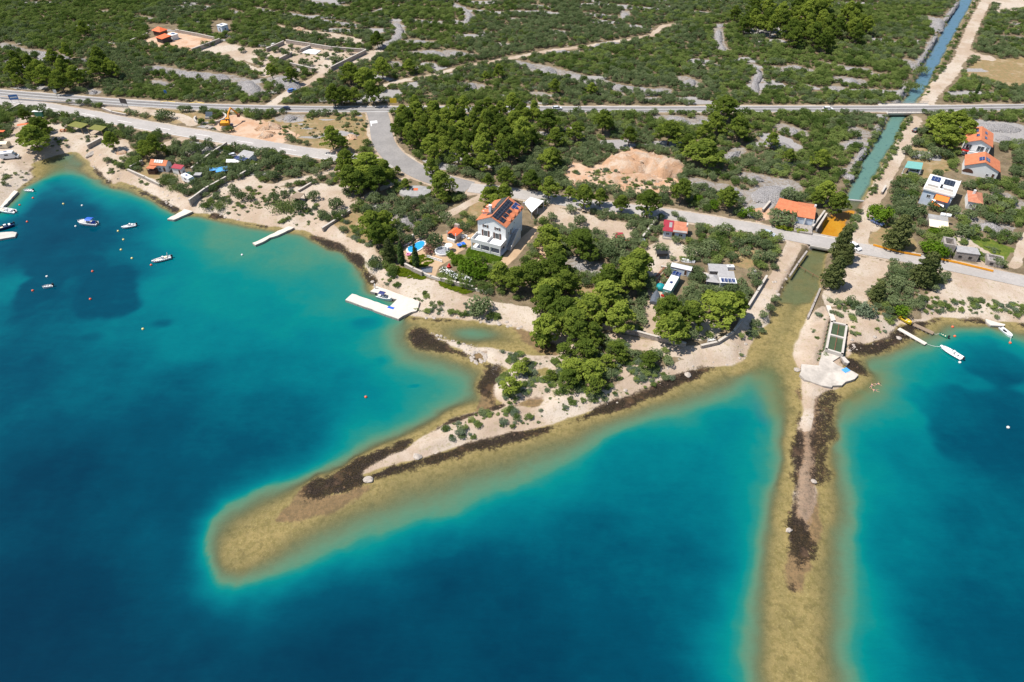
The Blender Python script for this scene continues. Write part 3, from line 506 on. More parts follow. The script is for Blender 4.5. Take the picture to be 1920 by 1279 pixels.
def water_material():
    n = NT('clear_sea_water'); p = n.pos(); d0 = n.at('depth'); cn = n.at('canal')
    n1 = n.noise(0.12, 4, 0.6, p); n2 = n.noise(0.45, 4, 0.6, p)
    mp = n.n('Mapping'); n.set(mp.inputs['Vector'], p); mp.inputs['Rotation'].default_value = (0, 0, 0.15); mp.inputs['Scale'].default_value = (0.22, 1.0, 1.0)
    st = n.noise(0.55, 5, 0.62, mp.outputs[0]); st2 = n.noise(2.4, 4, 0.6, mp.outputs[0])
    dp = n.math('ADD', d0, n.math('MULTIPLY', n.math('MULTIPLY', n.math('SUBTRACT', n1, 0.5), 1.5), n.smooth(d0, 0.5, 3.0)))
    dp = n.math('ADD', dp, n.math('MULTIPLY', n.math('MULTIPLY', n.math('SUBTRACT', st, 0.5), 0.55), n.smooth(d0, 0.7, 3.0)))
    dp = n.math('ADD', dp, n.math('MULTIPLY', n.math('MULTIPLY', n.math('SUBTRACT', n2, 0.5), 0.30), n.smooth(d0, 0.2, 1.0)))
    dp = n.math('MAXIMUM', dp, n.math('MULTIPLY', d0, 0.6))
    col = n.ramp(n.math('DIVIDE', dp, 8.0), [(0.0, (0.140, 0.116, 0.055)), (0.04, (0.138, 0.132, 0.066)), (0.075, (0.112, 0.150, 0.085)), (0.11, (0.082, 0.165, 0.102)), (0.15, (0.045, 0.172, 0.118)), (0.19, (0.016, 0.163, 0.130)), (0.27, (0.0006, 0.154, 0.150)), (0.375, (0.0002, 0.122, 0.143)), (0.5, (0.0001, 0.082, 0.114)), (0.625, (0.0001, 0.047, 0.080)), (0.78, (0.0002, 0.027, 0.054)), (0.95, (0.0002, 0.0155, 0.037))])
    rip = n.math('ADD', 0.83, n.math('MULTIPLY', n.noise(2.4, 5, 0.85, mp.outputs[0]), 0.34)); hs = n.n('HueSaturation'); n.set(hs.inputs['Color'], col); n.set(hs.inputs['Value'], rip); col = hs.outputs[0]  # light and dark of the ripples painted into the colour value
    c2 = n.mix(n.smooth(n.at('far'), 0.2, 0.8), (0.115, 0.225, 0.190), (0.10, 0.19, 0.27)); col = n.mix(n.math('MULTIPLY', cn, 1.0), col, n.mix(n.smooth(n2, 0.55, 0.68), c2, (0.07, 0.15, 0.145)))  # far canal bluer: sky reflection painted into the water colour
    mu = n.at('murk'); col = n.mix(mu, col, n.mix(n.smooth(n1, 0.35, 0.6), (0.135, 0.128, 0.050), (0.105, 0.138, 0.062)))
    op = n.math('MULTIPLY', n.smooth(dp, -0.05, 0.95), 0.95)
    op = n.math('ADD', n.math('MULTIPLY', op, n.math('SUBTRACT', 1.0, cn)), n.math('MULTIPLY', cn, n.math('MULTIPLY', n.smooth(d0, 0.1, 1.0), 0.8)))
    op = n.math('MAXIMUM', op, n.math('MULTIPLY', mu, n.smooth(d0, 0.02, 0.75)))
    tr = n.mix(n.smooth(dp, 0.0, 2.2), (0.98, 0.97, 0.90), (0.45, 0.85, 0.82))
    tb = n.n('BsdfTransparent'); n.set(tb.inputs[0], tr)
    df = n.n('BsdfDiffuse'); n.set(df.inputs[0], col)
    mx = n.n('MixShader'); n.set(mx.inputs[0], op); n.set(mx.inputs[1], tb.outputs[0]); n.set(mx.inputs[2], df.outputs[0])
    h = n.math('ADD', n.math('MULTIPLY', st, 0.6), n.math('MULTIPLY', st2, 0.4))
    bp = n.bump(h, 0.10, 0.3)
    gl = n.n('BsdfGlossy', Roughness=0.08); n.set(gl.inputs[0], (0.85, 0.9, 1.0)); n.set(gl.inputs['Normal'], bp)
    fr = n.n('Fresnel', IOR=1.33); n.set(fr.inputs['Normal'], bp)
    m2 = n.n('MixShader'); n.set(m2.inputs[0], n.math('MULTIPLY', fr.outputs[0], 0.45)); n.set(m2.inputs[1], mx.outputs[0]); n.set(m2.inputs[2], gl.outputs[0])
    return n.surf(m2.outputs[0])
M_WATER = water_material()
murk = mk()
for pts in MURK:
    q = PP(pts, 0); box_eval(XX, YY, q, 14, lambda X, Y: 0.85*sstep(sdist(X, Y, q) + (vnoise(X, Y, 8, 98) - 0.5)*6, -6, 6), murk)
iscanal = (CY[1] < 470) & (canal > 0) | ((CY[1] < 470) & (SDL < 3) & (CY[0] > 1500) & (CY[0] < 1870))
def water_part(name, label, keep):
    m4 = ZZ.ravel()[quads].min(1) < 0.06
    k = keep.ravel()[quads].any(1) if name == 'canal_water' else keep.ravel()[quads].all(1)
    q = quads[m4 & k]; u, inv = np.unique(q, return_inverse=True)
    v = np.stack([XX.ravel()[u], YY.ravel()[u], np.zeros(len(u))], -1)
    m = np_mesh(name, v, inv.reshape(q.shape), M_WATER, True)
    attr(m, 'depth', np.clip(np.maximum(-ZZ, 0).ravel()[u], 0, 9)); attr(m, 'canal', (canal*weir).ravel()[u]); attr(m, 'murk', murk.ravel()[u]); attr(m, 'far', sstep(CY[1], 300, 60).ravel()[u])
    tag(link(bpy.data.objects.new(name, m)), label, 'water', kind='structure')
water_part('sea_water', 'clear turquoise sea deepening to navy blue', ~iscanal)
water_part('canal_water', 'pale blue green water of the straight canal', iscanal)
# vegetation mask lookup
VEG = np.clip(1 - np.maximum.reduce([ROADM*1.5, sand*1.15, dirt*1.1, dry*0.9, green*1.2, rock*1.2, pave*1.5]), 0, 1)*sstep(SD, 3.0, 6.0)*np.where((CY[0] > 1500) & (CY[1] < 470) & (SDL < 4), 0, 1)
VEGL = np.where((CY[0] > 1500) & (CY[1] < 470) & (SDL > 0.6) & (SDL < 3.2) & (np.abs(PY_ - 205) > 12) & (ROADM < 0.1), 1.0, VEG)   # green canal banks
def lut(A, x, y):
    i = np.clip(np.searchsorted(GX, x) - 1, 0, NX - 2); j = np.clip(np.searchsorted(GY, y) - 1, 0, NY - 2)
    return A[j, i]
def zat(x, y): return float(lut(ZZ, x, y))
# ---------------- road sheets and their paint
def ribbon(pts, w0, z, name=None, step=2.5):
    q = np.asarray(pts); d = np.r_[0, np.cumsum(np.hypot(*np.diff(q, axis=0).T))]
    t = np.linspace(0, d[-1], max(2, int(d[-1]/step))); c = np.stack([np.interp(t, d, q[:, 0]), np.interp(t, d, q[:, 1])], -1)
    for _ in range(6): c[1:-1] = (c[:-2] + 2*c[1:-1] + c[2:])/4
    g = np.gradient(c, axis=0); g /= np.hypot(g[:, 0], g[:, 1])[:, None]; nrm = np.stack([-g[:, 1], g[:, 0]], -1)
    return c, nrm
def road_mat(name, a, b, crack):
    n = NT(name); p = n.pos(); k = n.noise(0.12, 5, 0.6, p); k2 = n.noise(1.6, 4, 0.65, p); k3 = n.noise(6, 3, 0.6, p)
    c = n.mix(n.smooth(k, 0.35, 0.65), a, b); c = n.mix(n.math('MULTIPLY', n.smooth(k2, 0.46, 0.66), 0.6), c, crack); c = n.mix(n.math('MULTIPLY', n.smooth(k3, 0.5, 0.7), 0.2), c, tuple(x*0.6 for x in a))
    return n.surf(n.pbr(c, 0.9, 0, n.bump(k3, 0.2, 0.02)))
RM = {'asphalt': road_mat('worn_asphalt', (0.168, 0.156, 0.152), (0.203, 0.191, 0.183), (0.242, 0.226, 0.211)), 'asphalt2': road_mat('grey_asphalt', (0.234, 0.218, 0.207), (0.281, 0.261, 0.246), (0.187, 0.176, 0.168)), 'paleasphalt': road_mat('bleached_asphalt', (0.351, 0.324, 0.300), (0.413, 0.378, 0.351), (0.296, 0.273, 0.257))}
M_PAINT = mat('road_marking_paint', (0.75, 0.74, 0.72), 0.7, 0.1, 3)
M_YPAINT = mat('yellow_marking_paint', (0.72, 0.52, 0.16), 0.7, 0.15, 3)
RZ = LZ + 0.09
def strip(mb, c, nrm, o0, o1, z, a=0, b=None):
    b = len(c) if b is None else b
    L_ = c[a:b] + nrm[a:b]*o0; R_ = c[a:b] + nrm[a:b]*o1
    v = [(*p, z) for p in L_] + [(*p, z) for p in R_]; k = b - a
    mb.add(v, [(i, i+1, k+i+1, k+i) for i in range(k-1)])
RC = {}
ROADLAB = {'main_road': 'straight grey asphalt main road with white edge lines', 'coast_road': 'bleached wide coast road slanting below the main road', 'junction_road': 'curved asphalt link between main road and shore road', 'shore_road': 'pale shore road passing behind the villa to the canal'}
for i, (nm, mt, wd, pts) in enumerate(ROADS):
    c, nr = ribbon(PP(pts), wd, RZ); RC[nm] = (c, nr, wd)
    mb = MB(); strip(mb, c, nr, -wd/2, wd/2, RZ + 0.004*i)
    tag(mb.build(nm, RM[mt]), ROADLAB[nm], 'road', kind='structure')
    pm = MB(); zz = RZ + 0.02
    if nm == 'main_road':
        strip(pm, c, nr, -wd/2 + 0.35, -wd/2 + 0.6, zz); strip(pm, c, nr, wd/2 - 0.6, wd/2 - 0.35, zz); strip(pm, c, nr, -0.14, 0.14, zz)
    elif nm == 'coast_road':
        k = 6
        while k < len(c) - 4: strip(pm, c, nr, -0.12, 0.12, zz, k, k + 4); k += 8
        strip(pm, c, nr, -wd/2 + 0.3, -wd/2 + 0.5, zz, 4, len(c))
    elif nm == 'junction_road':
        strip(pm, c, nr, -3.9, -3.5, zz, 4, 7); strip(pm, c, nr, -3.5, -1.0, zz, 4, 5+1)
    if pm.v: tag(pm.build('road_markings', M_PAINT), 'white painted lines on the ' + nm.replace('_', ' '), 'road marking', kind='structure')
ym = MB()
for px, py in ((308, 190), (362, 192), (1165, 213)):
    q = P(px, py, RZ + 0.02); ym.box((q.x, q.y, RZ + 0.022), (3.4, 0.5, 0.006), 0.5); ym.box((q.x + 3.2, q.y - 0.2, RZ + 0.022), (4.6, 0.5, 0.006), -0.35)
tag(ym.build('bus_stop_markings', M_YPAINT), 'yellow zigzag bus bay paint beside the main road', 'road marking', kind='structure')
# ================================================================ plants
def leaf_mat(name, a, b, hue_spread=0.5, transl=0.25):
    n = NT(name); c = n.obj(); oi = n.n('ObjectInfo').outputs['Random']; k = n.noise(0.9, 4, 0.65, c); lv = n.at('tint')
    f = n.math('ADD', n.math('MULTIPLY', k, 0.45), n.math('MULTIPLY', lv, 0.55)); f = n.math('ADD', f, n.math('MULTIPLY', n.math('SUBTRACT', oi, 0.5), hue_spread))
    col = n.mix(n.smooth(f, 0.15, 0.85), a, b)
    d = n.n('BsdfDiffuse', Roughness=1.0); n.set(d.inputs[0], col)
    t = n.n('BsdfTranslucent'); n.set(t.inputs[0], n.mix(0.5, col, (0.12, 0.17, 0.01)))
    m = n.n('MixShader'); n.set(m.inputs[0], transl); n.set(m.inputs[1], d.outputs[0]); n.set(m.inputs[2], t.outputs[0])
    return n.surf(m.outputs[0])
M_PINE = leaf_mat('pine_needles', (0.140, 0.200, 0.036), (0.385, 0.460, 0.078), 0.75, 0.5)
M_PINED = leaf_mat('dark_conifer_needles', (0.085, 0.110, 0.038), (0.215, 0.235, 0.085), 0.3, 0.35)
M_CYP = leaf_mat('cypress_needles', (0.03, 0.065, 0.022), (0.085, 0.13, 0.038), 0.2, 0.15)
M_OLIVE = leaf_mat('olive_leaves', (0.120, 0.170, 0.074), (0.285, 0.340, 0.165), 0.6, 0.45)
M_BUSH = leaf_mat('scrub_leaves', (0.105, 0.165, 0.042), (0.300, 0.370, 0.110), 0.8, 0.45)
M_LUSH = leaf_mat('bright_green_leaves', (0.075, 0.15, 0.012), (0.18, 0.28, 0.03), 0.3, 0.3)
M_SAGE = leaf_mat('grey_green_leaves', (0.11, 0.15, 0.09), (0.22, 0.27, 0.17), 0.4)
M_REED = leaf_mat('reed_leaves', (0.13, 0.18, 0.05), (0.26, 0.31, 0.11), 0.4)
M_GCOV = leaf_mat('fleshy_ground_cover', (0.10, 0.16, 0.008), (0.22, 0.26, 0.02), 0.3)
M_PINK = leaf_mat('pink_oleander', (0.10, 0.12, 0.04), (0.55, 0.20, 0.22), 0.3)
M_HEDGE = leaf_mat('yellow_green_hedge', (0.16, 0.22, 0.01), (0.40, 0.42, 0.06), 0.2)
M_DEAD = mat('bare_grey_twigs', (0.23, 0.19, 0.17), 0.9, 0.3, 2)
M_TRUNK = mat('pine_bark', (0.15, 0.11, 0.085), 0.95, 0.3, 5)
def cards(cent, nrm, size, rng, tint, asp=1.0):
    "leaf cards: one quad per centre, facing about nrm"
    n = len(cent); a = rng.normal(size=(n, 3)); a -= (a*nrm).sum(1)[:, None]*nrm; a /= np.linalg.norm(a, axis=1)[:, None] + 1e-9
    b = np.cross(nrm, a); s = size[:, None]*0.5
    v = np.stack([cent - a*s - b*s*asp, cent + a*s*1.1 - b*s*asp*0.7, cent + a*s*0.8 + b*s*asp, cent - a*s*0.9 + b*s*asp*0.9], 1).reshape(-1, 3)
    return v, np.arange(4*n).reshape(n, 4), np.repeat(tint, 4)
def unit(v): return v/(np.linalg.norm(v, axis=-1, keepdims=True) + 1e-9)
def blob_cloud(lobes, per, rng, size, jit=0.55, zmin=-0.35, asp=1.0):
    C, N, T, Z = [], [], [], []
    for (cx, cy, cz, rx, rz) in lobes:
        k = max(6, int(per*rx*rx)); d = unit(rng.normal(size=(k*2, 3))); d = d[d[:, 2] > zmin][:k]; k = len(d)
        r = 1 - 0.35*rng.random(k)**1.6
        C.append(np.stack([cx + d[:, 0]*rx*r, cy + d[:, 1]*rx*r, cz + d[:, 2]*rz*r], -1))
        nn = d*np.array([1, 1, rx/max(rz, 0.1)]) + np.array([0, 0, 0.55]); N.append(unit(unit(nn) + rng.normal(size=(k, 3))*jit))
        T.append(np.clip(rng.random() * 0.6 + rng.random(k)*0.4, 0, 1)); Z.append(size*(0.7 + 0.6*rng.random(k)))
    return cards(np.vstack(C), np.vstack(N), np.concatenate(Z), rng, np.concatenate(T), asp)
def leaf_mesh(name, vft, m):
    v, f, t = vft; me = np_mesh(name, v, f, m); attr(me, 'tint', t); return me
def trunk_mesh(name, pts, r0, limbs=(), m=None):
    mb = MB()
    for i in range(len(pts) - 1):
        a, b = r0*(1 - 0.6*i/(len(pts)-1)), r0*(1 - 0.6*(i+1)/(len(pts)-1)); mb.tube(pts[i], pts[i+1], a, b, 7)
    for a, b, r in limbs: mb.tube(a, b, r, r*0.4, 5)
    me = bpy.data.meshes.new(name); me.from_pydata(mb.v, [], mb.f); me.update(); me.materials.append(m or M_TRUNK); return me
def pine_proto(i, open_=False):
    "umbrella-crowned pine of crown radius 1 and height 2 (scaled later), lumpy layered clumps"
    r = np.random.default_rng(100 + i); lob = []; limbs = []
    nl = 58 + i % 4*5
    for k in range(nl):
        t = r.random(); z = 0.62 + 1.26*t**0.85; rad = (1 - max(0, (z - 1.05)/0.95)**1.7)*(0.62 + 0.38*min(1, (z - 0.4)/0.45))
        a = 2.4*k + r.normal()*0.5; q = rad*(0.72 + 0.25*r.random())*math.sqrt(0.10 + 0.90*r.random()); s = 0.11 + 0.12*r.random()**1.3
        lob.append((q*math.cos(a), q*math.sin(a), z - 0.10*q, s, s*(0.50 + 0.2*r.random())))
        if k % 3 == 0: limbs.append(((0.05*math.cos(a), 0.05*math.sin(a), 0.35 + 0.5*(z - 0.5)), (q*math.cos(a)*0.9, q*math.sin(a)*0.9, z - 0.15), 0.028))
    lob.append((0, 0, 1.85, 0.30, 0.18))
    cr = leaf_mesh('crown', blob_cloud(lob + ([(0, 0, 1.2, 0.5, 0.45)] if not open_ else []), 1500 if not open_ else 900, r, 0.082, 0.5, -0.5), M_PINE)
    bx, by = r.normal()*0.06, r.normal()*0.06
    tr = trunk_mesh('trunk', [(0, 0, -0.1), (bx, by, 0.5), (bx*1.5, by*1.5, 1.1), (0, 0, 1.7)], 0.062, limbs)
    return cr, tr
def conifer_proto(i):
    r = np.random.default_rng(200 + i); lob = []
    for k in range(34):
        t = k/34.0; z = 0.25 + 2.15*t; rad = (1 - t)**0.62*(0.80 + 0.3*r.random())*min(1, 0.62 + t*2.4); a = 2.4*k
        q = rad*0.72; s = 0.22 + 0.14*(1 - t); lob.append((q*math.cos(a), q*math.sin(a), z, s, s*0.62)); lob.append((q*0.4*math.cos(a+2), q*0.4*math.sin(a+2), z + .05, s, s*0.7))
    return leaf_mesh('crown', blob_cloud(lob, 900, r, 0.092, 0.55, -0.5), M_PINED), trunk_mesh('trunk', [(0, 0, -0.1), (0, 0, 0.8), (0, 0, 2.0)], 0.07)
def cypress_proto(i):
    r = np.random.default_rng(300 + i); lob = []
    for k in range(26):
        t = k/26.0; z = 0.4 + 7.3*t; rad = 0.95*min(1, 0.6 + 2*t)*(1 - t**1.9)*0.9 + 0.05; a = 2.4*k
        lob.append((rad*0.35*math.cos(a), rad*0.35*math.sin(a), z, rad*0.72 + 0.05, 0.62))
    return leaf_mesh('crown', blob_cloud(lob, 210, r, 0.22, 0.4, -0.6, 1.5), M_CYP), trunk_mesh('trunk', [(0, 0, -0.3), (0, 0, 1.5), (0, 0, 6)], 0.16)
def round_proto(i, m, per=620, size=0.115, open_=0.0, nl=9):
    "round olive or bush, radius 1, height about 1.35"
    r = np.random.default_rng(400 + i); lob = [(0, 0, 0.66, 0.62, 0.56)]
    for k in range(nl):
        a = 2.4*k + r.random(); q = 0.38 + 0.28*r.random(); s = 0.30 + 0.18*r.random()
        lob.append((q*math.cos(a), q*math.sin(a), 0.40 + 0.52*r.random(), s, s*0.9))
    return leaf_mesh('crown', blob_cloud(lob, per*0.55, r, size, 0.5, -0.6), m)
PINE = [pine_proto(i) for i in range(7)]; PINEO = [pine_proto(i, True) for i in range(7)]
CONI = [conifer_proto(i) for i in range(3)]; CYPR = [cypress_proto(i) for i in range(2)]
OLIV = [round_proto(i, M_OLIVE) for i in range(5)]; BUSH = [round_proto(20 + i, M_BUSH) for i in range(6)]
LUSH = [round_proto(40 + i, M_LUSH) for i in range(2)]; SAGE = [round_proto(50, M_SAGE)]
OTRUNK = trunk_mesh('trunk', [(0, 0, -0.2), (0.03, 0.02, 0.3), (0, 0, 0.7)], 0.07, [((0, 0, 0.3), (0.3, 0.1, 0.6), 0.035), ((0, 0, 0.3), (-0.25, 0.2, 0.6), 0.035)])
def reed_proto():
    r = np.random.default_rng(9); n = 420; c = np.stack([r.normal(size=n)*0.42, r.normal(size=n)*0.42, 0.3 + r.random(n)*0.75], -1)
    nn = unit(np.stack([r.normal(size=n), r.normal(size=n), 0.25*r.normal(size=n)], -1))
    up = np.array([0, 0, 1.0]) + 0*nn; b = unit(up - (up*nn).sum(1)[:, None]*nn + 0.25*r.normal(size=(n, 3))); a = np.cross(b, nn); s = 0.035; h = 0.28
    v = np.stack([c - a*s - b*h, c + a*s - b*h, c + a*s*0.4 + b*h, c - a*s*0.4 + b*h], 1).reshape(-1, 3)
    return leaf_mesh('reeds', (v, np.arange(4*n).reshape(n, 4), np.repeat(r.random(n), 4)), M_REED)
REED = [reed_proto()]
# landmarks by which a plant or a stone heap is described
LAND = [('white villa', 935, 460), ('villa pool', 775, 465), ('garden kitchen', 853, 440), ('concrete dock', 730, 570), ('white villa carport', 1005, 385), ('gravel villa drive', 1120, 425), ('two-coloured shack', 1267, 430),
 ('long white trailer', 1262, 530), ('grey roofed solar cabin', 1355, 515), ('covered boat', 1228, 562), ('shallow lagoon', 950, 635), ('sand spit', 1000, 790), ('spit fish ponds', 960, 700), ('shore track bend', 1300, 660), ('canal bank track', 1450, 560), ('orange soil pit', 1180, 320), ('orange canal house', 1500, 395), ('stepped canal weir', 1600, 378),
 ('low road bridge', 1530, 465), ('main road bridge', 1690, 208), ('teal carport', 1713, 314), ('orange roofed house', 1840, 262), ('white gabled house', 1845, 305), ('flat roofed house', 1770, 355), ('small orange cottage', 1833, 372), ('cream awning shed', 1760, 415), ('stone ruins', 1800, 475), ('crash barrier', 1760, 480), ('concrete fish tanks', 1568, 630), ('yellow boat', 1696, 600), ('eastern bay shore', 1840, 575),
 ('curved link road', 725, 280), ('concrete bunker', 778, 358), ('timber sun shelter', 555, 367), ('thin stone pier', 510, 440), ('broad stone pier', 335, 402), ('maroon roofed shed', 335, 315), ('motorhome by the wall', 350, 338), ('solar roofed hut', 460, 292), ('yellow excavator', 428, 230), ('planter ring', 395, 220), ('wooden billboard', 237, 200), ('blue direction sign', 30, 187), ('beach cove', 130, 285), ('parked campervan', 15, 293), ('olive thatched shelters', 160, 235),
 ('red hipped pavilion', 300, 55), ('white hillside cottage', 417, 50), ('walled olive plot', 610, 105), ('blue car', 535, 204), ('hill track', 1000, 100), ('upper canal', 1740, 120), ('dirt road fork', 1810, 110), ('white main road car', 1552, 204), ('silver main road car', 1045, 203), ('parked blue car', 547, 170), ('upper dirt road', 1850, 30), ('grey stone field', 1450, 360), ('western hillside', 100, 60), ('central hillside', 850, 40), ('eastern pine wood', 1480, 70), ('canal dirt road', 1680, 290)]
LANDW = np.array([P(x, y)[:2] for _, x, y in LAND])
NUMW = ['first', 'second', 'third', 'fourth', 'fifth', 'sixth', 'seventh', 'eighth', 'ninth', 'tenth', 'eleventh', 'twelfth', 'thirteenth', 'fourteenth', 'fifteenth', 'sixteenth', 'seventeenth', 'eighteenth', 'nineteenth', 'twentieth', 'twenty-first', 'twenty-second', 'twenty-third', 'twenty-fourth', 'twenty-fifth']
def label_all(items, noun_of):
    "items: (object, x, y, size, descriptor). Labels by look and nearest landmark; ranks by closeness to that landmark when several share a description"
    groups = {}
    for it in items:
        o, x, y, s, desc = it
        d = np.hypot(LANDW[:, 0] - x, LANDW[:, 1] - y); i = int(d.argmin()); dx, dy = x - LANDW[i, 0], y - LANDW[i, 1]
        rel = ('behind' if dy > 0 else 'in front of') if abs(dy) > abs(dx) else ('right of' if dx > 0 else 'left of')
        groups.setdefault((desc, noun_of, rel, i), []).append((d[i], it))
    for (desc, noun, rel, i), g in groups.items():
        g.sort(key=lambda q: q[0]); nm = LAND[i][0]
        for k, (dist, it) in enumerate(g):
            base = f"{desc} {noun} {rel} the {nm}"
            if len(g) > 1: base += ', ' + ('closest to it' if k == 0 else ('farthest out' if k == len(g) - 1 else NUMW[min(k, 24)] + ' out from it'))
            it[0]['label'] = base
PLANTED = []      # (x, y, r)
def sizeword(r, lo, hi): return 'small' if r < lo else ('large' if r > hi else 'mid-sized')
ITEMS = {'pine': [], 'conifer': [], 'olive tree': [], 'bush': []}
def put_tree(kind, protos, x, y, z, sc, desc, cat, group, i, noun):
    t = thing(kind, None, cat, (x, y, z), RNG.random()*6.28, group); t.scale = (sc[0]*(.86 + .28*RNG.random()), sc[1]*(.86 + .28*RNG.random()), sc[2])
    cr, tr = protos[i % len(protos)]
    c = link(bpy.data.objects.new('crown', cr)); c.parent = t
    k = link(bpy.data.objects.new('trunk', tr)); k.parent = t
    ITEMS[noun].append((t, x, y, sc[0], desc)); PLANTED.append((x, y, sc[0])); return t
def pine_at(px, py, rp, hfac=1.0, tone=None):
    "crown centre and crown radius in photograph pixels"
    m = rp/5.5; q = P(px, py, LZ + 3)
    d = q.y*CT - (q.z - CAM_H)*ST; R = rp*d/F*1.04; H = R*(1.0 + 0.0)*hfac
    H = min(H, 5.2)*(0.72 if py > 640 else 1.0)
    q = P(px, py, LZ + 1.15*H); i = int(RNG.integers(7)); tall = 'tall' if H > 4.4 else ('low' if H < 2.4 else 'mid-height')
    desc = {0: 'yellow-green', 1: 'bright green', 2: 'dense', 3: 'open crowned', 4: 'bushy', 5: 'round topped', 6: 'ragged'}[i]
    put_tree('pine_tree', PINEO if py > 640 else PINE, q.x, q.y, zat(q.x, q.y) - 0.1, (R, R, H), tall + ' ' + desc, 'pine', 'pines around the bay', i, 'pine')
PINES = [(1028, 445, 30), (1092, 455, 37), (1040, 480, 30), (1000, 512, 38), (1196, 492, 33), (1140, 520, 33), (1030, 548, 38), (1180, 525, 28), (968, 522, 28), (1025, 560, 33), (1057, 582, 38), (1105, 577, 34), (1138, 552, 36), (1162, 592, 33), (1112, 622, 25), (1024, 605, 34), (1075, 602, 34), (1188, 512, 32),
 (1255, 580, 34), (1262, 612, 36), (1297, 588, 30), (1355, 575, 42), (1382, 568, 28), (1155, 655, 26), (1217, 672, 23), (1100, 652, 31), (1076, 688, 29), (1108, 694, 33), (1114, 716, 23), (1060, 652, 22), (957, 717, 23), (972, 688, 19), (1066, 708, 26), (1138, 676, 22), (1032, 700, 15), (1168, 670, 15), (985, 672, 12), (938, 512, 26), (1018, 622, 22), (1085, 620, 28), (1045, 500, 30), (1060, 530, 30),
 (914, 365, 18), (945, 361, 20), (928, 378, 18), (697, 418, 32), (722, 412, 22), (728, 440, 22), (708, 438, 26), (648, 302, 28), (687, 310, 40), (655, 332, 28), (706, 333, 30), (745, 318, 9), (674, 340, 24), (720, 318, 22), (760, 345, 12), (826, 343, 28), (808, 313, 20), (832, 368, 14), (915, 337, 13), (948, 330, 20), (925, 362, 16),
 (1027, 297, 21), (997, 335, 20), (1030, 350, 22), (1095, 366, 24), (1068, 360, 14), (1126, 368, 18), (1166, 380, 18), (1217, 378, 26), (1280, 355, 24), (1365, 370, 24), (1322, 283, 42), (1290, 268, 20), (1132, 225, 27), (1256, 245, 30), (1360, 200, 32), (1385, 238, 28), (1340, 228, 20), (1322, 245, 20), (1027, 225, 27), (980, 240, 28), (1042, 255, 19), (1035, 293, 20), (1110, 165, 12), (1080, 245, 18), (1180, 252, 18),
 (655, 135, 23), (686, 145, 24), (715, 125, 21), (625, 175, 20), (697, 172, 20), (642, 178, 18), (665, 178, 16), (707, 72, 15), (622, 256, 23), (640, 268, 16), (767, 122, 13), (935, 132, 14), (910, 142, 10), (62, 256, 38), (72, 240, 24), (207, 262, 18), (287, 272, 22), (270, 278, 18), (45, 215, 13), (78, 232, 15),
 (82, 140, 24), (140, 140, 24), (181, 125, 22), (110, 150, 20), (155, 52, 14), (60, 138, 16), (210, 128, 16), (1765, 232, 30), (1796, 228, 28), (1780, 255, 26), (1815, 245, 22), (1550, 358, 23), (1574, 372, 24), (1535, 368, 16), (1540, 297, 20), (508, 132, 14), (545, 140, 16), (1040, 160, 14), (25, 130, 18), (1448, 262, 16), (1480, 290, 14)]
for a in PINES: pine_at(*a)
def fill_poly(pts, n, rmin, rmax, fn, sep=0.75):
    q = PP(pts); lo, hi = q.min(0), q.max(0); k = 0; tries = 0
    while k < n and tries < 6000:
        tries += 1; x, y = lo + RNG.random(2)*(hi - lo); r = rmin + RNG.random()*(rmax - rmin)
        if sdist(np.array([x]), np.array([y]), q)[0] < 0: continue
        if any((x - a)**2 + (y - b)**2 < (sep*(r + c))**2 for a, b, c in PLANTED[-260:]): continue
        if lut(ROADM, x, y) > 0.35: continue
        fn(x, y, r); k += 1
def pine_w(x, y, r):
    i = int(RNG.integers(7)); H = r*(0.95 + 0.3*RNG.random())
    desc = {0: 'yellow-green', 1: 'bright green', 2: 'dense', 3: 'open crowned', 4: 'bushy', 5: 'round topped', 6: 'ragged'}[i]
    put_tree('pine_tree', PINE, x, y, zat(x, y) - 0.1, (r, r, H), ('tall ' if H > 4.4 else 'low ' if H < 2.4 else 'mid-height ') + desc, 'pine', 'pines around the bay', i, 'pine')
fill_poly([(738, 222), (790, 214), (960, 212), (1010, 222), (1012, 275), (960, 312), (895, 330), (830, 318), (785, 300), (745, 262)], 62, 3.0, 4.8, pine_w, 0.62)
fill_poly([(1372, 40), (1420, 25), (1520, 22), (1600, 40), (1640, 62), (1620, 95), (1540, 105), (1460, 90), (1380, 75)], 46, 4.0, 6.0, pine_w, 0.62)
fill_poly([(20, 128), (80, 118), (200, 110), (230, 130), (200, 160), (120, 165), (30, 165)], 12, 3, 4.5, pine_w, 0.7)
for px, py, rp, hf in [(1580, 458, 24, 1.25), (1566, 512, 23, 1.2), (1686, 438, 28, 1.0), (1738, 508, 28, 1.05), (1647, 548, 20, 0.9), (729, 472, 16, 1.3), (1690, 425, 12, 1.3), (1590, 480, 16, 1.2)]:
    q0 = P(px, py, LZ + 4); d = q0.y*CT - (q0.z - CAM_H)*ST; R = rp*d/F; q = P(px, py, LZ + 1.1*R*hf)
    put_tree('conifer_tree', CONI, q.x, q.y, zat(q.x, q.y), (R, R, R*hf), 'dark layered', 'conifer', 'dark conifers near the road', int(RNG.integers(3)), 'conifer')
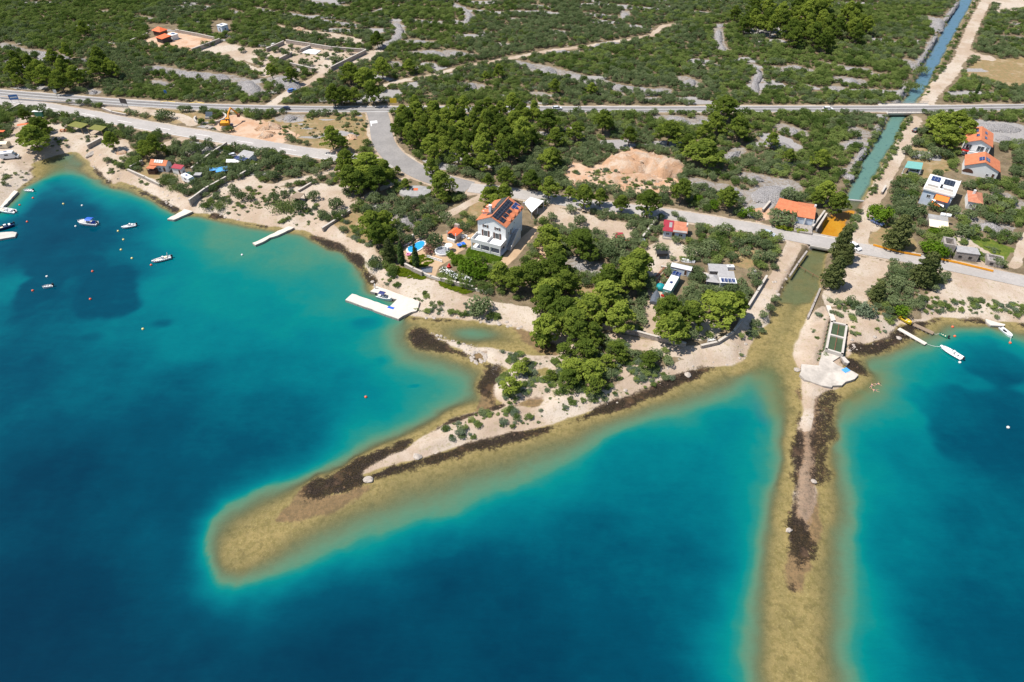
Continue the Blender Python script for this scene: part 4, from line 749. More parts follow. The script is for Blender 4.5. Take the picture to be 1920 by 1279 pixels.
for k, (px, py, hh, lab) in enumerate([(754, 497, 1.0, 'slim dark cypress at the pool wall nearer the sea'), (781, 502, 0.98, 'slim dark cypress standing on the bright lawn beside the pool'), (1829, 178, 0.75, 'lone dark cypress in the bushes behind the main road bridge')]):
    q = P(px, py); t = thing('cypress_tree', lab, 'cypress', (q.x, q.y, LZ - 0.05), k, 'cypresses'); t.scale = (1.35 if k < 2 else 1.0, 1.35 if k < 2 else 1.0, 1.22*hh)
    for nm, m in zip(('crown', 'trunk'), CYPR[k % 2]): link(bpy.data.objects.new(nm, m)).parent = t
    PLANTED.append((q.x, q.y, 1.5))
def olive(px, py, rp, protos=OLIV, word='grey-green', kind='olive_tree', noun='olive tree', hfac=1.0):
    q0 = P(px, py, LZ + 1.5); d = q0.y*CT - (q0.z - CAM_H)*ST; R = rp*d/F*1.05; q = P(px, py, LZ + 0.7*R*hfac)
    add_round(q.x, q.y, R, protos, word, kind, noun, hfac)
def add_round(x, y, R, protos, word, kind, noun, hfac=1.0):
    z = zat(x, y) - 0.05; sc = (R, R*(0.9 + 0.2*RNG.random()), R*hfac*(0.9 + 0.25*RNG.random())); m = protos[int(RNG.integers(len(protos)))]
    if noun == 'olive tree' and R > 1.5:
        t = thing(kind, None, noun, (x, y, z), RNG.random()*6.28, 'round trees and olives'); t.scale = sc
        link(bpy.data.objects.new('crown', m)).parent = t; link(bpy.data.objects.new('trunk', OTRUNK)).parent = t
    else:
        t = tag(link(bpy.data.objects.new(kind, m)), None, noun, 'bushes and shrubs' if noun == 'bush' else 'round trees and olives')
        t.location = (x, y, z); t.rotation_euler = (0, 0, RNG.random()*6.28); t.scale = sc
    ITEMS[noun].append((t, x, y, R, sizeword(R, 1.7, 2.7) + ' ' + word)); PLANTED.append((x, y, R*0.8))
OLIVES = [(587, 365, 14), (630, 380, 15), (605, 400, 12), (562, 385, 15), (512, 370, 15), (532, 362, 10), (652, 357, 13), (790, 435, 18), (816, 450, 20), (762, 448, 14), (740, 430, 14), (800, 420, 14), (835, 405, 14), (850, 420, 14), (870, 425, 14), (720, 390, 16), (752, 398, 16), (775, 405, 15), (690, 392, 15), (700, 372, 14), (735, 372, 15), (765, 382, 14), (800, 392, 14), (822, 392, 13), (885, 410, 12),
 (307, 212, 17), (342, 203, 10), (355, 203, 8), (125, 228, 12), (242, 250, 12), (260, 258, 10), (272, 262, 12), (75, 205, 14), (92, 212, 10), (300, 330, 0), (455, 300, 12), (400, 305, 15), (385, 318, 12), (415, 312, 10), (380, 322, 8), (440, 275, 12), (455, 278, 12), (470, 282, 12), (490, 288, 14), (505, 292, 12), (520, 300, 14), (540, 302, 12), (500, 305, 12), (525, 315, 12), (560, 310, 12), (552, 322, 12), (510, 330, 12), (480, 312, 12), (465, 315, 12), (590, 318, 12), (575, 300, 10), (610, 308, 12),
 (400, 288, 10), (350, 285, 14), (330, 280, 14), (375, 278, 14), (390, 270, 12), (365, 295, 14), (345, 300, 14), (320, 300, 12), (375, 300, 12), (360, 275, 12), (390, 345, 10), (375, 340, 10), (310, 330, 9), (325, 340, 10), (345, 350, 12), (440, 358, 12), (452, 368, 12), (435, 350, 9), (404, 365, 9), (420, 372, 8), (430, 375, 6), (470, 370, 8),
 (1240, 428, 14), (1355, 430, 15), (1240, 465, 16), (1268, 448, 11), (1298, 468, 20), (1332, 458, 20), (1262, 484, 7), (1240, 405, 9), (1278, 412, 10), (1265, 400, 8), (1385, 455, 16), (1410, 448, 16), (1428, 455, 14), (1400, 470, 14), (1440, 462, 14), (1375, 480, 14), (1425, 480, 16), (1445, 480, 14), (1340, 498, 10), (1300, 505, 12), (1315, 520, 14), (1320, 545, 18), (1345, 545, 14), (1390, 530, 16), (1400, 545, 14), (1372, 540, 14), (1415, 512, 14), (1290, 545, 14), (1418, 530, 12), (1300, 560, 12), (1330, 560, 12),
 (1467, 405, 24), (1480, 365, 18), (1500, 372, 14), (1712, 288, 11), (1700, 280, 12), (1720, 265, 12), (1735, 290, 12), (1755, 285, 14), (1775, 290, 12), (1700, 340, 13), (1715, 350, 13), (1735, 340, 12), (1760, 325, 12), (1680, 345, 10), (1690, 365, 14), (1710, 375, 14), (1725, 395, 16), (1700, 400, 16), (1750, 385, 12), (1790, 395, 14), (1820, 400, 14), (1840, 390, 14), (1855, 375, 14), (1870, 355, 12), (1850, 340, 12), (1820, 345, 14), (1880, 385, 12), (1895, 400, 12), (1808, 430, 17), (1865, 440, 9), (1895, 450, 8), (1910, 440, 10), (1885, 410, 14), (1860, 410, 14), (1900, 375, 12), (1850, 402, 10),
 (1160, 455, 22), (1145, 475, 20), (1170, 478, 16), (1125, 462, 14), (1088, 412, 13), (1070, 392, 11), (1185, 418, 12), (1205, 420, 10), (1190, 440, 10), (1180, 450, 8), (1135, 395, 8), (1125, 398, 7), (900, 568, 24), (895, 575, 16), (1452, 500, 9), (1445, 575, 11), (1455, 558, 9), (1432, 590, 10), (1420, 600, 11), (1418, 618, 10), (1432, 612, 8), (1675, 565, 14), (1660, 540, 16), (1700, 560, 14), (1685, 530, 18), (1705, 545, 12), (1645, 575, 9), (535, 100, 9), (527, 118, 8), (545, 86, 6), (558, 92, 7), (568, 116, 9), (580, 118, 8), (610, 104, 9), (626, 110, 9), (638, 110, 8), (655, 96, 8), (630, 92, 7), (495, 103, 8), (487, 95, 7), (516, 92, 8), (590, 62, 7), (540, 58, 7), (565, 62, 8), (600, 66, 6), (620, 78, 8), (655, 75, 9), (590, 78, 8), (480, 96, 7), (430, 118, 9), (452, 92, 8), (1690, 515, 15), (1612, 395, 8), (1610, 410, 7)]
for a in OLIVES:
    if a[2]: olive(*a)
for a in [(858, 486, 8), (868, 490, 9), (850, 492, 7), (863, 480, 6), (887, 497, 27), (872, 505, 18), (900, 512, 20), (1752, 462, 26), (1765, 470, 18), (1650, 400, 25), (1640, 392, 14), (1402, 396, 15), (1692, 577, 17), (1390, 402, 9), (1340, 385, 12), (1310, 372, 12), (1830, 472, 14), (1750, 432, 12)]: olive(*a, LUSH, 'lush bright green', 'broadleaf_tree')
for a in [(1625, 580, 17), (1635, 588, 10), (1612, 586, 8), (702, 485, 14), (712, 495, 9)]: olive(*a, SAGE, 'silvery blue-green')
# ---- scattered scrub: the 300 that show largest are bushes of their own, the others one mass
grid = {}
def ok_place(x, y, r, sep):
    gi, gj = int(x//6), int(y//6)
    for a in range(gi - 1, gi + 2):
        for b in range(gj - 1, gj + 2):
            for (u, v, q) in grid.get((a, b), ()):
                if (x-u)**2 + (y-v)**2 < (sep*(r+q))**2: return False
    grid.setdefault((gi, gj), []).append((x, y, r)); return True
for (x, y, r) in PLANTED: grid.setdefault((int(x//6), int(y//6)), []).append((x, y, r))
NOGO = []        # filled by the building outlines (px polygons) below
NOGO_PX = [[(748, 444), (800, 432), (885, 425), (962, 468), (962, 502), (890, 484), (845, 512), (800, 528), (748, 504)], [(940, 500), (1010, 425), (1025, 425), (960, 508)], [(885, 450), (950, 478), (1000, 440), (1000, 375), (900, 375)], [(1235, 410), (1300, 415), (1300, 450), (1235, 445)], [(1270, 490), (1310, 500), (1265, 560), (1235, 560), (1270, 510)], [(1320, 495), (1420, 500), (1400, 540), (1320, 535)], [(1440, 375), (1545, 380), (1545, 430), (1440, 430)], [(1795, 238), (1872, 235), (1872, 290), (1795, 290)], [(1800, 285), (1895, 285), (1895, 340), (1800, 340)], [(1725, 330), (1815, 325), (1815, 395), (1725, 395)], [(1808, 355), (1860, 355), (1860, 395), (1808, 395)], [(1735, 398), (1790, 400), (1790, 435), (1735, 435)], [(1690, 300), (1730, 300), (1730, 330), (1690, 330)], [(275, 290), (365, 300), (360, 335), (280, 330)], [(440, 280), (485, 285), (485, 310), (440, 310)], [(280, 45), (335, 45), (335, 80), (280, 80)], [(398, 38), (435, 38), (435, 65), (398, 65)], [(535, 355), (580, 355), (575, 380), (535, 380)], [(750, 345), (805, 345), (805, 375), (750, 375)]]
NG = [PP(p) for p in NOGO_PX]
def blocked(x, y):
    for q in NG:
        if q[:, 0].min() < x < q[:, 0].max() and q[:, 1].min() < y < q[:, 1].max() and sdist(np.array([x]), np.array([y]), q)[0] > -1.0: return True
    return False
from bisect import bisect
HEAPM = None
def scatter(n, xr, yr, rmin, rmax, sep, thr, edge=True):
    out = []
    X = xr[0] + RNG.random(n)*(xr[1] - xr[0]); Y = yr[0] + RNG.random(n)*(yr[1] - yr[0])
    V = lut(VEGL if rmax < 1.5 else VEG, X, Y)*(1 - np.clip(lut(HEAPG, X, Y), 0, 1)); cl = vnoise(X, Y, 26, 201, 3); C2 = vnoise(X, Y, 11, 202, 2); PXX, PYY = pix(X, Y, LZ); U = RNG.random(n)
    for k in range(n):
        if not (-110 < PXX[k] < 2030 and PYY[k] > -40): continue
        if V[k] < 0.15 or U[k] > V[k]*(0.55 + 1.3*sstep(C2[k], 0.25, 0.5)): continue
        r = rmin + (rmax - rmin)*(0.25*U[k] + 0.75*cl[k]*RNG.random()**0.6)
        if blocked(X[k], Y[k]) or not ok_place(X[k], Y[k], r, sep): continue
        out.append((X[k], Y[k], r))
    return out
# ================================================================ heaps of field stones (karst clearance cairns) and walls
HEAPS = [([(2, 84), (35, 94)], 5, 1.2), ([(50, 97), (80, 102), (110, 108), (128, 115)], 6, 1.5), ([(150, 112), (162, 114)], 3, 0.8), ([(35, 126), (38, 134)], 7, 2), ([(272, 129), (290, 128), (312, 132)], 6, 1.5), ([(318, 134), (350, 140), (390, 143), (430, 147)], 7, 1.6), ([(285, 155), (312, 161)], 6, 1.3), ([(444, 152), (468, 160), (476, 174)], 8, 1.5), ([(170, 171), (178, 174)], 4, 1.2), ([(482, 17), (512, 24)], 4, 1.2),
 ([(540, 26), (567, 31), (590, 37), (617, 41), (675, 49)], 3.5, 1.1), ([(580, 4), (620, 8), (650, 14)], 3.5, 1.1), ([(697, 25), (717, 18), (752, 10)], 3, 1), ([(740, 42), (752, 60), (740, 75), (712, 90)], 4.5, 1), ([(842, 5), (865, 15), (882, 30), (870, 47)], 3.5, 1), ([(775, 38), (825, 45)], 3.5, 1.2), ([(767, 77), (810, 82)], 5, 1.5), ([(778, 100), (808, 99), (837, 107)], 6.5, 1.6), ([(842, 97), (885, 105)], 4.5, 1.2), ([(738, 119), (746, 124)], 5, 1.4), ([(507, 147), (530, 150), (558, 164)], 9, 2.2), ([(870, 160), (893, 163)], 7, 1.8),
 ([(1022, 99), (1075, 97)], 6, 1.3), ([(1110, 88), (1160, 78)], 5, 1.2), ([(968, 117), (1005, 126)], 4.5, 1.2), ([(1008, 128), (1042, 137)], 10, 1.8), ([(1065, 138), (1105, 152), (1130, 155)], 5.5, 1.5), ([(1140, 158), (1165, 165), (1200, 168), (1225, 173), (1245, 169)], 5, 1.5), ([(1127, 172), (1160, 177)], 3.5, 1.2), ([(1212, 186), (1230, 187)], 4, 1.2), ([(1282, 150), (1300, 158)], 8, 2), ([(1345, 48), (1360, 47)], 4, 1.2), ([(1347, 55), (1348, 82), (1358, 97)], 4, 1.2), ([(1410, 122), (1425, 140), (1415, 155), (1417, 175)], 3.5, 1.2), ([(1100, 26), (1152, 32)], 3.5, 1.2), ([(1172, 22), (1172, 35)], 4, 1.1), ([(1242, 12), (1270, 16)], 4, 1.3), ([(1300, 22), (1330, 25)], 3.5, 1.1), ([(1035, 58), (1062, 62)], 4.5, 1.4), ([(1000, 177), (1012, 178)], 5, 1.3), ([(1240, 222), (1270, 224), (1297, 232)], 6, 1.5), ([(1312, 222), (1335, 232)], 4.5, 1.3), ([(1068, 245), (1078, 250)], 5, 1.4), ([(1360, 300), (1387, 281)], 3.5, 1.2),
 ([(1467, 132), (1490, 127), (1515, 134)], 6, 1.6), ([(1540, 119), (1552, 121)], 4, 1.2), ([(1572, 125), (1600, 131), (1622, 131)], 4.5, 1.3), ([(1578, 149), (1612, 155)], 8, 2), ([(1558, 168), (1572, 166)], 6, 1.8), ([(1742, 34), (1762, 38), (1752, 56)], 7, 1.5), ([(1798, 2), (1772, 38)], 2.2, .9), ([(1757, 65), (1721, 122)], 2.0, .9), ([(1702, 155), (1680, 192)], 2.0, .9), ([(1702, 116), (1718, 130)], 6, 1.3), ([(1470, 240), (1498, 250)], 7, 1.6), ([(1442, 267), (1488, 277)], 6, 1.6), ([(1604, 245), (1616, 250)], 6, 1.5), ([(1582, 275), (1618, 264)], 4.5, 1.2), ([(1652, 236), (1638, 256)], 2.0, 0.9), ([(1630, 266), (1598, 316)], 1.8, 0.8), ([(1822, 233), (1860, 238), (1915, 240)], 7, 1.3), ([(1868, 258), (1900, 262)], 8, 1.2),
 ([(1299, 342), (1333, 350)], 5.5, 1.4), ([(1357, 353), (1393, 364)], 5, 1.3), ([(1402, 332), (1433, 337)], 5.5, 1.4), ([(1418, 376), (1440, 364), (1470, 350)], 11, 1.2), ([(1585, 322), (1598, 335)], 4, 1.1), ([(1832, 421), (1860, 425), (1887, 431)], 6, 1.4), ([(1882, 370), (1903, 383)], 7, 1.4), ([(744, 411), (775, 418)], 5.5, 1.5), ([(355, 285), (372, 276)], 4, 1.3), ([(690, 388), (722, 386)], 2.2, 0.9), ([(530, 222), (556, 218)], 5, 1.2), ([(1800, 405), (1828, 412)], 3.5, 1.2), ([(1120, 502), (1135, 508)], 5, 0.7), ([(1078, 494), (1098, 505)], 6, 0.6), ([(640, 128), (652, 122)], 4, 1.2), ([(930, 82), (955, 84)], 3, 1), ([(960, 36), (985, 38)], 3, 1), ([(905, 60), (925, 63)], 3, 1), ([(800, 15), (815, 17)], 3.5, 1.1), ([(1000, 10), (1030, 14)], 3, 1), ([(190, 22), (200, 22)], 3, 1), ([(255, 32), (285, 36)], 3, 1), ([(430, 20), (455, 27)], 3, 1), ([(362, 12), (385, 16)], 3, 1), ([(700, 62), (715, 66)], 3, 1), ([(1450, 128), (1462, 131)], 4, 1.3), ([(1640, 140), (1655, 143)], 4, 1.2), ([(1880, 70), (1912, 72)], 5, 1.3), ([(1905, 45), (1925, 48)], 4, 1.2)]
HEAPG = mk()
for pts, wd, h in HEAPS:
    q = PP(pts); box_eval(XX, YY, q, wd + 4, lambda X, Y: sstep(ldist(X, Y, q) - wd/2 - 1.1, 1.2, -0.3), HEAPG)
def stone_heap_mat():
    n = NT('heaped_limestone'); p = n.pos(); v = n.n('TexVoronoi', Scale=2.2); n.set(v.inputs['Vector'], p); k = n.noise(0.25, 5, 0.65, p); k3 = n.noise(2.6, 4, 0.7, p)
    c = n.mix(n.smooth(k, 0.35, 0.65), (0.36, 0.34, 0.335), (0.45, 0.42, 0.405)); c = n.mix(n.math('MULTIPLY', n.smooth(k3, 0.52, 0.40), 0.75), c, (0.16, 0.145, 0.14)); c = n.mix(n.math('MULTIPLY', n.smooth(v.outputs['Distance'], 0.35, 0.6), 0.45), c, (0.14, 0.13, 0.125))
    return n.surf(n.pbr(c, 0.95, 0, n.bump(n.math('SUBTRACT', k3, v.outputs['Distance']), 1.0, 0.35)))
M_HEAP = stone_heap_mat()
def ridge(name, pts, width, h, mat_, seed, zn=0.10):
    c, nr = ribbon(pts, width, 0, step=1.1); nseg = len(c); W = 9; r = np.random.default_rng(seed); V = np.zeros((nseg, W, 3))
    s = np.linspace(0, 1, nseg); endt = np.minimum(1, np.minimum(s, 1 - s)*max(2.2, nseg*0.22)); ww = width*(0.62 + 0.75*vnoise(c[:, 0], c[:, 1], 7, seed))*(0.25 + 0.75*np.sqrt(endt))
    for j in range(W):
        t = -1 + 2*j/(W - 1); off = t*ww/2
        V[:, j, :2] = c + nr*off[:, None] + r.normal(size=(nseg, 2))*0.22
        V[:, j, 2] = LZ - 0.35 + (h + 0.35)*np.sqrt(np.clip(1 - abs(t)**1.7, 0, 1))*(0.3 + 0.7*endt)*(0.8 + 0.35*r.random(nseg)) + r.normal(size=nseg)*zn
    i = np.arange(nseg*W).reshape(nseg, W); f = np.stack([i[:-1, :-1], i[1:, :-1], i[1:, 1:], i[:-1, 1:]], -1).reshape(-1, 4)
    o = link(bpy.data.objects.new(name, np_mesh(name, V.reshape(-1, 3), f, mat_, False))); m = o.data
    bm = bmesh.new(); bm.from_mesh(m); bmesh.ops.recalc_face_normals(bm, faces=bm.faces)
    if sum(q.normal.z for q in bm.faces) < 0: bmesh.ops.reverse_faces(bm, faces=bm.faces)
    bm.to_mesh(m); bm.free(); return o
rock = np.maximum(rock, 0.5*HEAPG*(1 - np.maximum(sand, ROADM))); tm.attributes['rock'].data.foreach_set('value', rock.astype(np.float32).ravel())
hitems = []
for k, (pts, wd, h) in enumerate(HEAPS):
    wd *= 1.15; h *= 1.15; q = PP(pts, LZ + h*0.5); ln = np.hypot(*(q[-1] - q[0])); d = ('broad' if wd >= 6.5 else 'narrow' if wd < 3.6 else 'plain') + (' long' if ln > 18 else ' short')
    o = ridge('stone_heap', q, wd, h, M_HEAP, 500 + k); tag(o, None, 'stone heap', 'heaps of grey field stones')
    c = q.mean(0); hitems.append((o, c[0], c[1], wd, 'grey ' + d))
label_all(hitems, 'stone heap')
# spoil of the soil pit and small earth piles
def spoil_mat():
    n = NT('orange_spoil'); p = n.pos(); k = n.noise(0.18, 5, 0.65, p); k2 = n.noise(1.8, 5, 0.7, p); c = n.mix(n.smooth(k, 0.38, 0.62), (0.47, 0.28, 0.165), (0.53, 0.415, 0.315)); c = n.mix(n.math('MULTIPLY', n.smooth(k2, 0.52, 0.62), 0.55), c, (0.42, 0.24, 0.13))
    return n.surf(n.pbr(c, 0.95, 0, n.bump(k2, 1.0, 0.5)))
M_SPOIL = spoil_mat()
for pts, wd, h, lab in [([(1160, 318), (1182, 296), (1215, 302), (1255, 310), (1285, 318)], 16, 3.2, 'big orange mound of dug soil in the soil pit'), ([(1120, 335), (1190, 330), (1240, 335)], 8, 1.0, 'low pale bank of rubble along the pit floor'),
    ([(478, 240), (505, 232), (525, 238)], 6, 1.8, 'pinkish earth pile by the excavator'), ([(485, 254), (515, 246)], 6, 2.0, 'reddish earth pile beside the coast road'), ([(650, 252), (668, 258)], 6, 1.6, 'orange earth pile beside the curved link road'), ([(618, 281), (640, 284)], 4, 1.0, 'low orange earth pile at the end of the coast road'), ([(215, 284), (236, 284)], 5, 1.3, 'pinkish earth pile on the bare ground above the beach cove'), ([(548, 55), (572, 52)], 5, 1.3, 'small sandy mound behind the walled olive plot'), ([(612, 64), (622, 66)], 4, 1.1, 'sandy cone of soil behind the walled olive plot')]:
    tag(ridge('earth_mound', PP(pts, LZ + h*0.5), wd, h, M_SPOIL, int(wd*31 + h*7), 0.10*h + .1), lab, 'earth mound')
# built stone walls
def wall(pts, h, lab, t=0.55, mat_=None, name='stone_wall', z0=None, cap=True):
    q = PP(pts, LZ + h*0.5); root = thing(name, lab, 'wall', (q[0][0], q[0][1], LZ)); root['kind'] = 'thing'; mb = MB(); cp = MB(); z0_ = -0.4
    for a, b in zip(q, q[1:]):
        d = b - a; L_ = np.hypot(*d); an = math.atan2(d[1], d[0]); m = (a + b)/2 - q[0]
        mb.box((m[0], m[1], (h + z0_)/2), (L_ + t*0.5, t, h - z0_), an); cp.box((m[0], m[1], h + 0.05), (L_ + t*0.5 + .06, t + 0.12, 0.1), an)
    mb.build('wall_body', mat_ or M_STONE, root)
    if cap: cp.build('coping', M_CAPSTONE, root)
    return root
WALLS = [([(246, 78), (277, 65)], 1.8, 'stone wall segment leading down from the red hipped pavilion'), ([(361, 95), (412, 76)], 2.0, 'side wall of the pavilion yard facing the road'), ([(412, 75), (372, 66), (330, 58)], 1.6, 'back wall of the pavilion yard below the hillside cottage'), ([(525, 112), (547, 101)], 1.8, 'low inner wall with end post in the walled olive plot'), ([(564, 95), (582, 88)], 1.6, 'short inner wall beside the white slab of the olive plot'), ([(537, 78), (584, 85), (622, 91), (686, 96)], 1.8, 'long back wall of the walled olive plot'), ([(621, 129), (686, 97)], 2.0, 'long sloping side wall of the walled olive plot'), ([(545, 121), (592, 132)], 1.7, 'front wall of the walled olive plot'), ([(500, 94), (532, 80)], 1.8, 'wall between the two bare plots on the hillside'),
 ([(356, 379), (386, 357), (424, 336)], 2.0, 'tall brownish wall running up from the broad stone pier'), ([(360, 318), (392, 293), (425, 270)], 1.6, 'boundary wall beside the maroon roofed shed rising to the coast road'), ([(448, 332), (482, 311)], 1.6, 'boundary wall below the solar roofed hut'), ([(245, 315), (267, 304)], 1.5, 'short dark wall left of the tiled cottage by the bay'), ([(240, 319), (272, 333), (300, 347)], 0.8, 'low pale seaside wall below the tiled cottage'), ([(8, 214), (40, 198)], 2.0, 'wall beside the concrete ramp near the blue direction sign'), ([(165, 275), (190, 262)], 1.6, 'retaining wall above the rocky cove shore'), ([(605, 429), (632, 412), (656, 396)], 0.9, 'dry stone wall along the dry grass plot'), ([(560, 358), (590, 340)], 0.7, 'low broken wall behind the timber sun shelter'),
 ([(760, 498), (775, 506), (791, 513)], 1.5, 'garden wall in front of the two cypresses'), ([(827, 524), (856, 532), (886, 540)], 1.3, 'garden wall below the white flowering hedge'), ([(759, 453), (776, 444)], 1.8, 'wall closing the head of the villa pool'), ([(1192, 624), (1240, 637), (1285, 647)], 1.4, 'field wall along the shore track below the pines'), ([(1315, 650), (1345, 643), (1375, 624), (1391, 601)], 1.0, 'curved boundary wall at the shore track bend'), ([(1402, 577), (1420, 548), (1437, 520)], 1.2, 'boundary wall along the canal bank track'), ([(1130, 612), (1190, 624)], 1.6, 'tall field wall under the pines beside the shore track'),
 ([(1430, 395), (1443, 380)], 1.2, 'short wall beside the orange canal house yard'), ([(1660, 350), (1653, 362)], 1.0, 'low wall beside the canal dirt road near the blue van'), ([(1205, 446), (1225, 420), (1232, 410)], 1.5, 'wall between gravel drive and the red and orange shack'), ([(193, 204), (210, 211), (236, 216)], 1.0, 'low planter wall under the wooden billboard'), ([(1240, 500), (1330, 515)], 0.5, 'low crumbling wall behind the long white trailer'), ([(1690, 327), (1725, 336)], 0.8, 'low white garden wall in front of the teal carport')]
for pts, h, lab in WALLS: wall(pts, h, lab)
wall([(791, 512), (808, 519), (826, 525)], 0.7, 'low gate wall across the terrace ramp', mat_=M_CONC)
wall([(886, 541), (912, 549)], 0.7, 'low step wall at the corner of the villa garden', mat_=M_CONC)
def ring_wall(px, py, r, h, lab, a0=0, a1=6.28, t=0.7):
    c = P(px, py); root = thing('planter_wall', lab, 'wall', (c.x, c.y, LZ)); root['kind'] = 'thing'; mb = MB(); n = 30; sec = []
    for k in range(n + 1):
        a = a0 + (a1 - a0)*k/n; u = (math.cos(a), math.sin(a)*0.85); sec.append([(u[0]*(r - t/2), u[1]*(r - t/2), -0.2), (u[0]*(r + t/2), u[1]*(r + t/2), -0.2), (u[0]*(r + t/2), u[1]*(r + t/2), h), (u[0]*(r - t/2), u[1]*(r - t/2), h)])
    mb.loft(sec); mb.build('wall_body', M_CAPSTONE, root); return root
ring_wall(395, 223, 6.6, 1.0, 'round stone planter ring beside the excavator', -3.3, 1.6)
# canal walls, weir and lower bank walls
for pts, lab in [([(1481, 517), (1496, 494), (1513, 471)], 'mossy canal wall on the track side below the low bridge'), ([(1538, 541), (1527, 567), (1515, 595)], 'pale canal wall beside the parking ground')]:
    wall(pts, 0.2, lab, 0.55, M_GRAYST, 'canal_wall', cap=False)
def beam(p, q, wd, z0, z1, mb):
    a, b = P(*p, z1), P(*q, z1); d = b - a; mb.box(((a.x + b.x)/2, (a.y + b.y)/2, (z0 + z1)/2), (math.hypot(d.x, d.y), wd, z1 - z0), math.atan2(d.y, d.x))
mb = MB(); beam((1592, 374), (1624, 377), 0.9, -1.5, 0.35, mb); tag(mb.build('canal_weir', M_CONCG), 'dark low weir sill across the canal above the orange shallows', 'weir')
# ================================================================ scrub: 300 bushes of their own, the rest one mass
PTS = scatter(130000, (-400, 400), (110, 520), 1.2, 3.2, 0.52, 0)
def seen(x, y, r): return r/(y*CT + CAM_H*ST)
PTS.sort(key=lambda q: -seen(*q))
inview = lambda q: -10 < pix(q[0], q[1])[0] < 1930 and pix(q[0], q[1])[1] > 4
own, rest = [], []
for q in PTS: (own if len(own) < 296 and inview(q) else rest).append(q)
for x, y, r in own:
    ol = vnoise(np.array([x]), np.array([y]), 40, 77)[0] > 0.5
    if ol: add_round(x, y, r, OLIV, 'grey-green', 'bush', 'bush', 0.95)
    else: add_round(x, y, r, BUSH, 'dark green' if RNG.random() < 0.5 else 'fresh green', 'bush', 'bush', 0.95)
for noun, its in ITEMS.items(): label_all(its, noun)
def stuff(name, label, cat, pts, protos, seed, zs=(0.8, 1.15), pick=None):
    "one object of many plants: points with instances"
    r = np.random.default_rng(seed); n = len(pts); P_ = np.array(pts); z = lut(ZZ, P_[:, 0], P_[:, 1]) - 0.05
    m = bpy.data.meshes.new(name); m.vertices.add(n); m.vertices.foreach_set('co', np.stack([P_[:, 0], P_[:, 1], z], -1).astype(np.float32).ravel())
    for nm, dat in (('rot', np.stack([0*z, 0*z, r.random(n)*6.28], -1)), ('scl', np.stack([P_[:, 2]*(0.9 + 0.2*r.random(n)), P_[:, 2]*(0.9 + 0.2*r.random(n)), P_[:, 2]*(zs[0] + (zs[1] - zs[0])*r.random(n))], -1))):
        a = m.attributes.new(nm, 'FLOAT_VECTOR', 'POINT'); a.data.foreach_set('vector', dat.astype(np.float32).ravel())
    a = m.attributes.new('kind_index', 'INT', 'POINT'); a.data.foreach_set('value', (np.asarray(pick) if pick is not None else r.integers(0, len(protos), n)).astype(np.int32))
    coll = bpy.data.collections.new(name + '_kinds')
    for i, pm in enumerate(protos): coll.objects.link(bpy.data.objects.new(f'{name}_kind_{i:02d}', pm))
    g = bpy.data.node_groups.new(name + '_nodes', 'GeometryNodeTree'); g.interface.new_socket('Geometry', in_out='INPUT', socket_type='NodeSocketGeometry'); g.interface.new_socket('Geometry', in_out='OUTPUT', socket_type='NodeSocketGeometry')
    N = g.nodes.new; gi, go = N('NodeGroupInput'), N('NodeGroupOutput'); ci = N('GeometryNodeCollectionInfo'); ci.inputs[0].default_value = coll; ci.inputs[1].default_value = True; ci.inputs[2].default_value = True
    ip = N('GeometryNodeInstanceOnPoints'); ip.inputs['Pick Instance'].default_value = True; mp = N('GeometryNodeMeshToPoints')
    def na(nm, t):
        q = N('GeometryNodeInputNamedAttribute'); q.data_type = t; q.inputs[0].default_value = nm; return next(s for s in q.outputs if s.enabled and s.name == 'Attribute')
    L_ = g.links.new; L_(gi.outputs[0], ip.inputs['Points']); L_(ci.outputs[0], ip.inputs['Instance']); L_(na('kind_index', 'INT'), ip.inputs['Instance Index']); L_(na('rot', 'FLOAT_VECTOR'), ip.inputs['Rotation']); L_(na('scl', 'FLOAT_VECTOR'), ip.inputs['Scale']); L_(ip.outputs[0], go.inputs[0])
    o = link(bpy.data.objects.new(name, m)); md = o.modifiers.new('plants', 'NODES'); md.node_group = g
    return tag(o, label, cat, kind='stuff')
XY = np.array(rest); sel = vnoise(XY[:, 0], XY[:, 1], 40, 77)
u_ = RNG.random(len(rest)); olv = (sel + (u_ - 0.5)*0.35) > 0.5
pick = np.where(olv, RNG.integers(0, 5, len(rest)), 5 + RNG.integers(0, 6, len(rest)))
stuff('scrub', 'dense green scrub covering the stony hillside', 'scrub', rest, OLIV + BUSH, 1, (0.75, 1.15), pick)
# low scrub under and between: smaller, denser
low = [q for q in scatter(70000, (-400, 400), (110, 520), 0.55, 1.15, 0.55, 0)]
for pts, k in [([(1618, 377), (1634, 345), (1653, 306), (1670, 280), (1684, 250), (1698, 222), (1707, 224), (1693, 253), (1680, 283), (1663, 310), (1645, 348), (1629, 380)], 170), ([(1720, 190), (1736, 167), (1755, 131), (1778, 86), (1801, 45), (1824, 0), (1834, 0), (1812, 45), (1790, 88), (1767, 133), (1747, 168), (1731, 192)], 260), ([(1663, 220), (1630, 281), (1590, 352), (1582, 350), (1622, 279), (1655, 218)], 120), ([(1798, 0), (1750, 86), (1690, 190), (1682, 188), (1742, 84), (1790, 0)], 150), ([(1580, 440), (1602, 405), (1612, 410), (1592, 445)], 25)]:
    q = PP(pts, .8); lo, hi = q.min(0), q.max(0); X = lo[0] + RNG.random(k*14)*(hi[0] - lo[0]); Y = lo[1] + RNG.random(k*14)*(hi[1] - lo[1]); s_ = sdist(X, Y, q) > 0; low += [(x, y, 0.6 + 1.1*RNG.random()**2) for x, y in zip(X[s_][:k], Y[s_][:k])]
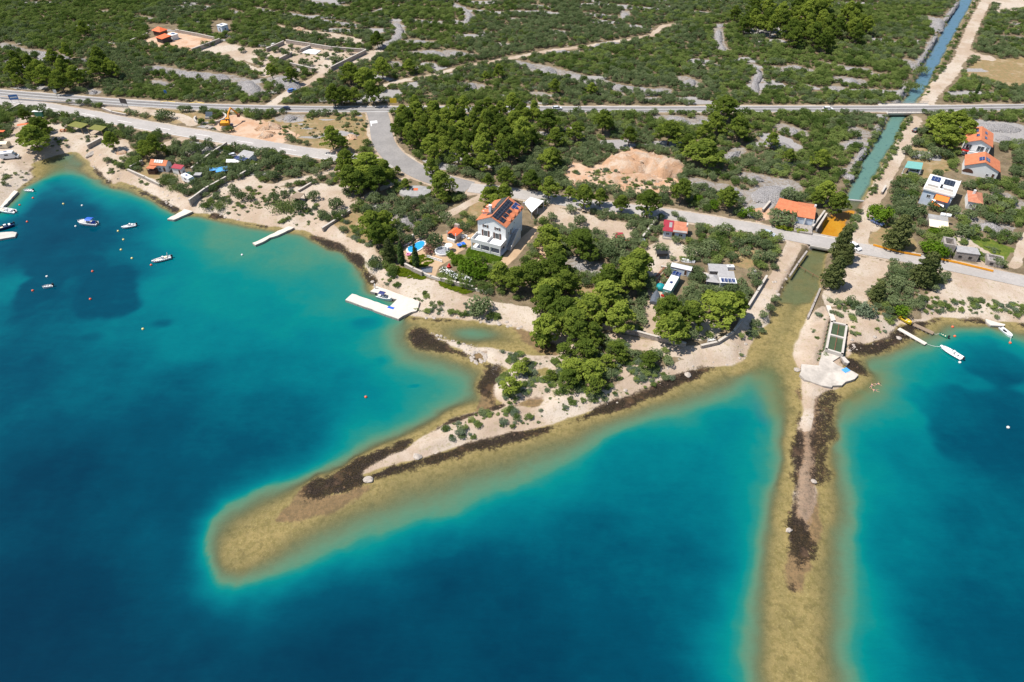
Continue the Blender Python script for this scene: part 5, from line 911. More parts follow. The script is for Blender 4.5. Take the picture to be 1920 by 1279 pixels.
stuff('undergrowth', 'low undergrowth filling gaps between the bushes', 'undergrowth', low, BUSH[:3] + OLIV[:2], 2, (0.6, 0.95))
# low plants on the spit, the shores and the banks
def tufts(polys, n, rmin, rmax):
    out = []
    for pts, k in polys:
        q = PP(pts, 1.0); lo, hi = q.min(0), q.max(0); X = lo[0] + RNG.random(k*6)*(hi[0] - lo[0]); Y = lo[1] + RNG.random(k*6)*(hi[1] - lo[1])
        s = (sdist(X, Y, q) > 0) & (lut(SD, X, Y) > 1.2) & (vnoise(X, Y, 5, 301) > 0.47); X, Y = X[s][:k], Y[s][:k]
        out += [(x, y, rmin + (rmax - rmin)*RNG.random()**2) for x, y in zip(X, Y)]
    return out
TP = [([(830, 800), (900, 770), (960, 765), (1080, 745), (1180, 715), (1280, 680), (1290, 692), (1180, 742), (1080, 775), (940, 805), (850, 826)], 260), ([(925, 690), (960, 660), (1050, 665), (1180, 640), (1290, 665), (1280, 690), (1160, 725), (1050, 745), (930, 760)], 750), ([(840, 632), (960, 655), (1000, 668), (960, 685), (900, 660)], 70),
      ([(780, 570), (930, 590), (980, 615), (880, 598), (780, 588)], 70), ([(200, 300), (340, 380), (480, 412), (620, 450), (690, 505), (680, 515), (590, 440), (470, 418), (330, 390), (200, 330)], 420), ([(1340, 665), (1420, 610), (1470, 520), (1480, 515), (1430, 620), (1390, 680)], 130), ([(1500, 600), (1560, 560), (1680, 590), (1650, 640), (1580, 655), (1500, 690)], 130),
      ([(1720, 560), (1920, 570), (1920, 600), (1740, 592)], 160), ([(356, 384), (430, 345), (540, 355), (640, 400), (600, 424), (480, 412)], 240), ([(0, 300), (60, 235), (190, 240), (235, 285), (170, 285), (60, 310)], 110), ([(490, 96), (600, 88), (690, 98), (600, 136), (500, 114)], 150), ([(700, 540), (850, 548), (930, 590), (800, 588)], 40), ([(1060, 325), (1150, 318), (1270, 310), (1250, 360), (1080, 352)], 260), ([(470, 225), (690, 215), (690, 262), (540, 268)], 150), ([(0, 300), (60, 330), (10, 390)], 40), ([(1522, 735), (1530, 740), (1526, 800), (1518, 840)], 6), ([(690, 520), (740, 515), (760, 535), (720, 540)], 24), ([(610, 425), (700, 400), (700, 470)], 90), ([(1780, 440), (1900, 460), (1880, 505), (1790, 480)], 120)]
tf = tufts(TP, 0, 0.25, 1.35)
stuff('shore_plants', 'low salt tolerant plants dotted along the shore', 'shore plants', tf, BUSH[:2] + OLIV[:1] + SAGE, 3, (0.45, 0.8))
for nm, lab, polys, mm, s in [('ground_cover', 'bright yellow-green fleshy ground cover round the villa wall', [([(716, 498), (745, 500), (800, 518), (794, 525), (760, 520), (730, 512)], 260), ([(822, 527), (852, 535), (887, 548), (880, 553), (850, 545), (826, 536)], 170), ([(764, 480), (800, 478), (814, 490), (797, 502), (770, 498)], 170)], M_GCOV, 0.5), ('lawn', 'thick green lawn below the villa terrace', [([(872, 472), (884, 462), (942, 479), (938, 494), (905, 492), (878, 484)], 420)], M_LUSH, 0.5)]:
    pr = [round_proto(60 + k, mm, 260, 0.2, nl=5) for k in range(2)]; pt = []
    for pts, k in polys:
        q = PP(pts); lo, hi = q.min(0), q.max(0); X = lo[0] + RNG.random(k*4)*(hi[0] - lo[0]); Y = lo[1] + RNG.random(k*4)*(hi[1] - lo[1]); ss = sdist(X, Y, q) > 0
        pt += [(x, y, s*(0.7 + 0.6*RNG.random())) for x, y in zip(X[ss][:k], Y[ss][:k])]
    stuff(nm, lab, 'ground cover' if nm != 'lawn' else 'lawn', pt, pr, 5, (0.35, 0.6))
# stones along the rocky shores
def rock_mesh(i):
    r = np.random.default_rng(800 + i); bm = bmesh.new(); bmesh.ops.create_icosphere(bm, subdivisions=2, radius=1)
    for v in bm.verts: v.co = Vector((v.co.x*(0.8 + 0.5*r.random()), v.co.y*(0.8 + 0.4*r.random()), v.co.z*(0.45 + 0.25*r.random())))
    m = bpy.data.meshes.new('rock'); bm.to_mesh(m); bm.free(); m.materials.append(M_ROCK); return m
M_ROCK = mat('sun_bleached_limestone', (0.40, 0.345, 0.295), 0.95, 0.35, 1.5, bump=0.6, bscale=4)
ROCKS = [rock_mesh(i) for i in range(4)]
rk = []
for pts, k, wd in [([(165, 296), (175, 312), (192, 332), (215, 346)], 130, 6), ([(225, 341), (275, 360), (325, 386)], 150, 4), ([(690, 505), (700, 525), (706, 535)], 110, 6), ([(640, 468), (672, 486)], 50, 4), ([(780, 588), (830, 594), (880, 597)], 90, 3), ([(900, 600), (950, 604), (990, 622)], 150, 2.5), ([(1720, 570), (1760, 590)], 70, 6), ([(812, 626), (850, 642), (905, 655)], 80, 3), ([(1300, 695), (1390, 680), (1412, 650)], 90, 4), ([(395, 400), (480, 414), (600, 440)], 120, 2.5), ([(1590, 655), (1650, 636)], 80, 4), ([(1100, 770), (1250, 715)], 50, 5), ([(1440, 600), (1480, 515)], 60, 4), ([(1080, 340), (1150, 330), (1200, 345), (1260, 335)], 160, 9), ([(1160, 312), (1280, 322)], 90, 5)]:
    q = PP(pts, 0.5); d = np.r_[0, np.cumsum(np.hypot(*np.diff(q, axis=0).T))]
    for _ in range(k):
        t = RNG.random()*d[-1]; x, y = np.interp(t, d, q[:, 0]), np.interp(t, d, q[:, 1]); rk.append((x + RNG.normal()*wd*0.5, y + RNG.normal()*wd*0.5, 0.14 + 0.5*RNG.random()**4))
rk = [q for q in rk if -0.6 < lut(SD, q[0], q[1]) and lut(ZZ, q[0], q[1]) > -0.3]
for i, p in enumerate(PONDS[:1]):
    q = PP(p + [p[0]], 0.3); d = np.r_[0, np.cumsum(np.hypot(*np.diff(q, axis=0).T))]
    for t in np.linspace(0, d[-1], 60): rk.append((np.interp(t, d, q[:, 0]) + RNG.normal()*.3, np.interp(t, d, q[:, 1]) + RNG.normal()*.3, 0.3 + 0.25*RNG.random()))
stuff('shore_rubble', 'loose pale stones strewn along the waterline', 'shore stones', rk, ROCKS, 4, (0.8, 1.2))
for px, py, r, lab in [(782, 855, 1.1, 'large pale boulder on the dark weed of the spit'), (691, 898, 1.2, 'large pale boulder near the dark tip of the spit'), (1495, 692, 0.9, 'small white boulder in the shallows beside the slab'), (1526, 902, 0.7, 'small white stone on the submerged causeway'), (1686, 633, 0.8, 'white boulder on the weed beside the long timber jetty'), (171, 291, 2.2, 'pale boulder where the beach cove meets the rocks'), (1480, 993, 0.7, 'white stone at the far end of the sunken causeway'), (1290, 702, 1.0, 'pale flat boulder on the dark shore of the track bend')]:
    q = P(px, py, 0.4); o = tag(link(bpy.data.objects.new('boulder', ROCKS[int(RNG.integers(4))])), lab, 'boulder'); o.location = (q.x, q.y, max(zat(q.x, q.y), -0.2) + 0.2); o.scale = (r, r*0.8, r*0.75); o.rotation_euler = (0, 0, px)
# ================================================================ buildings
def frame(FL, FR, BR, z):
    a, b, c = (P(*p, LZ + z) for p in (FL, FR, BR)); ux = Vector((b.x - a.x, b.y - a.y)); w_ = ux.length; ux /= w_; uy = Vector((-ux.y, ux.x)); d = Vector((c.x - b.x, c.y - b.y)).dot(uy)
    if d < 0: d = abs(d)
    return (a.x, a.y, LZ), math.atan2(ux.y, ux.x), w_, d
def opening(root, face, w, d, u, z, ow, oh, kind='window', o=0.0, wall_in=0.0, pm=None, fm=None):
    "a window or door on a wall: frame as a part, its pane or leaf as a sub-part"
    fr, pn = MB(), MB(); i = wall_in
    def bx(mb, du, dz, wx, wz, out, th):
        if face == 'F': mb.box((u + du, i - out, z + oh/2 + dz), (wx, th, wz))
        elif face == 'B': mb.box((u + du, d - i + out, z + oh/2 + dz), (wx, th, wz))
        elif face == 'R': mb.box((w - i + out, u + du, z + oh/2 + dz), (th, wx, wz))
        else: mb.box((i - out, u + du, z + oh/2 + dz), (th, wx, wz))
    t = 0.09
    for s in (-1, 1): bx(fr, s*(ow/2 - t/2), 0, t, oh, 0.02 + o, 0.12)
    bx(fr, 0, oh/2 - t/2, ow, t, 0.022 + o, 0.12); bx(fr, 0, -oh/2 + t/2, ow, t, 0.022 + o, 0.12)
    if kind == 'window' and ow > 0.7: bx(fr, 0, 0, t*0.8, oh, 0.018 + o, 0.10)
    bx(pn, 0, 0, ow - 0.1, oh - 0.1, 0.0 + o, 0.06)
    f = fr.build('window' if kind != 'door' else 'door', fm or M_WHITE2, root); pn.build('pane' if kind != 'door' else 'door_leaf', pm or (M_GLASS if kind != 'door' else M_BROWN), f)
    if kind == 'shuttered':
        for s in (-1, 1):
            sh = MB(); bx(sh, s*(ow/2 + ow*0.22), 0, ow*0.4, oh, 0.07 + o, 0.05); sh.build('shutter', M_BROWN, f)
    return f
def house(name, label, cat, FL, FR, BR, h, rise, axis='y', over=0.4, wm=None, rm=None, openings=(), z0=0.0, group=None):
    loc, yaw, w, d = frame(FL, FR, BR, h); root = thing(name, label, cat, loc, yaw, group); wm = wm or M_WHITE; rm = rm or M_TILE; o = over; mb = MB()
    hw = h + rise*o/(w/2 if axis == 'y' else d/2)*0.9 - 0.05
    if axis == 'y':
        pr = [(o, -0.4), (w - o, -0.4), (w - o, hw), (w/2, h + rise - 0.12), (o, hw)]; mb.loft([[(x, o, z) for x, z in pr], [(x, d - o, z) for x, z in pr]])
    elif axis == 'x':
        pr = [(o, -0.4), (d - o, -0.4), (d - o, hw), (d/2, h + rise - 0.12), (o, hw)]; mb.loft([[(o, y, z) for y, z in pr], [(w - o, y, z) for y, z in pr]])
    else: mb.box((w/2, d/2, (h - 0.4)/2 - 0.02), (w - 2*o, d - 2*o, h + 0.36))
    mb.build('wall', wm, root); rf = MB(); t = 0.16
    if axis == 'y': A_ = [(0, h), (w/2, h + rise), (w, h)]; rf.loft([[(x, y, z) for x, z in A_ + [(x, z - t) for x, z in A_[::-1]]] for y in (0, d)])
    elif axis == 'x': A_ = [(0, h), (d/2, h + rise), (d, h)]; rf.loft([[(x, y, z) for y, z in A_ + [(y, z - t) for y, z in A_[::-1]]] for x in (0, w)])
    elif axis == 'mono': rf.loft([[(x, 0, h), (x, d, h + rise), (x, d, h + rise - t), (x, 0, h - t)] for x in (0, w)])
    elif axis == 'monox': rf.loft([[(0, y, h), (w, y, h + rise), (w, y, h + rise - t), (0, y, h - t)] for y in (0, d)])
    elif axis == 'hip':
        k = min(w, d)/2; r0 = (k, d/2) if w >= d else (w/2, k); r1 = (w - k, d/2) if w >= d else (w/2, d - k)
        v = [(0, 0, h), (w, 0, h), (w, d, h), (0, d, h), (r0[0], r0[1], h + rise), (r1[0] + 0.01, r1[1] + .01, h + rise)]
        rf.add(v, [(0, 1, 5, 4), (1, 2, 5), (2, 3, 4, 5), (3, 0, 4), (3, 2, 1, 0)])
    else: rf.box((w/2, d/2, h + 0.06), (w, d, 0.16))
    rfo = rf.build('roof', rm, root)
    for q in openings: opening(root, q[0], w, d, q[1]*(w if q[0] in 'FB' else d), q[2], q[3], q[4], q[5] if len(q) > 5 else 'window', 0, o)
    return root, w, d, rfo
def on_roof(root, w, d, h, rise, axis, side, u0, u1, v0, v1, m, name='solar_panel', lift=0.1):
    "slab lying on a roof slope: u along the ridge, v from the ridge (0) to the eave (1)"
    mb = MB()
    def pt(u, v, e):
        if axis == 'y': x = w/2 + side*v*w/2; return (x, u*d, h + rise*(1 - v) + e)
        if axis == 'x': y = d/2 - side*v*d/2; return (u*w, y, h + rise*(1 - v) + e)
        return (u*w, v*d, h + rise*v + e)
    mb.loft([[pt(u0, v0, lift), pt(u1, v0, lift), pt(u1, v1, lift), pt(u0, v1, lift)], [pt(u0, v0, lift + .06), pt(u1, v0, lift + .06), pt(u1, v1, lift + .06), pt(u0, v1, lift + .06)]])
    return mb.build(name, m, root)
def bx_part(root, name, m, *boxes):
    mb = MB()
    for b in boxes: mb.box(*b)
    return mb.build(name, m, root)
# ---- the villa
VH, VR = 8.6, 2.6
villa, w, d, rf = house('villa', 'large white villa with orange tiled roof covered in black solar panels', 'house', (891.9, 413), (949.4, 427.2), (993.1, 391.3), VH, VR, 'y', 0.45, wm=mat('bright_white_render', (0.84, 0.83, 0.81), 0.85, 0.05, 0.7),
  openings=[('F', .30, 6.55, 1.1, 1.0, 'shuttered'), ('F', .69, 6.55, 1.1, 1.0, 'shuttered'), ('F', .30, 3.25, 1.5, 2.2, 'shuttered'), ('F', .68, 3.25, 1.5, 2.2, 'shuttered'), ('R', .20, 3.9, .8, 1.5), ('R', .31, 3.5, 1.0, 2.2, 'door'), ('R', .42, 4.2, .6, 1.2), ('R', .50, 6.2, .45, .6), ('R', .40, 1.2, .6, .6), ('L', .3, 4, 1.0, 1.3), ('L', .7, 4, 1.0, 1.3), ('B', .5, 4, 1.2, 1.3)])
on_roof(villa, w, d, VH, VR, 'y', 1, .04, .90, .06, .40, M_SOLAR); on_roof(villa, w, d, VH, VR, 'y', 1, .06, .22, .44, .74, M_SOLAR); on_roof(villa, w, d, VH, VR, 'y', 1, .26, .42, .44, .68, M_SOLAR); on_roof(villa, w, d, VH, VR, 'y', 1, .46, .62, .44, .66, M_SOLAR); on_roof(villa, w, d, VH, VR, 'y', 1, .70, .97, .46, .86, M_SOLARB, 'blue_solar_panel')
on_roof(villa, w, d, VH, VR, 'y', -1, .14, .98, .08, .48, M_SOLAR)
bx_part(rf, 'ridge_tile', M_TILE2, ((w/2, d/2, VH + VR + 0.05), (0.35, d, 0.16)))
ch = bx_part(rf, 'chimney', M_WHITE, ((w*.30, d*.30, VH + VR + 0.2), (0.8, 0.8, 2.2)), ((w*.30, d*.30, VH + VR + 1.4), (1.0, 1.0, 0.12)))
for k, v in enumerate((.30, .50, .72, .88)):      # wall dormers along the long side
    dm = MB(); x1 = w - 0.42; y = v*d; dm.loft([[(x1 - 2.2, y - .55, VH + .25), (x1 - 2.2, y + .55, VH + .25), (x1 - 2.2, y + .55, VH + .5), (x1 - 2.2, y, VH + 1.0), (x1 - 2.2, y - .55, VH + .5)], [(x1 + .1, y - .55, VH - .5), (x1 + .1, y + .55, VH - .5), (x1 + .1, y + .55, VH + .5), (x1 + .1, y, VH + 1.0), (x1 + .1, y - .55, VH + .5)]])
    dmo = dm.build('dormer', M_WHITE, rf); rr = MB(); A_ = [(-.75, .42), (0, 1.12), (.75, .42), (.75, .32), (0, 1.02), (-.75, .32)]; rr.loft([[(xx, y + a, VH + z) for a, z in A_] for xx in (x1 - 2.2, x1 + .3)]); rr.build('dormer_roof', M_TILE, dmo)
for k, v in enumerate((.34, .56)):
    dm = MB(); y = v*d; dm.box((1.6, y, VH + .75), (2.0, 1.7, 1.5)); dmo = dm.build('dormer', M_WHITE, rf); rr = MB(); rr.loft([[(0.2, y + a, VH + 1.35 + z), (3.4, y + a, VH + 1.85 + z)] [::1] + [(3.4, y + a, VH + 1.7 + z), (0.2, y + a, VH + 1.2 + z)] for a, z in ((-1.1, -.1), (0, .25), (1.1, -.1))]); rr.build('dormer_roof', M_TILE, dmo)
VD = 4.6                                         # veranda with a balcony on top
bx_part(villa, 'balcony', M_WHITE, ((w/2, -VD/2 + .45, 3.05), (w - .2, VD, 0.3)), ((w/2, -VD/2 + .6, 0.12), (w - .2, VD + .3, 0.5)))
bx_part(villa, 'balcony_parapet', M_WHITE2, ((w/2, -VD + .55, 3.75), (w - .2, .18, 1.0)), ((.2, -VD/2 + .5, 3.75), (.18, VD - .3, 1.0)), ((w - .2, -VD/2 + .5, 3.75), (.18, VD - .3, 1.0)), ((w/2, -VD/2 + .5, 3.72), (.18, VD - .4, .9)))
for u in (.04, .33, .64, .96): bx_part(villa, 'column', M_WHITE, ((w*u, -VD + .6, 1.6), (.34, .34, 2.8)))
bx_part(villa, 'veranda_parapet', M_WHITE2, ((w/2, -VD + .55, .75), (w - .3, .14, .8)))
for u in (.18, .48, .80):
    cu = MB()
    for s in (-1, 1): cu.loft([[(w*u + s*1.5 - .3, -VD + .75, 2.9), (w*u + s*1.5 + .3, -VD + .75, 2.9)], [(w*u + s*1.5 - .1, -VD + .85, 1.7), (w*u + s*1.5 + .12, -VD + .85, 1.7)], [(w*u + s*1.5 - .22, -VD + .75, .6), (w*u + s*1.5 + .22, -VD + .75, .6)]], False, False)
    cu.build('curtain', M_SAILW, villa)
bx_part(villa, 'veranda_back', M_GLASS, ((w*.5, .40, 1.55), (w*.82, .06, 2.2)))
st = MB(); n = 12
for k in range(n): st.box((w + .35, .8 + k*.42, (k + 1)*.29/2), (1.5, .44, (k + 1)*.29))
st.box((w + .35, .8 + n*.42 + 1.2, 1.74), (1.5, 2.6, 3.48)); st.build('stair', M_CONC, villa)
sp = MB(); Y0, Y1 = .5, .8 + n*.42; pr = [(Y0, -.2), (Y0, 1.0), (Y1, 4.4), (Y1 + 2.5, 4.4), (Y1 + 2.5, -.2)]; sp.loft([[(xx, y, z) for y, z in pr] for xx in (w + 1.12, w + 1.30)]); sp.build('stair_parapet', M_WHITE2, villa)
for u, z in ((.07, 3.9), (.93, 3.9)): bx_part(villa, 'air_conditioner', M_PLASTIC, ((w*u, .28, z), (.85, .34, .62)))
dish = MB(); dish.tube((w - .5, d - .4, VH + .6), (w - .2, d - .1, VH + 1.4), .05); dish.ball((w - .1, d, VH + 1.5), (.45, .15, .45)); dish.build('satellite_dish', M_METAL, villa)
def pergola(name, label, cat, BL, BR, FR, FL, h, m, posts, pm=None, tilt=0.0):
    pts = [P(*p, LZ + h) for p in (FL, FR, BR, BL)]; c = sum(pts, Vector())/4; root = thing(name, label, cat, (c.x, c.y, LZ)); q = [(p.x - c.x, p.y - c.y) for p in pts]
    rf = MB(); zz = [h, h, h + tilt, h + tilt]; rf.loft([[(x, y, z) for (x, y), z in zip(q, zz)], [(x, y, z + .12) for (x, y), z in zip(q, zz)]]); rf.build('roof', m, root)
    for u, v in posts:
        a = Vector(q[0])*(1-u)*(1-v) + Vector(q[1])*u*(1-v) + Vector(q[2])*u*v + Vector(q[3])*(1-u)*v; mb = MB(); mb.box((a.x*.96, a.y*.96, (h + tilt*v)/2 - .1), (.24, .24, h + tilt*v)); mb.build('post', pm or M_WHITE2, root)
    return root
pergola('carport', 'white flat roofed open carport behind the villa', 'carport', (994.4, 370), (1020, 377), (997, 399), (982, 381), 2.7, M_WHITE2, [(0, 0), (1, 0), (.98, .5), (1, 1), (0, 1)])
# ---- the villa garden
kit, kw, kd, krf = house('garden_kitchen', 'small open garden kitchen with bright orange gable roof by the terrace', 'garden kitchen', (838, 438), (854.4, 443.5), (868, 432.5), 2.4, 1.0, 'y', .25, wm=M_STONE, rm=M_VERM)
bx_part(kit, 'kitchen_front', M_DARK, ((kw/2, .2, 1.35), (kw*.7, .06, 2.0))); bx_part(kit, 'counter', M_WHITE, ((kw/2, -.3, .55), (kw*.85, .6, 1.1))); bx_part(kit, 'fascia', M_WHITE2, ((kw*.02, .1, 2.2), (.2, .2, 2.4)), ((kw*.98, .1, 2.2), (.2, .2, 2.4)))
bx_part(kit, 'chimney', M_STONE, ((kw*.4, kd - .2, 3.2), (1.6, .9, 2.2)))
def at(px, py, z=LZ): q = P(px, py, z); return (q.x, q.y, z)
pl = thing('swimming_pool', 'bright blue kidney shaped swimming pool with white rim', 'swimming pool', at(777, 466)); pq = [P(*p) for p in ((764, 470), (766, 464), (775, 461), (782, 456), (790, 453), (797, 455), (795, 463), (787, 469), (778, 473), (769, 475))]; c0 = Vector(at(777, 466)); sm = []
pts_ = [(p.x - c0.x, p.y - c0.y) for p in pq]
def inflate(pts, k): c = (sum(p[0] for p in pts)/len(pts), sum(p[1] for p in pts)/len(pts)); return [(c[0] + (p[0] - c[0])*k, c[1] + (p[1] - c[1])*k) for p in pts]
def smoothp(pts, it=2):
    for _ in range(it): pts = [q for a, b in zip(pts, pts[1:] + pts[:1]) for q in ((a[0]*.75 + b[0]*.25, a[1]*.75 + b[1]*.25), (a[0]*.25 + b[0]*.75, a[1]*.25 + b[1]*.75))]
    return pts
MB().prism(smoothp(inflate(pts_, 1.2)), -.2, .30).build('pool_rim', M_WHITE2, pl)
MB().prism(smoothp(pts_), -.2, .34).build('pool_water', mat('pool_water', (0.03, 0.33, 0.72), 0.1, .15, .6), pl)
def table_tennis():
    a = P(857.0, 459.5, LZ + .76); t = thing('table_tennis_table', 'blue table tennis table standing on the villa terrace', 'table', (a.x + 1.3, a.y + .6, LZ), .55)
    bx_part(t, 'table_top', mat('table_blue', (.02, .14, .6), .5, .1, 2), ((0, 0, .76), (2.74, 1.53, .06))); bx_part(t, 'net', M_WHITE2, ((0, 0, .86), (.03, 1.7, .14)))
    for sx in (-1, 1):
        for sy in (-1, 1): bx_part(t, 'leg', M_DARK, ((sx*1.05, sy*.6, .37), (.06, .06, .74)))
    return t
table_tennis()
def round_seat():
    t = thing('round_sunken_seat', 'round white garden seat with cushions and central post on the terrace', 'garden seat', at(830, 473.5)); mb = MB(); n = 28; sec = []
    for k in range(n + 1):
        a = 6.283*k/n; u, v = math.cos(a), math.sin(a); sec.append([(u*2.2, v*2.2, -.2), (u*2.5, v*2.5, -.2), (u*2.5, v*2.5, .8), (u*2.2, v*2.2, .8)])
    mb.loft(sec); mb.build('seat_wall', M_WHITE2, t); s2 = MB(); s2.tube((0, 0, 0), (0, 0, .5), 2.2, n=24); s2.build('cushion', mat('grey_cushion', (.30, .31, .34), .9, .5, 2.5), t); MB().box((1.1, -.2, 1.2), (.35, .35, 2.4)).build('post', M_WHITE2, t)
round_seat()
def parasol(px, py, m, lab, closed=False, rr=1.5):
    t = thing('parasol', lab, 'parasol', at(px, py)); MB().tube((0, 0, 0), (0, 0, 2.5), .04).build('pole', M_WHITE2, t); mb = MB()
    if closed: mb.tube((0, 0, 1.1), (0, 0, 2.5), .18, .05, 8)
    else: mb.tube((0, 0, 2.1), (0, 0, 2.6), rr, .05, 8)
    mb.build('canopy', m, t); return t
parasol(829, 451, M_GREEN, 'closed pale green parasol by the garden kitchen', True); parasol(836, 476, M_WHITE2, 'closed white parasol beside the round seat', True)
parasol(842, 470, M_SAILW, 'open white parasol behind the round seat', False, 1.3)
for k, (px, py) in enumerate(((868, 447), (878, 449), (873, 444))):
    t = thing('dining_chair', ['white garden chair nearest the garden kitchen', 'white garden chair beside the villa balcony', 'white garden chair behind the other two by the kitchen'][k], 'chair', at(px, py), k*1.3, 'white garden chairs'); bx_part(t, 'seat', M_PLASTIC, ((0, 0, .45), (.9, .9, .12))); bx_part(t, 'backrest', M_PLASTIC, ((0, .42, .8), (.9, .1, .7)))
    for sx in (-1, 1):
        for sy in (-1, 1): bx_part(t, 'leg', M_PLASTIC, ((sx*.38, sy*.38, .2), (.08, .08, .4)))
t = thing('water_toy', 'bright red inflatable lying on the terrace by the white flowers', 'pool toy', at(842, 502)); MB().ball((0, 0, .45), (.75, .5, .45)).ball((.1, .1, 1.0), (.4, .35, .5)).build('toy_body', M_RED, t)
t = thing('inflatable_ring', 'pink and white inflatable ring at the pool edge', 'pool toy', at(766, 478)); mb = MB(); n = 14
mb.loft([[(math.cos(6.283*k/n)*(.6 + .25*math.cos(b)), math.sin(6.283*k/n)*(.6 + .25*math.cos(b)), .25 + .25*math.sin(b)) for b in (0, 1.05, 2.1, 3.14, 4.2, 5.2)] for k in range(n + 1)], False); mb.build('ring', mat('pink_vinyl', (.7, .25, .4), .4, .1, 2), t)
for k, (px, py) in enumerate(((762, 461), (768, 457), (786, 450))):
    t = thing('sun_lounger', ['pale lounger beside the pool head wall', 'second pale lounger along the pool', 'pale lounger at the far pool end'][k], 'sun lounger', at(px, py), .6, 'pool loungers'); bx_part(t, 'bed', mat('lounger_pink', (.6, .45, .42), .8, .1, 2), ((0, 0, .35), (1.9, .65, .1))); bx_part(t, 'backrest', M_WHITE2, ((.9, 0, .6), (.5, .65, .1)))
    for sx in (-1, 1): bx_part(t, 'leg', M_WHITE2, ((sx*.7, 0, .15), (.06, .6, .3)))
tag(MB().box((0, 0, 0), (3.4, 2.6, .03)).build('shade_mat', M_CLOTHG, None), 'grey mat lying beside the bright lawn', 'mat').location = (*at(800, 507)[:2], LZ + .12)
rw = thing('railing', 'white baluster railing at the edge of the villa terrace', 'railing', at(805, 484)); a, b = P(801, 483), P(829, 492); L_ = (b - a).length; an = math.atan2(b.y - a.y, b.x - a.x); rw.rotation_euler.z = an; rw.location = (a.x, a.y, LZ)
bx_part(rw, 'handrail', M_WHITE2, ((L_/2, 0, .9), (L_, .18, .12)), ((L_/2, 0, .2), (L_, .3, .4)))
for k in range(9): MB().tube((L_*k/8, 0, .35), (L_*k/8, 0, .9), .11, n=6).build('baluster', M_WHITE2, rw)
def clump(name, label, cat, px, py, r, hz, m, seed, n=9, per=520, size=.12, yaw=0, sx=1.0):
    me = round_proto(seed, m, per, size, nl=n); o = tag(link(bpy.data.objects.new(name, me)), label, cat); o.location = at(px, py); o.scale = (r*sx, r, hz); o.rotation_euler.z = yaw; return o
clump('oleander_bush', 'pink flowering oleander beside the pool', 'shrub', 803, 474, 2.2, 2.4, M_PINK, 70); clump('hedge_bush', 'small clipped round bush beside the table tennis table', 'shrub', 870, 464, .9, .9, M_LUSH, 71)
M_WFLOW = leaf_mat('white_flowering_leaves', (0.05, 0.10, 0.02), (0.10, 0.15, 0.03), .2)
def hedge(label, a, b, wd, h, m, seed, white=False, cat='hedge'):
    A, B = P(*a), P(*b); L_ = (B - A).length; r = np.random.default_rng(seed); lob = []; n = max(3, int(L_/ (wd*.45)))
    for k in range(n): lob.append((L_*(k + .5)/n, r.normal()*wd*.1, h*.45, wd*.55, h*.55))
    o = tag(link(bpy.data.objects.new('hedge', leaf_mesh('hedge', blob_cloud(lob, 240/max(wd, .8), r, .26, .5, -.5), m))), label, cat); o.location = (A.x, A.y, LZ); o.rotation_euler.z = math.atan2(B.y - A.y, B.x - A.x); return o, lob, L_
o, lob, L_ = hedge('dark hedge dotted with white blossom above the villa garden wall', (829, 513), (882, 533), 2.6, 2.2, M_WFLOW, 80)
r = np.random.default_rng(81); fl = blob_cloud([(x, y, z + .1, a*1.02, b*1.03) for x, y, z, a, b in lob], 32, r, .30, .6, 0); link(bpy.data.objects.new('blossoms', leaf_mesh('blossoms', fl, M_WHITE2))).parent = o
hedge('clipped yellow-green hedge segment before the orange canal house, farther from the canal', (1456, 428), (1484, 432), 2.0, 1.2, M_HEDGE, 82); hedge('clipped yellow-green hedge segment before the orange canal house, nearer the canal', (1492, 433), (1512, 436), 2.0, 1.2, M_HEDGE, 83); hedge('bright green hedge in front of the solar roofed hut', (442, 300), (475, 306), 1.4, 1.3, M_HEDGE, 84)
hedge('low green row of garden flowers below the villa lawn', (840, 478), (868, 492), 2.4, 1.6, M_LUSH, 85)
for k, (px, py, r_, h_, lab) in enumerate([(537, 394, 5.2, 2.4, 'big pale green reed clump below the timber sun shelter'), (318, 340, 3.4, 1.8, 'reed clump beside the motorhome garden'), (308, 345, 2.6, 1.5, 'reed clump on the shore side of the motorhome garden'), (330, 355, 3.2, 1.4, 'reed strip running down towards the broad stone pier'), (390, 386, 3.0, 1.0, 'low reed strip along the sandy lot beside the broad stone pier'), (412, 388, 3.2, 1.0, 'low reed strip farther along the sandy lot'), (135, 248, 2.0, 1.6, 'pale reed tuft on the terrace above the beach cove'), (700, 500, 2.5, 1.8, 'grey-green reeds at the corner below the cypresses'), (1678, 187, 3, 1.8, 'reeds beside the canal at the main road bridge'), (1708, 165, 4.5, 2.0, 'reeds on the canal bank above the main road bridge'), (1727, 135, 4.5, 2.0, 'reeds on the canal bank farther up the canal')]):
    o = tag(link(bpy.data.objects.new('reed_clump', REED[0])), lab, 'reeds', 'reed clumps'); o.location = at(px, py); o.scale = (r_, r_*.8, h_); o.rotation_euler.z = k
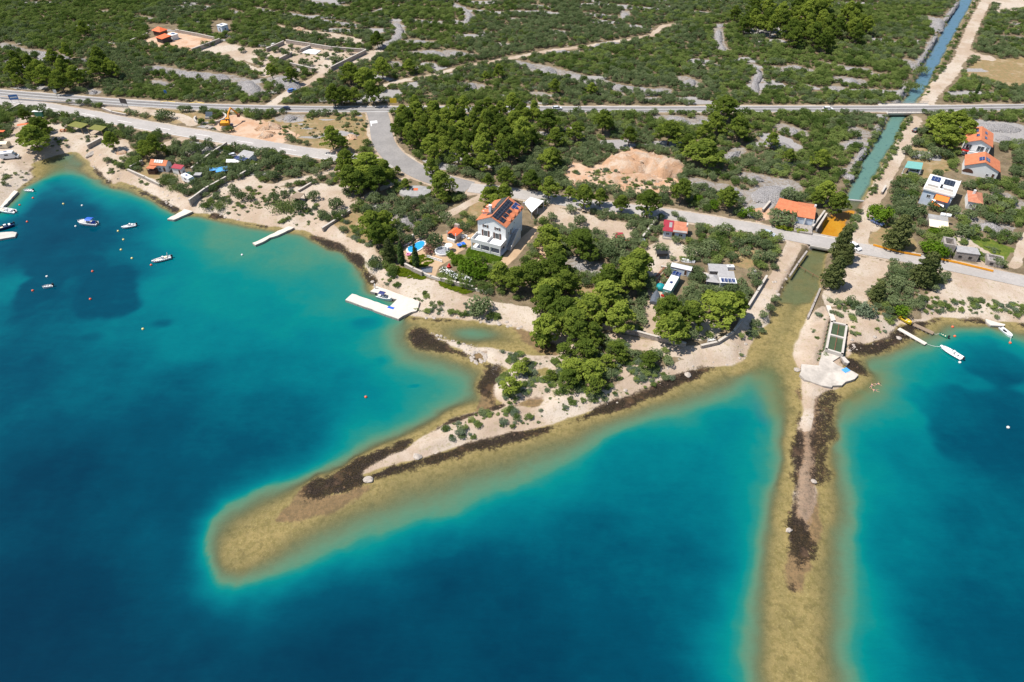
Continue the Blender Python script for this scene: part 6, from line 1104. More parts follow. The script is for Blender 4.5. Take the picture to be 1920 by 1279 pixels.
# ---- houses round the shack and trailer
h1, w, d, rf = house('shack', 'low shack with half dark red half orange roof beside the shore road', 'house', (1242.5, 432.5), (1288.8, 438), (1292, 422), 2.5, .9, 'mono', .35, wm=M_LBLUE, rm=M_TILE2, openings=[('F', .22, .9, 1.1, .9), ('F', .45, .2, 1.0, 2.0, 'door'), ('F', .75, .9, 1.3, .9), ('R', .5, .9, .8, .8)])
on_roof(h1, w, d, 2.5, .9, 'mono', 1, .0, .42, .0, 1.0, M_REDROOF, 'red_roof_sheet', .02); on_roof(h1, w, d, 2.5, .9, 'mono', 1, .42, .98, .0, .16, M_CONCG, 'grey_eave', .02); on_roof(h1, w, d, 2.5, .9, 'mono', 1, .24, .36, .35, .8, M_CONCG, 'grey_roof_patch', .09)
bx_part(h1, 'chimney', M_CONC, ((w - .3, d*.7, 3.4), (.5, 1.6, .9))); bx_part(h1, 'terrace_wall', M_CONC, ((w*.25, -1.2, .4), (w*.4, .2, .8)), ((w*.05, -.8, .7), (.25, .25, 1.4)))
tr, w, d, rf = house('trailer', 'long white trailer with a small roof hatch among the pines', 'trailer', (1242.8, 541.5), (1258, 546), (1280.5, 514), 2.7, 0, 'flat', .06, wm=M_GREEN, rm=M_WHITE2, openings=[('F', .5, 1.0, 1.0, 1.0), ('R', .3, 1.1, 1.4, .9), ('R', .7, 1.1, 1.4, .9)])
bx_part(rf, 'roof_hatch', M_SOLARB, ((w*.5, d*.40, 2.93), (.8, 1.0, .1))); bx_part(tr, 'solar_panel', M_SOLARB, ((w*.30, d - 1.0, 2.97), (1.35, 2.1, .08)), ((w*.76, d - 1.0, 2.97), (1.35, 2.1, .08)))
bx_part(tr, 'red_bumper', M_RED, ((w/2, -.25, .5), (w + .3, .35, .5)))
s2, w, d, rf = house('long_shed', 'low white barrel roofed shed set across the end of the long trailer', 'shed', (1257.5, 499.5), (1296, 508), (1299.5, 500.5), 2.5, .35, 'x', .1, wm=M_LBLUE, rm=M_GREYTUBE, openings=[('F', .75, .3, .9, 1.9, 'door'), ('F', .25, .9, 1.0, .8)])
bx_part(rf, 'rust_stripe', M_RUST, ((w/2, .06, 2.36), (w, .14, .16)))
deck = thing('pallet_deck', 'weathered slatted deck with rust beside the long trailer', 'deck', at(1248, 520)); deck.rotation_euler.z = .95
for k in range(7): MB().box((0, -2.4 + k*.8, .35), (9, .6, .1)).build('plank', M_WOOD if k % 2 else M_RUST, deck)
t = thing('covered_boat', 'boat under a dark grey tarpaulin parked on the sandy drive', 'boat', at(1228, 561)); t.rotation_euler.z = 1.25
mb = MB(); S_ = []
for k in range(7):
    u = k/6; x = -3 + 6*u; bw = 1.25*(1 - max(0, u - .45)**2*2.6); S_.append([(x, -bw, .55), (x, -bw*.8, 1.15), (x, 0, 1.6 - .3*abs(u - .5)), (x, bw*.8, 1.15), (x, bw, .55), (x, 0, .3)])
mb.loft(S_); mb.build('cover', M_CLOTHG, t); bx_part(t, 'trailer_frame', M_METAL, ((0, 0, .35), (5, .9, .12)));
for s in (-1, 1): MB().tube((-.6, s*1.05, .32), (-.6, s*1.25, .32), .32, n=12).build('wheel', M_DARK, t)
o = tag(MB().ball((0, 0, .9), (1.5, 1.4, 1.2), 12, 8).build('covered_heap', M_TEAL, None, True), 'round heap under a teal tarpaulin at the trailer end', 'tarpaulin heap'); o.location = at(1237.5, 543)
t = thing('black_tent', 'black cloth shelter at the head of the sandy drive', 'tent', at(1239, 482)); MB().box((0, 0, 2.1), (3.4, 2.6, .12)).loft([[(-1.7, -1.3, 2.1), (1.7, -1.3, 2.1)], [(-1.7, -1.35, 1.0), (1.7, -1.35, 1.2)]], False, False).build('cloth', M_DARK, t)
for sx in (-1, 1):
    for sy in (-1, 1): MB().box((sx*1.6, sy*1.2, 1.05), (.08, .08, 2.1)).build('post', M_METAL, t)
c1, w, d, rf = house('solar_cabin', 'low grey roofed cabin with a row of four blue solar panels', 'cabin', (1350.5, 530.5), (1381, 532), (1384, 511.5), 2.4, .5, 'mono', .1, wm=M_WHITE, rm=M_GREYROOF, openings=[('F', .3, .5, 1.0, 1.2), ('F', .7, .5, 1.0, 1.2), ('R', .5, .6, 1.0, 1.0)])
bx_part(c1, 'panel_board', M_WHITE2, ((w/2, .95, 2.72), (w*1.02, 2.6, .06)))
for k in range(4): bx_part(c1, 'solar_panel', M_SOLARB, ((w*(.17 + .22*k), .95, 2.80), (w*.19, 2.0, .06)))
bx_part(c1, 'rear_lean_to', M_GREYROOF, ((w*.1, d + 2.2, 2.3), (w*1.2, 4.0, .14))); bx_part(c1, 'rear_wall', M_GRAYST, ((w*.1, d + 2.2, 1.1), (w*1.1, 3.4, 2.2)))
t, w, d, rf = house('canvas_shelter', 'grey hip roofed shelter joined to the grey solar cabin', 'shelter', (1324, 528), (1350, 531), (1350, 516), 1.9, 1.0, 'hip', .3, wm=M_CLOTHG, rm=M_GREYROOF)
t = thing('stone_grill', 'pale stone outdoor oven beside the grey solar cabin', 'grill', at(1412, 520)); bx_part(t, 'oven', M_CONC, ((0, 0, .8), (1.6, 1.3, 1.6))); bx_part(t, 'hood', M_CONC, ((0, .2, 2.0), (.9, .8, .9))); bx_part(t, 'mouth', M_DARK, ((0, -.66, .95), (.8, .06, .6)))
t = thing('water_tank', 'white rectangular water tank behind the grey solar cabin', 'water tank', at(1367, 505)); bx_part(t, 'tank', M_PLASTIC, ((0, 0, .7), (2.6, 1.3, 1.2))); bx_part(t, 'lid', M_METAL, ((0, 0, 1.34), (.6, .6, .1)))
t = thing('cargo_trailer', 'small dark red trailer at the edge of the gravel drive', 'trailer', at(1161, 449)); bx_part(t, 'tub', M_REDROOF, ((0, 0, 1.0), (2.4, 3.0, 1.5))); MB().box((2.4, -1.6, .5), (2.0, 1.0, .2)).build('drawbar', M_RED, t)
for s in (-1, 1): MB().tube((s*1.2, 0, .35), (s*1.4, 0, .35), .35, n=12).build('wheel', M_DARK, t)
t = thing('caged_tank', 'white caged water tank by the wall of the red and orange shack', 'water tank', at(1204, 457)); bx_part(t, 'tank', mat('grey_green_plastic', (.45, .52, .52), .5, .1, 2), ((0, 0, .7), (1.5, 1.5, 1.3))); bx_part(t, 'cage', M_METAL, ((0, 0, 1.42), (1.6, 1.6, .1)))
# ---- canal houses
o1, w, d, rf = house('canal_house', 'orange tiled house with open porch right beside the canal', 'house', (1494, 405.5), (1527.5, 411), (1538.5, 385), 3.3, 1.5, 'x', .3, wm=M_GRAYST, rm=M_TILE, openings=[('R', .5, 1, .9, 1.0)])
bx_part(o1, 'porch_wall', M_LBLUE, ((w/2, .26, 1.5), (w*.86, .06, 2.6))); bx_part(o1, 'column', M_WHITE, ((w*.5, -.05, 1.5), (.4, .4, 3.0)), ((w*.02, -.05, 1.5), (.4, .4, 3.0)), ((w*.98, -.05, 1.5), (.4, .4, 3.0))); bx_part(o1, 'terrace', M_GRAYST, ((w/2, -2.6, .25), (w, 5.0, 1.0))); bx_part(rf, 'chimney', M_WHITE, ((w*.94, d*.55, 4.9), (.6, .6, 1.3)))
o2, w, d, rf = house('tiled_annex', 'long low orange roofed annex joined to the canal house', 'house', (1452, 391.5), (1492.5, 401.5), (1497, 383.5), 2.6, .8, 'mono', .25, wm=M_STONE, rm=M_TILE, openings=[('F', .4, .8, 1, 1)])
wall([(1523, 428), (1545, 399)], 1.6, 'inner concrete wall between canal house and canal', .5, M_CONCG); wall([(1531, 431), (1549, 403)], 1.2, 'outer concrete wall dropping to the orange shallows', .5, M_CONCG)
a1, w, d, rf = house('orange_roof_house', 'white house with orange hip end roof, four skylight panels and glazed porch', 'house', (1809.5, 266.5), (1862, 276.5), (1877, 253), 5.2, 2.0, 'y', .5, rm=M_TILE, openings=[('F', .62, 2.4, 2.4, 2.2), ('F', .85, 2.6, 1.0, 2.0), ('F', .2, 2.3, 2.0, 2.2), ('F', .3, .3, 1.6, 2.0, 'door'), ('R', .5, 3, 1.0, 1.2)])
for u0, v0, s in ((.28, .12, -1), (.62, .2, -1), (.25, .28, 1), (.6, .28, 1)): on_roof(a1, w, d, 5.2, 2.0, 'y', s, u0, u0 + .16, v0, v0 + .2, M_SOLARB)
bx_part(a1, 'porch_floor', M_WHITE, ((w*.6, -1.4, 2.0), (w*.75, 3.0, .3)), ((w*.6, -2.8, 2.6), (w*.75, .1, 1.0))); bx_part(a1, 'column', M_WHITE2, ((w*.25, -2.6, 1.3), (.3, .3, 2.6)), ((w*.96, -2.6, 1.3), (.3, .3, 2.6))); bx_part(a1, 'red_awning', M_RED, ((w*.12, -.7, 2.4), (2.6, 1.6, .1)))
a2, w, d, rf = house('gabled_house', 'white house with wide orange gable roof and arched veranda', 'house', (1808.5, 310), (1876, 323), (1886.5, 304.5), 3.6, 2.6, 'y', .4, rm=M_TILE, openings=[('F', .70, .8, .9, 1.1), ('F', .86, .2, 1.0, 2.1, 'door'), ('R', .5, 1, 1, 1.2)])
ar = MB(); ar.loft([[(w*.16 + math.cos(t_)*1.9, .34 + e_, 1.0 + max(0, math.sin(t_))*1.5) for t_ in np.linspace(0, math.pi, 12)] for e_ in (0, .1)]); ar.build('arch', M_BROWN, a2)
for s in (-1, 1): on_roof(a2, w, d, 3.6, 2.6, 'y', s, .2, .52, .04, .3, M_SOLARB)
f1, w, d, rf = house('flat_roof_house', 'white flat roofed house with two banks of roof solar panels and orange awning', 'house', (1730, 355.5), (1789, 371), (1811, 343.5), 5.4, .0, 'flat', .35, wm=M_LBLUE, rm=M_WHITE2, openings=[('F', .5, 2.9, 2.0, 1.8), ('F', .25, 2.9, 1.2, 1.2), ('F', .55, .2, 2.0, 2.0, 'door'), ('R', .3, 3.2, .9, 1.3), ('R', .7, 3.2, .9, 1.3), ('R', .5, .9, .9, 1.2)])
bx_part(f1, 'solar_panel', M_SOLARB, ((w*.24, d*.74, 5.85), (w*.28, d*.26, .1))); bx_part(f1, 'brown_solar_panel', M_SOLAR, ((w*.68, d*.72, 5.85), (w*.33, d*.30, .1)))
bx_part(f1, 'roof_terrace', M_CONC, ((w*.48, d*.14, 5.58), (w*.9, d*.2, .1)), ((w*.25, d*.28, 5.9), (w*.34, .2, .7)), ((w*.74, d*.28, 5.9), (w*.3, .2, .7))); bx_part(f1, 'chimney', M_DARK, ((w*.5, d*.34, 6.1), (.7, .7, 1.3))); bx_part(f1, 'roof_rim', M_WHITE2, ((w/2, .12, 5.7), (w, .24, .4)), ((w - .12, d/2, 5.7), (.24, d, .4)))
aw = MB(); aw.loft([[(w*.45, -1.9, 3.9), (w*.88, -1.9, 3.9), (w*.88, .25, 5.0), (w*.45, .25, 5.0)], [(w*.45, -1.9, 3.98), (w*.88, -1.9, 3.98), (w*.88, .25, 5.08), (w*.45, .25, 5.08)]]); aw.build('awning', M_ORANGE, f1)
aw = MB(); aw.loft([[(w*.42, -2.2, 1.9), (w*.7, -2.2, 1.9), (w*.7, .25, 2.5), (w*.42, .25, 2.5)], [(w*.42, -2.2, 1.98), (w*.7, -2.2, 1.98), (w*.7, .25, 2.58), (w*.42, .25, 2.58)]]); aw.build('awning', M_ORANGE, f1)
t = thing('shade_sail', 'white triangular shade sail before the flat roofed house', 'shade sail', at(1757, 393)); MB().loft([[(-2.4, 2.0, 3.0), (2.2, 1.6, 3.0), (0, -2.6, 2.4)], [(-2.4, 2.0, 3.04), (2.2, 1.6, 3.04), (0, -2.6, 2.44)]]).build('cloth', M_SAILW, t)
for p in ((-2.4, 2.0), (2.2, 1.6), (0, -2.6)): MB().tube((*p, 0), (*p, 3.0), .05).build('post', M_METAL, t)
o3, w, d, rf = house('orange_cottage', 'small cottage with faded orange hip roof among bushes', 'house', (1815, 377.5), (1844, 383), (1856, 364.5), 2.8, 1.1, 'hip', .3, wm=M_WHITE, rm=M_TILE2, openings=[('F', .3, .8, .9, 1.0), ('F', .7, .2, .9, 2.0, 'door')])
bx_part(rf, 'chimney', M_WHITE, ((w*.35, d*.6, 4.2), (.7, .7, 1.5)))
c2, w, d, rf = house('stone_shed', 'stone shed with a wide cream awning stretched in front', 'shed', (1741.5, 411.5), (1778.5, 417.5), (1783.5, 409.5), 2.6, .4, 'mono', .1, wm=M_GRAYST, rm=M_CONCG, openings=[('R', .5, .6, .9, 1.2)])
aw = MB(); aw.loft([[(0, -3.9, 2.2), (w*.98, -3.9, 2.2), (w*.98, .1, 2.72), (0, .1, 2.72)], [(0, -3.9, 2.26), (w*.98, -3.9, 2.26), (w*.98, .1, 2.78), (0, .1, 2.78)]]); aw.build('awning', M_CREAM, c2)
for u in (.02, .5, .96): MB().tube((w*u, -3.8, 0), (w*u, -3.8, 2.2), .06).build('awning_post', M_METAL, c2)
for s in (0, 1): MB().tube((w*.62 + s*1.7, d + .4, 3.3), (w*.62 + s*1.7 + 1.4, d + .4, 3.3), .6, n=12).build('roof_tank', M_PLASTIC, c2)
pergola('carport', 'teal roofed open carport sheltering a silver car', 'carport', (1701.5, 304), (1730, 307.5), (1727.5, 318.5), (1695.5, 314.5), 2.5, M_GREEN, [(0, 0), (1, 0), (0, 1), (1, 1)], None, .4)
def ruin(label, FL, FR, BR, h, roof=None, wins=()):
    loc, yaw, w, d = frame(FL, FR, BR, h); root = thing('stone_ruin', label, 'ruin', loc, yaw, 'stone ruins'); mb = MB(); t = .6
    mb.box((w/2, t/2, h/2 - .2), (w, t, h + .4)); mb.box((w/2, d - t/2, h/2 - .2), (w, t, h + .4)); mb.box((t/2, d/2, h/2 - .23), (t, d - 2*t, h + .34)); mb.box((w - t/2, d/2, h/2 - .15), (t, d - 2*t, h + .5)); mb.build('wall', M_GRAYST, root)
    if roof is not None: bx_part(root, 'roof', M_GREYROOF, ((w/2, d/2, h + .25), (w + .2, d + .2, .2)))
    else: bx_part(root, 'rubble_floor', M_HEAP, ((w/2, d/2, .5), (w - 1.2, d - 1.2, 1.0)))
    for u in wins: bx_part(root, 'window_hole', M_DARK, ((w*u, -.03, h*.5), (.9, .1, .7)))
    return root
ruin('tallest roofless stone ruin with square walls', (1771.5, 457), (1794, 461), (1797, 448), 4.4); ruin('low stone ruin with grey flat roof and two dark window holes', (1794, 473.5), (1837, 479), (1836, 467.5), 2.6, True, (.22, .66)); ruin('broken low stone ruin beside the earth track', (1852, 488), (1884, 494.5), (1886, 481.5), 1.8, None, (.3,))
# ---- west side
t1, w, d, rf = house('tiled_cottage', 'small cottage by the bay with orange roof and solar panels', 'house', (279, 309), (311, 311.5), (325, 302), 2.9, 1.3, 'x', .35, wm=M_WHITE, rm=M_TILE, openings=[('F', .8, .2, 1, 2, 'door'), ('R', .5, .8, .9, 1), ('F', .55, .9, 1, 1)])
for k in range(4): on_roof(t1, w, d, 2.9, 1.3, 'x', 1, .25 + .13*k, .36 + .13*k, .08, .62, M_SOLAR)
bx_part(t1, 'timber_porch', M_BROWN, ((w*.22, -1.0, .8), (w*.42, 2.2, 1.6))); bx_part(t1, 'porch_roof', M_TILE, ((w*.22, -1.0, 2.55), (w*.46, 2.6, .15)))
for u in (.02, .42): MB().box((w*u, -2.0, 1.6), (.16, .16, 1.9)).build('post', M_BROWN, t1)
s1, w, d, rf = house('red_roof_shed', 'white shed with maroon metal roof and dark doorway', 'shed', (320, 314.5), (339, 317.5), (351.5, 313), 2.6, .5, 'mono', .2, wm=M_WHITE, rm=M_REDROOF, openings=[('F', .75, .1, 1.0, 2.0, 'door'), ('R', .5, .7, .9, .8)])
hu, w, d, rf = house('solar_hut', 'white hut with grey metal roof and blue solar awning', 'hut', (443, 292.5), (466, 297.5), (480.5, 288), 2.7, .5, 'mono', .15, wm=M_WHITE, rm=M_GREYROOF, openings=[('R', .3, .1, .9, 1.9, 'door'), ('F', .3, .8, 1, .9)])
on_roof(hu, w, d, 2.7, .5, 'mono', 1, .03, .95, -.42, .02, M_SOLARB)
t = thing('white_tent', 'white tarpaulin shelter among olives below the solar hut', 'tent', at(442, 309)); MB().loft([[(-3, -1.2, 1.6), (3, -1.2, 1.6), (3, 1.2, 1.6), (-3, 1.2, 1.6)], [(-3, -.1, 2.3), (3, -.1, 2.3), (3, .1, 2.3), (-3, .1, 2.3)]]).build('tarpaulin', M_SAILW, t)
for sx in (-1, 1):
    for sy in (-1, 1): MB().tube((sx*2.8, sy*1.1, 0), (sx*2.8, sy*1.1, 1.6), .05).build('pole', M_METAL, t)
for px, py, s, lab in ((418, 326, 1.3, 'bright blue awning over the camp table by the wall'), (401, 326, .7, 'small blue tarpaulin tent beside the camp')):
    t = thing('blue_awning', lab, 'awning', at(px, py)); t.rotation_euler.z = .3; MB().loft([[(-1.6*s, -1.2*s, 1.7), (1.6*s, -1.2*s, 1.7), (1.6*s, 1.2*s, 2.1), (-1.6*s, 1.2*s, 2.1)], [(-1.6*s, -1.2*s, 1.75), (1.6*s, -1.2*s, 1.75), (1.6*s, 1.2*s, 2.15), (-1.6*s, 1.2*s, 2.15)]]).build('cloth', M_TARP, t)
    for sx in (-1, 1):
        for sy in (-1, 1): MB().tube((sx*1.5*s, sy*1.1*s, 0), (sx*1.5*s, sy*1.1*s, 1.9), .04).build('pole', M_METAL, t)
t = thing('small_shed', 'small grey shed between the motorhome and an olive', 'shed', at(374, 336)); bx_part(t, 'wall', M_CONCG, ((0, 0, 1.0), (2.2, 1.8, 2.0))); bx_part(t, 'roof', M_GREYROOF, ((0, 0, 2.1), (2.6, 2.2, .15)))
sh = pergola('sun_shelter', 'weathered timber slat sun shelter on the sandy slope', 'shelter', (556, 361.5), (571, 363), (561, 373), (541, 371), 2.2, M_WOOD, [(0, 0), (1, 0), (0, 1), (1, 1)], M_WOOD)
bk = thing('bunker', 'low round topped concrete bunker with a square orange opening', 'bunker', at(779, 362)); S_ = []
mb = MB(); ring = lambda r, z: [(math.cos(6.283*k/14)*r*1.15, math.sin(6.283*k/14)*r*.8, z) for k in range(14)]
mb.loft([ring(5.4, -.3), ring(5.0, .9), ring(3.2, 1.35), ring(1.2, 1.45)]); mb.build('shell', M_CONCG, bk); bx_part(bk, 'hatch', M_DARK, ((-.1, .1, 1.45), (2.2, 1.7, .06))); bx_part(bk, 'orange_lining', M_VERM, ((.25, 0, 1.49), (1.5, 1.5, .05)))
p1, w, d, rf = house('hipped_pavilion', 'red orange hipped pavilion on the hillside', 'pavilion', (283.5, 57), (300, 60.5), (316.5, 55.5), 2.8, 1.6, 'hip', .5, wm=M_BROWN, rm=M_VERM)
p2, w, d, rf = house('orange_shelter', 'flat orange roofed shelter below the red hipped pavilion', 'shelter', (291, 69.5), (303.5, 73.5), (320, 67.5), 2.6, .4, 'mono', .3, wm=M_DARK, rm=M_VERM)
p3, w, d, rf = house('white_hut', 'white roofed hut with a blue panel beside the orange shelter', 'hut', (312, 64.5), (322, 67.5), (333.5, 63.5), 2.4, 0, 'flat', .2, wm=M_WHITE, rm=M_WHITE2); bx_part(p3, 'solar_panel', M_SOLARB, ((w*.5, d*.6, 2.62), (w*.5, d*.4, .08)))
p4, w, d, rf = house('hillside_cottage', 'small white flat roofed cottage alone on the hillside', 'house', (405, 47.5), (415, 50), (430, 46.5), 3.2, 0, 'flat', .2, wm=M_LBLUE, rm=M_WHITE2, openings=[('F', .5, .3, .9, 2, 'door'), ('R', .5, .9, 1, 1)]); bx_part(p4, 'solar_panel', M_SOLARB, ((w*.4, d*.5, 3.42), (1.6, 1.2, .1)))
for pts, lab in (([(566, 100), (579, 92), (602, 96), (592, 103)], 'bright white concrete slab inside the walled olive plot'), ([(503, 81), (514, 77), (521, 81), (510, 84)], 'white concrete slab on the bare plot next to the olive plot'), ([(500, 90), (508, 85), (514, 88), (504, 92)], 'second small white slab on the bare plot')):
    q = [P(*p) for p in pts]; c = sum(q, Vector())/4; tag(MB().prism([(p.x - c.x, p.y - c.y) for p in q], -.2, .35).build('concrete_slab', M_WHITE2, None), lab, 'slab').location = (c.x, c.y, LZ)
# thatched shelters over the cove
for (pts, lab) in (([(125, 236), (141, 228), (166, 233), (152, 241)], 'larger olive thatched sun roof above the beach cove'), ([(164, 242), (178, 234), (200, 238), (190, 246)], 'smaller olive thatched sun roof next to the larger one')):
    m_ = mat('olive_thatch', (.17, .17, .035), .95, .3, 2.5, bump=.8, bscale=12); pergola('thatched_shelter', lab, 'shelter', pts[1], pts[2], pts[3], pts[0], 2.5, m_, [(0, 0), (1, 0), (0, 1), (1, 1)], M_WOOD)
t = thing('kiosk', 'small green and white kiosk under trees by the coast road', 'kiosk', at(77, 217)); bx_part(t, 'wall', M_HULLG, ((0, 0, 1.1), (3.4, 2.4, 2.2))); bx_part(t, 'roof', M_SAILW, ((0, 0, 2.4), (4.4, 3.2, .18)))
for px, py, yaw, lab in ((48, 242, .35, 'orange awning strip half hidden by the big beach pine'), (2, 255, 0, 'red parasol cloth at the edge of the beach camp')):
    t = thing('orange_awning', lab, 'awning', at(px, py), yaw); bx_part(t, 'cloth', M_VERM, ((0, 0, 2.1), (4.6, 1.6, .08)))
    for s in (-1, 1): MB().tube((s*2.1, 0, 0), (s*2.1, 0, 2.1), .05).build('pole', M_METAL, t)
for k, (px, py) in enumerate(((119, 246), (126, 246))):
    t = thing('picnic_table', ['orange picnic table nearer the big beach pine', 'orange picnic table nearer the thatched sun roof'][k], 'table', at(px, py), 0, 'picnic tables'); bx_part(t, 'table_top', mat('orange_wood', (.5, .2, .09), .7, .15, 3), ((0, 0, .75), (2.2, .8, .08)))
    for s in (-1, 1): bx_part(t, 'bench', MATS['orange_wood'], ((0, s*.8, .42), (2.2, .35, .08)), ((s*.8, s*.4, .35), (.1, .9, .7)))
# ================================================================ bridges, docks, boats, vehicles and small things
def slab(name, label, cat, pts, z0, z1, m, group=None, edge=None, jit=0.0, zref=None):
    q = [P(*p, z1 if zref is None else zref) for p in pts]; c = sum(q, Vector())/len(q); l = [(p.x - c.x, p.y - c.y) for p in q]
    o = thing(name, label, cat, (c.x, c.y, 0), 0, group)
    if jit:
        out = []
        for a, b in zip(l, l[1:] + l[:1]):
            n = max(1, int(math.hypot(b[0]-a[0], b[1]-a[1])/1.3))
            for k in range(n): out.append((a[0] + (b[0]-a[0])*k/n + RNG.normal()*jit, a[1] + (b[1]-a[1])*k/n + RNG.normal()*jit))
        l = out
    MB().prism(inflate(l, 1.006), z0, z1 - .22).build('footing', edge or M_GRAYST, o); MB().prism(l, z1 - .22, z1).build('deck', m, o); return o
M_CONC2 = mat('stained_concrete', (.47, .42, .365), .9, .3, .16, bump=.3, bscale=5)
M_QUAY = mat('pale_quay_stone', (0.60, 0.535, 0.46), .9, .09, .6, bump=.3, bscale=6)  # pale stone's own colour, slightly mottled
slab('stone_dock', 'large pale U-shaped stone dock embracing a moored boat', 'dock', [(706, 536.5), (787, 565), (781, 583), (764, 587), (747.5, 598), (647.5, 562), (660, 550.5), (731, 575), (744.5, 561.5), (695, 546)], -2.2, .85, M_QUAY, jit=.10, zref=.85)
slab('stone_pier', 'broad short stone pier jutting into the bay below the tall wall', 'pier', [(346, 392), (362, 396), (326, 412.5), (314, 410)], -1.6, .75, M_QUAY, jit=.16, zref=.75); slab('stone_pier', 'thin long stone pier pointing down the bay', 'pier', [(540, 424.5), (552, 426.5), (479, 459), (473.5, 456)], -1.6, .75, M_QUAY, jit=.14, zref=.75)
slab('stone_quay', 'pale quay edge along the western beach', 'quay', [(-30, 402), (0, 388), (26, 357), (33, 359), (2, 393), (-30, 412)], -1.2, .8, M_QUAY, zref=.8, jit=.1); slab('stone_jetty', 'stubby rough jetty on the western edge below two moored boats', 'jetty', [(-40, 440), (24, 434), (31, 437), (28, 444), (0, 448), (-40, 452)], -1.5, .6, M_CONC, zref=.6, jit=.2)
slab('concrete_landing', 'small concrete landing on the shore of the eastern bay', 'landing', [(1848, 598), (1869, 604), (1885, 608), (1883, 611), (1858, 610), (1850, 604)], -1.0, .6, M_QUAY, zref=.6)
for k, (a, b, wd, lab) in enumerate([((1685, 616), (1736, 645), 1.25, 'long narrow pale jetty tied to the big inflatable boat'), ((1713, 608), (1750.5, 625), 1.35, 'shorter brownish jetty tied to the green dinghy')]):
    A, B = P(*a, .5), P(*b, .5); L_ = (B - A).length; t = thing('jetty', lab, 'jetty', (A.x, A.y, 0), math.atan2(B.y - A.y, B.x - A.x)); bx_part(t, 'deck', M_QUAY if k == 0 else M_WOOD, ((L_/2, 0, .45), (L_, wd, .2)))
    n = 5
    for i in range(n): MB().box((L_*(i + .5)/n, 0, -.3), (.5, wd*.8, 1.4)).build('pile', M_GRAYST, t)
slab('concrete_slab', 'big pale concrete bathing slab at the root of the sunken causeway', 'slab', [(1503, 683), (1536, 685), (1540, 662), (1548, 655), (1572, 664), (1577, 668), (1562, 678), (1570, 685), (1580, 689), (1598, 695), (1610, 703), (1604, 710), (1585, 715), (1577, 722), (1561, 722), (1560, 726), (1540, 722), (1510, 712), (1502, 702)], -1.0, .75, M_CONC2, jit=.12, zref=.75)
MB_ = slab('concrete_ramp', 'narrow tilted concrete gutter beside the bathing slab', 'ramp', [(1573, 663), (1580, 665), (1593, 679), (1590, 681), (1584, 679)], -.8, .95, M_CONC, zref=.95)
slab('concrete_strip', 'narrow white concrete strip leading to the fish tanks', 'path slab', [(1549, 572), (1557, 573), (1567, 600), (1559, 602)], .8, LZ + .25, M_QUAY, zref=LZ + .25)
tk = thing('fish_tank', 'two joined concrete fish tanks full of green water', 'fish tank', at(1568, 632)); c = Vector(at(1568, 632)); wpts = [(1560, 603), (1588, 609), (1579.5, 663), (1550, 654)]; q = [P(*p, 1.8) for p in wpts]; l = [(p.x - c.x, p.y - c.y) for p in q]
def wl(mb, a, b, t, z0, z1):
    d = Vector(b) - Vector(a); mb.box(((a[0]+b[0])/2, (a[1]+b[1])/2, (z0+z1)/2), (d.length + t, t, z1 - z0), math.atan2(d.y, d.x))
mb = MB()
for a, b in ((0, 1), (1, 2), (2, 3), (3, 0)): wl(mb, l[a], l[b], .55, -1, .3)
mid0 = [(l[3][i] + (l[0][i] - l[3][i])*.53) for i in (0, 1)]; mid1 = [(l[2][i] + (l[1][i] - l[2][i])*.53) for i in (0, 1)]; wl(mb, mid0, mid1, .6, -1, .33); mb.build('tank_wall', M_CONC, tk)
MB().prism(inflate(l, .98), -.8, -.12).build('water', mat('green_tank_water', (.060, .085, .038), .12, .2, .5), tk); m0 = [(l[0][i] + l[1][i])/2 for i in (0, 1)]; m1 = [(l[2][i] + l[3][i])/2 for i in (0, 1)]; mb = MB(); wl(mb, m0, m1, .12, -.1, .12); mb.build('divider', M_RUST, tk)
o = tag(MB().box((0, 0, 0), (1.9, 1.4, .04)).build('beach_towel', M_TARP, None), 'blue beach towel spread on the concrete bathing slab', 'towel'); o.location = (*P(1586, 694, .8)[:2], .79); o.rotation_euler.z = .5
o = tag(MB().box((0, 0, 0), (2.0, .9, .05)).build('beach_towel', M_BLUE, None), 'small blue towel on the inner arm of the stone dock', 'towel'); o.location = (*P(733, 577, .87)[:2], .89); o.rotation_euler.z = -.4
MB().tube((0, 0, 0), (0, 0, 1.7), .18).build('dock_post', M_WHITE2, None); o = bpy.data.objects['dock_post']; o.location = (*P(703.5, 541, .85)[:2], .8); tag(o, 'white post at the shore corner of the stone dock', 'post')
# ---- bridges
c, nr, wd = RC['main_road']
def bridge(name, label, px0, px1, road, depth=1.0, ov=1.0, rail=True, zt=None):
    c, nr, wd = RC[road]; pxs = np.array([pix(x, y)[0] for x, y in c]); i0, i1 = np.searchsorted(pxs, px0), np.searchsorted(pxs, px1); a, b = c[i0], c[i1]; d = b - a; L_ = np.hypot(*d)
    t = thing(name, label, 'bridge', (a[0], a[1], LZ), math.atan2(d[1], d[0])); W = wd + 2*ov
    bx_part(t, 'deck', M_CONC, ((L_/2, 0, -.35), (L_, W, .8))); mb = MB()
    for s in (-1, 1): mb.box((L_/2, s*(W/2 + .12), .05), (L_, .28, .55))
    mb.build('kerb', M_CONC, t); mb = MB()
    for s in (0, 1): mb.box((s*L_ + (.4 if s == 0 else -.4), 0, -2.0), (1.2, W, 2.5))
    mb.build('abutment', M_GRAYST, t)
    if rail:
        for s in (1, -1):
            r_ = MB(); r_.box((L_/2, s*(W/2 + .05), 1.15), (L_, .08, .08)); r_.box((L_/2, s*(W/2 + .05), .75), (L_, .06, .06)); ro = r_.build('railing', M_METAL, t)
            n = max(3, int(L_/2))
            for k in range(n + 1): MB().box((L_*k/n, s*(W/2 + .05), .72), (.08, .08, .9)).build('post', M_METAL, ro)
    return t
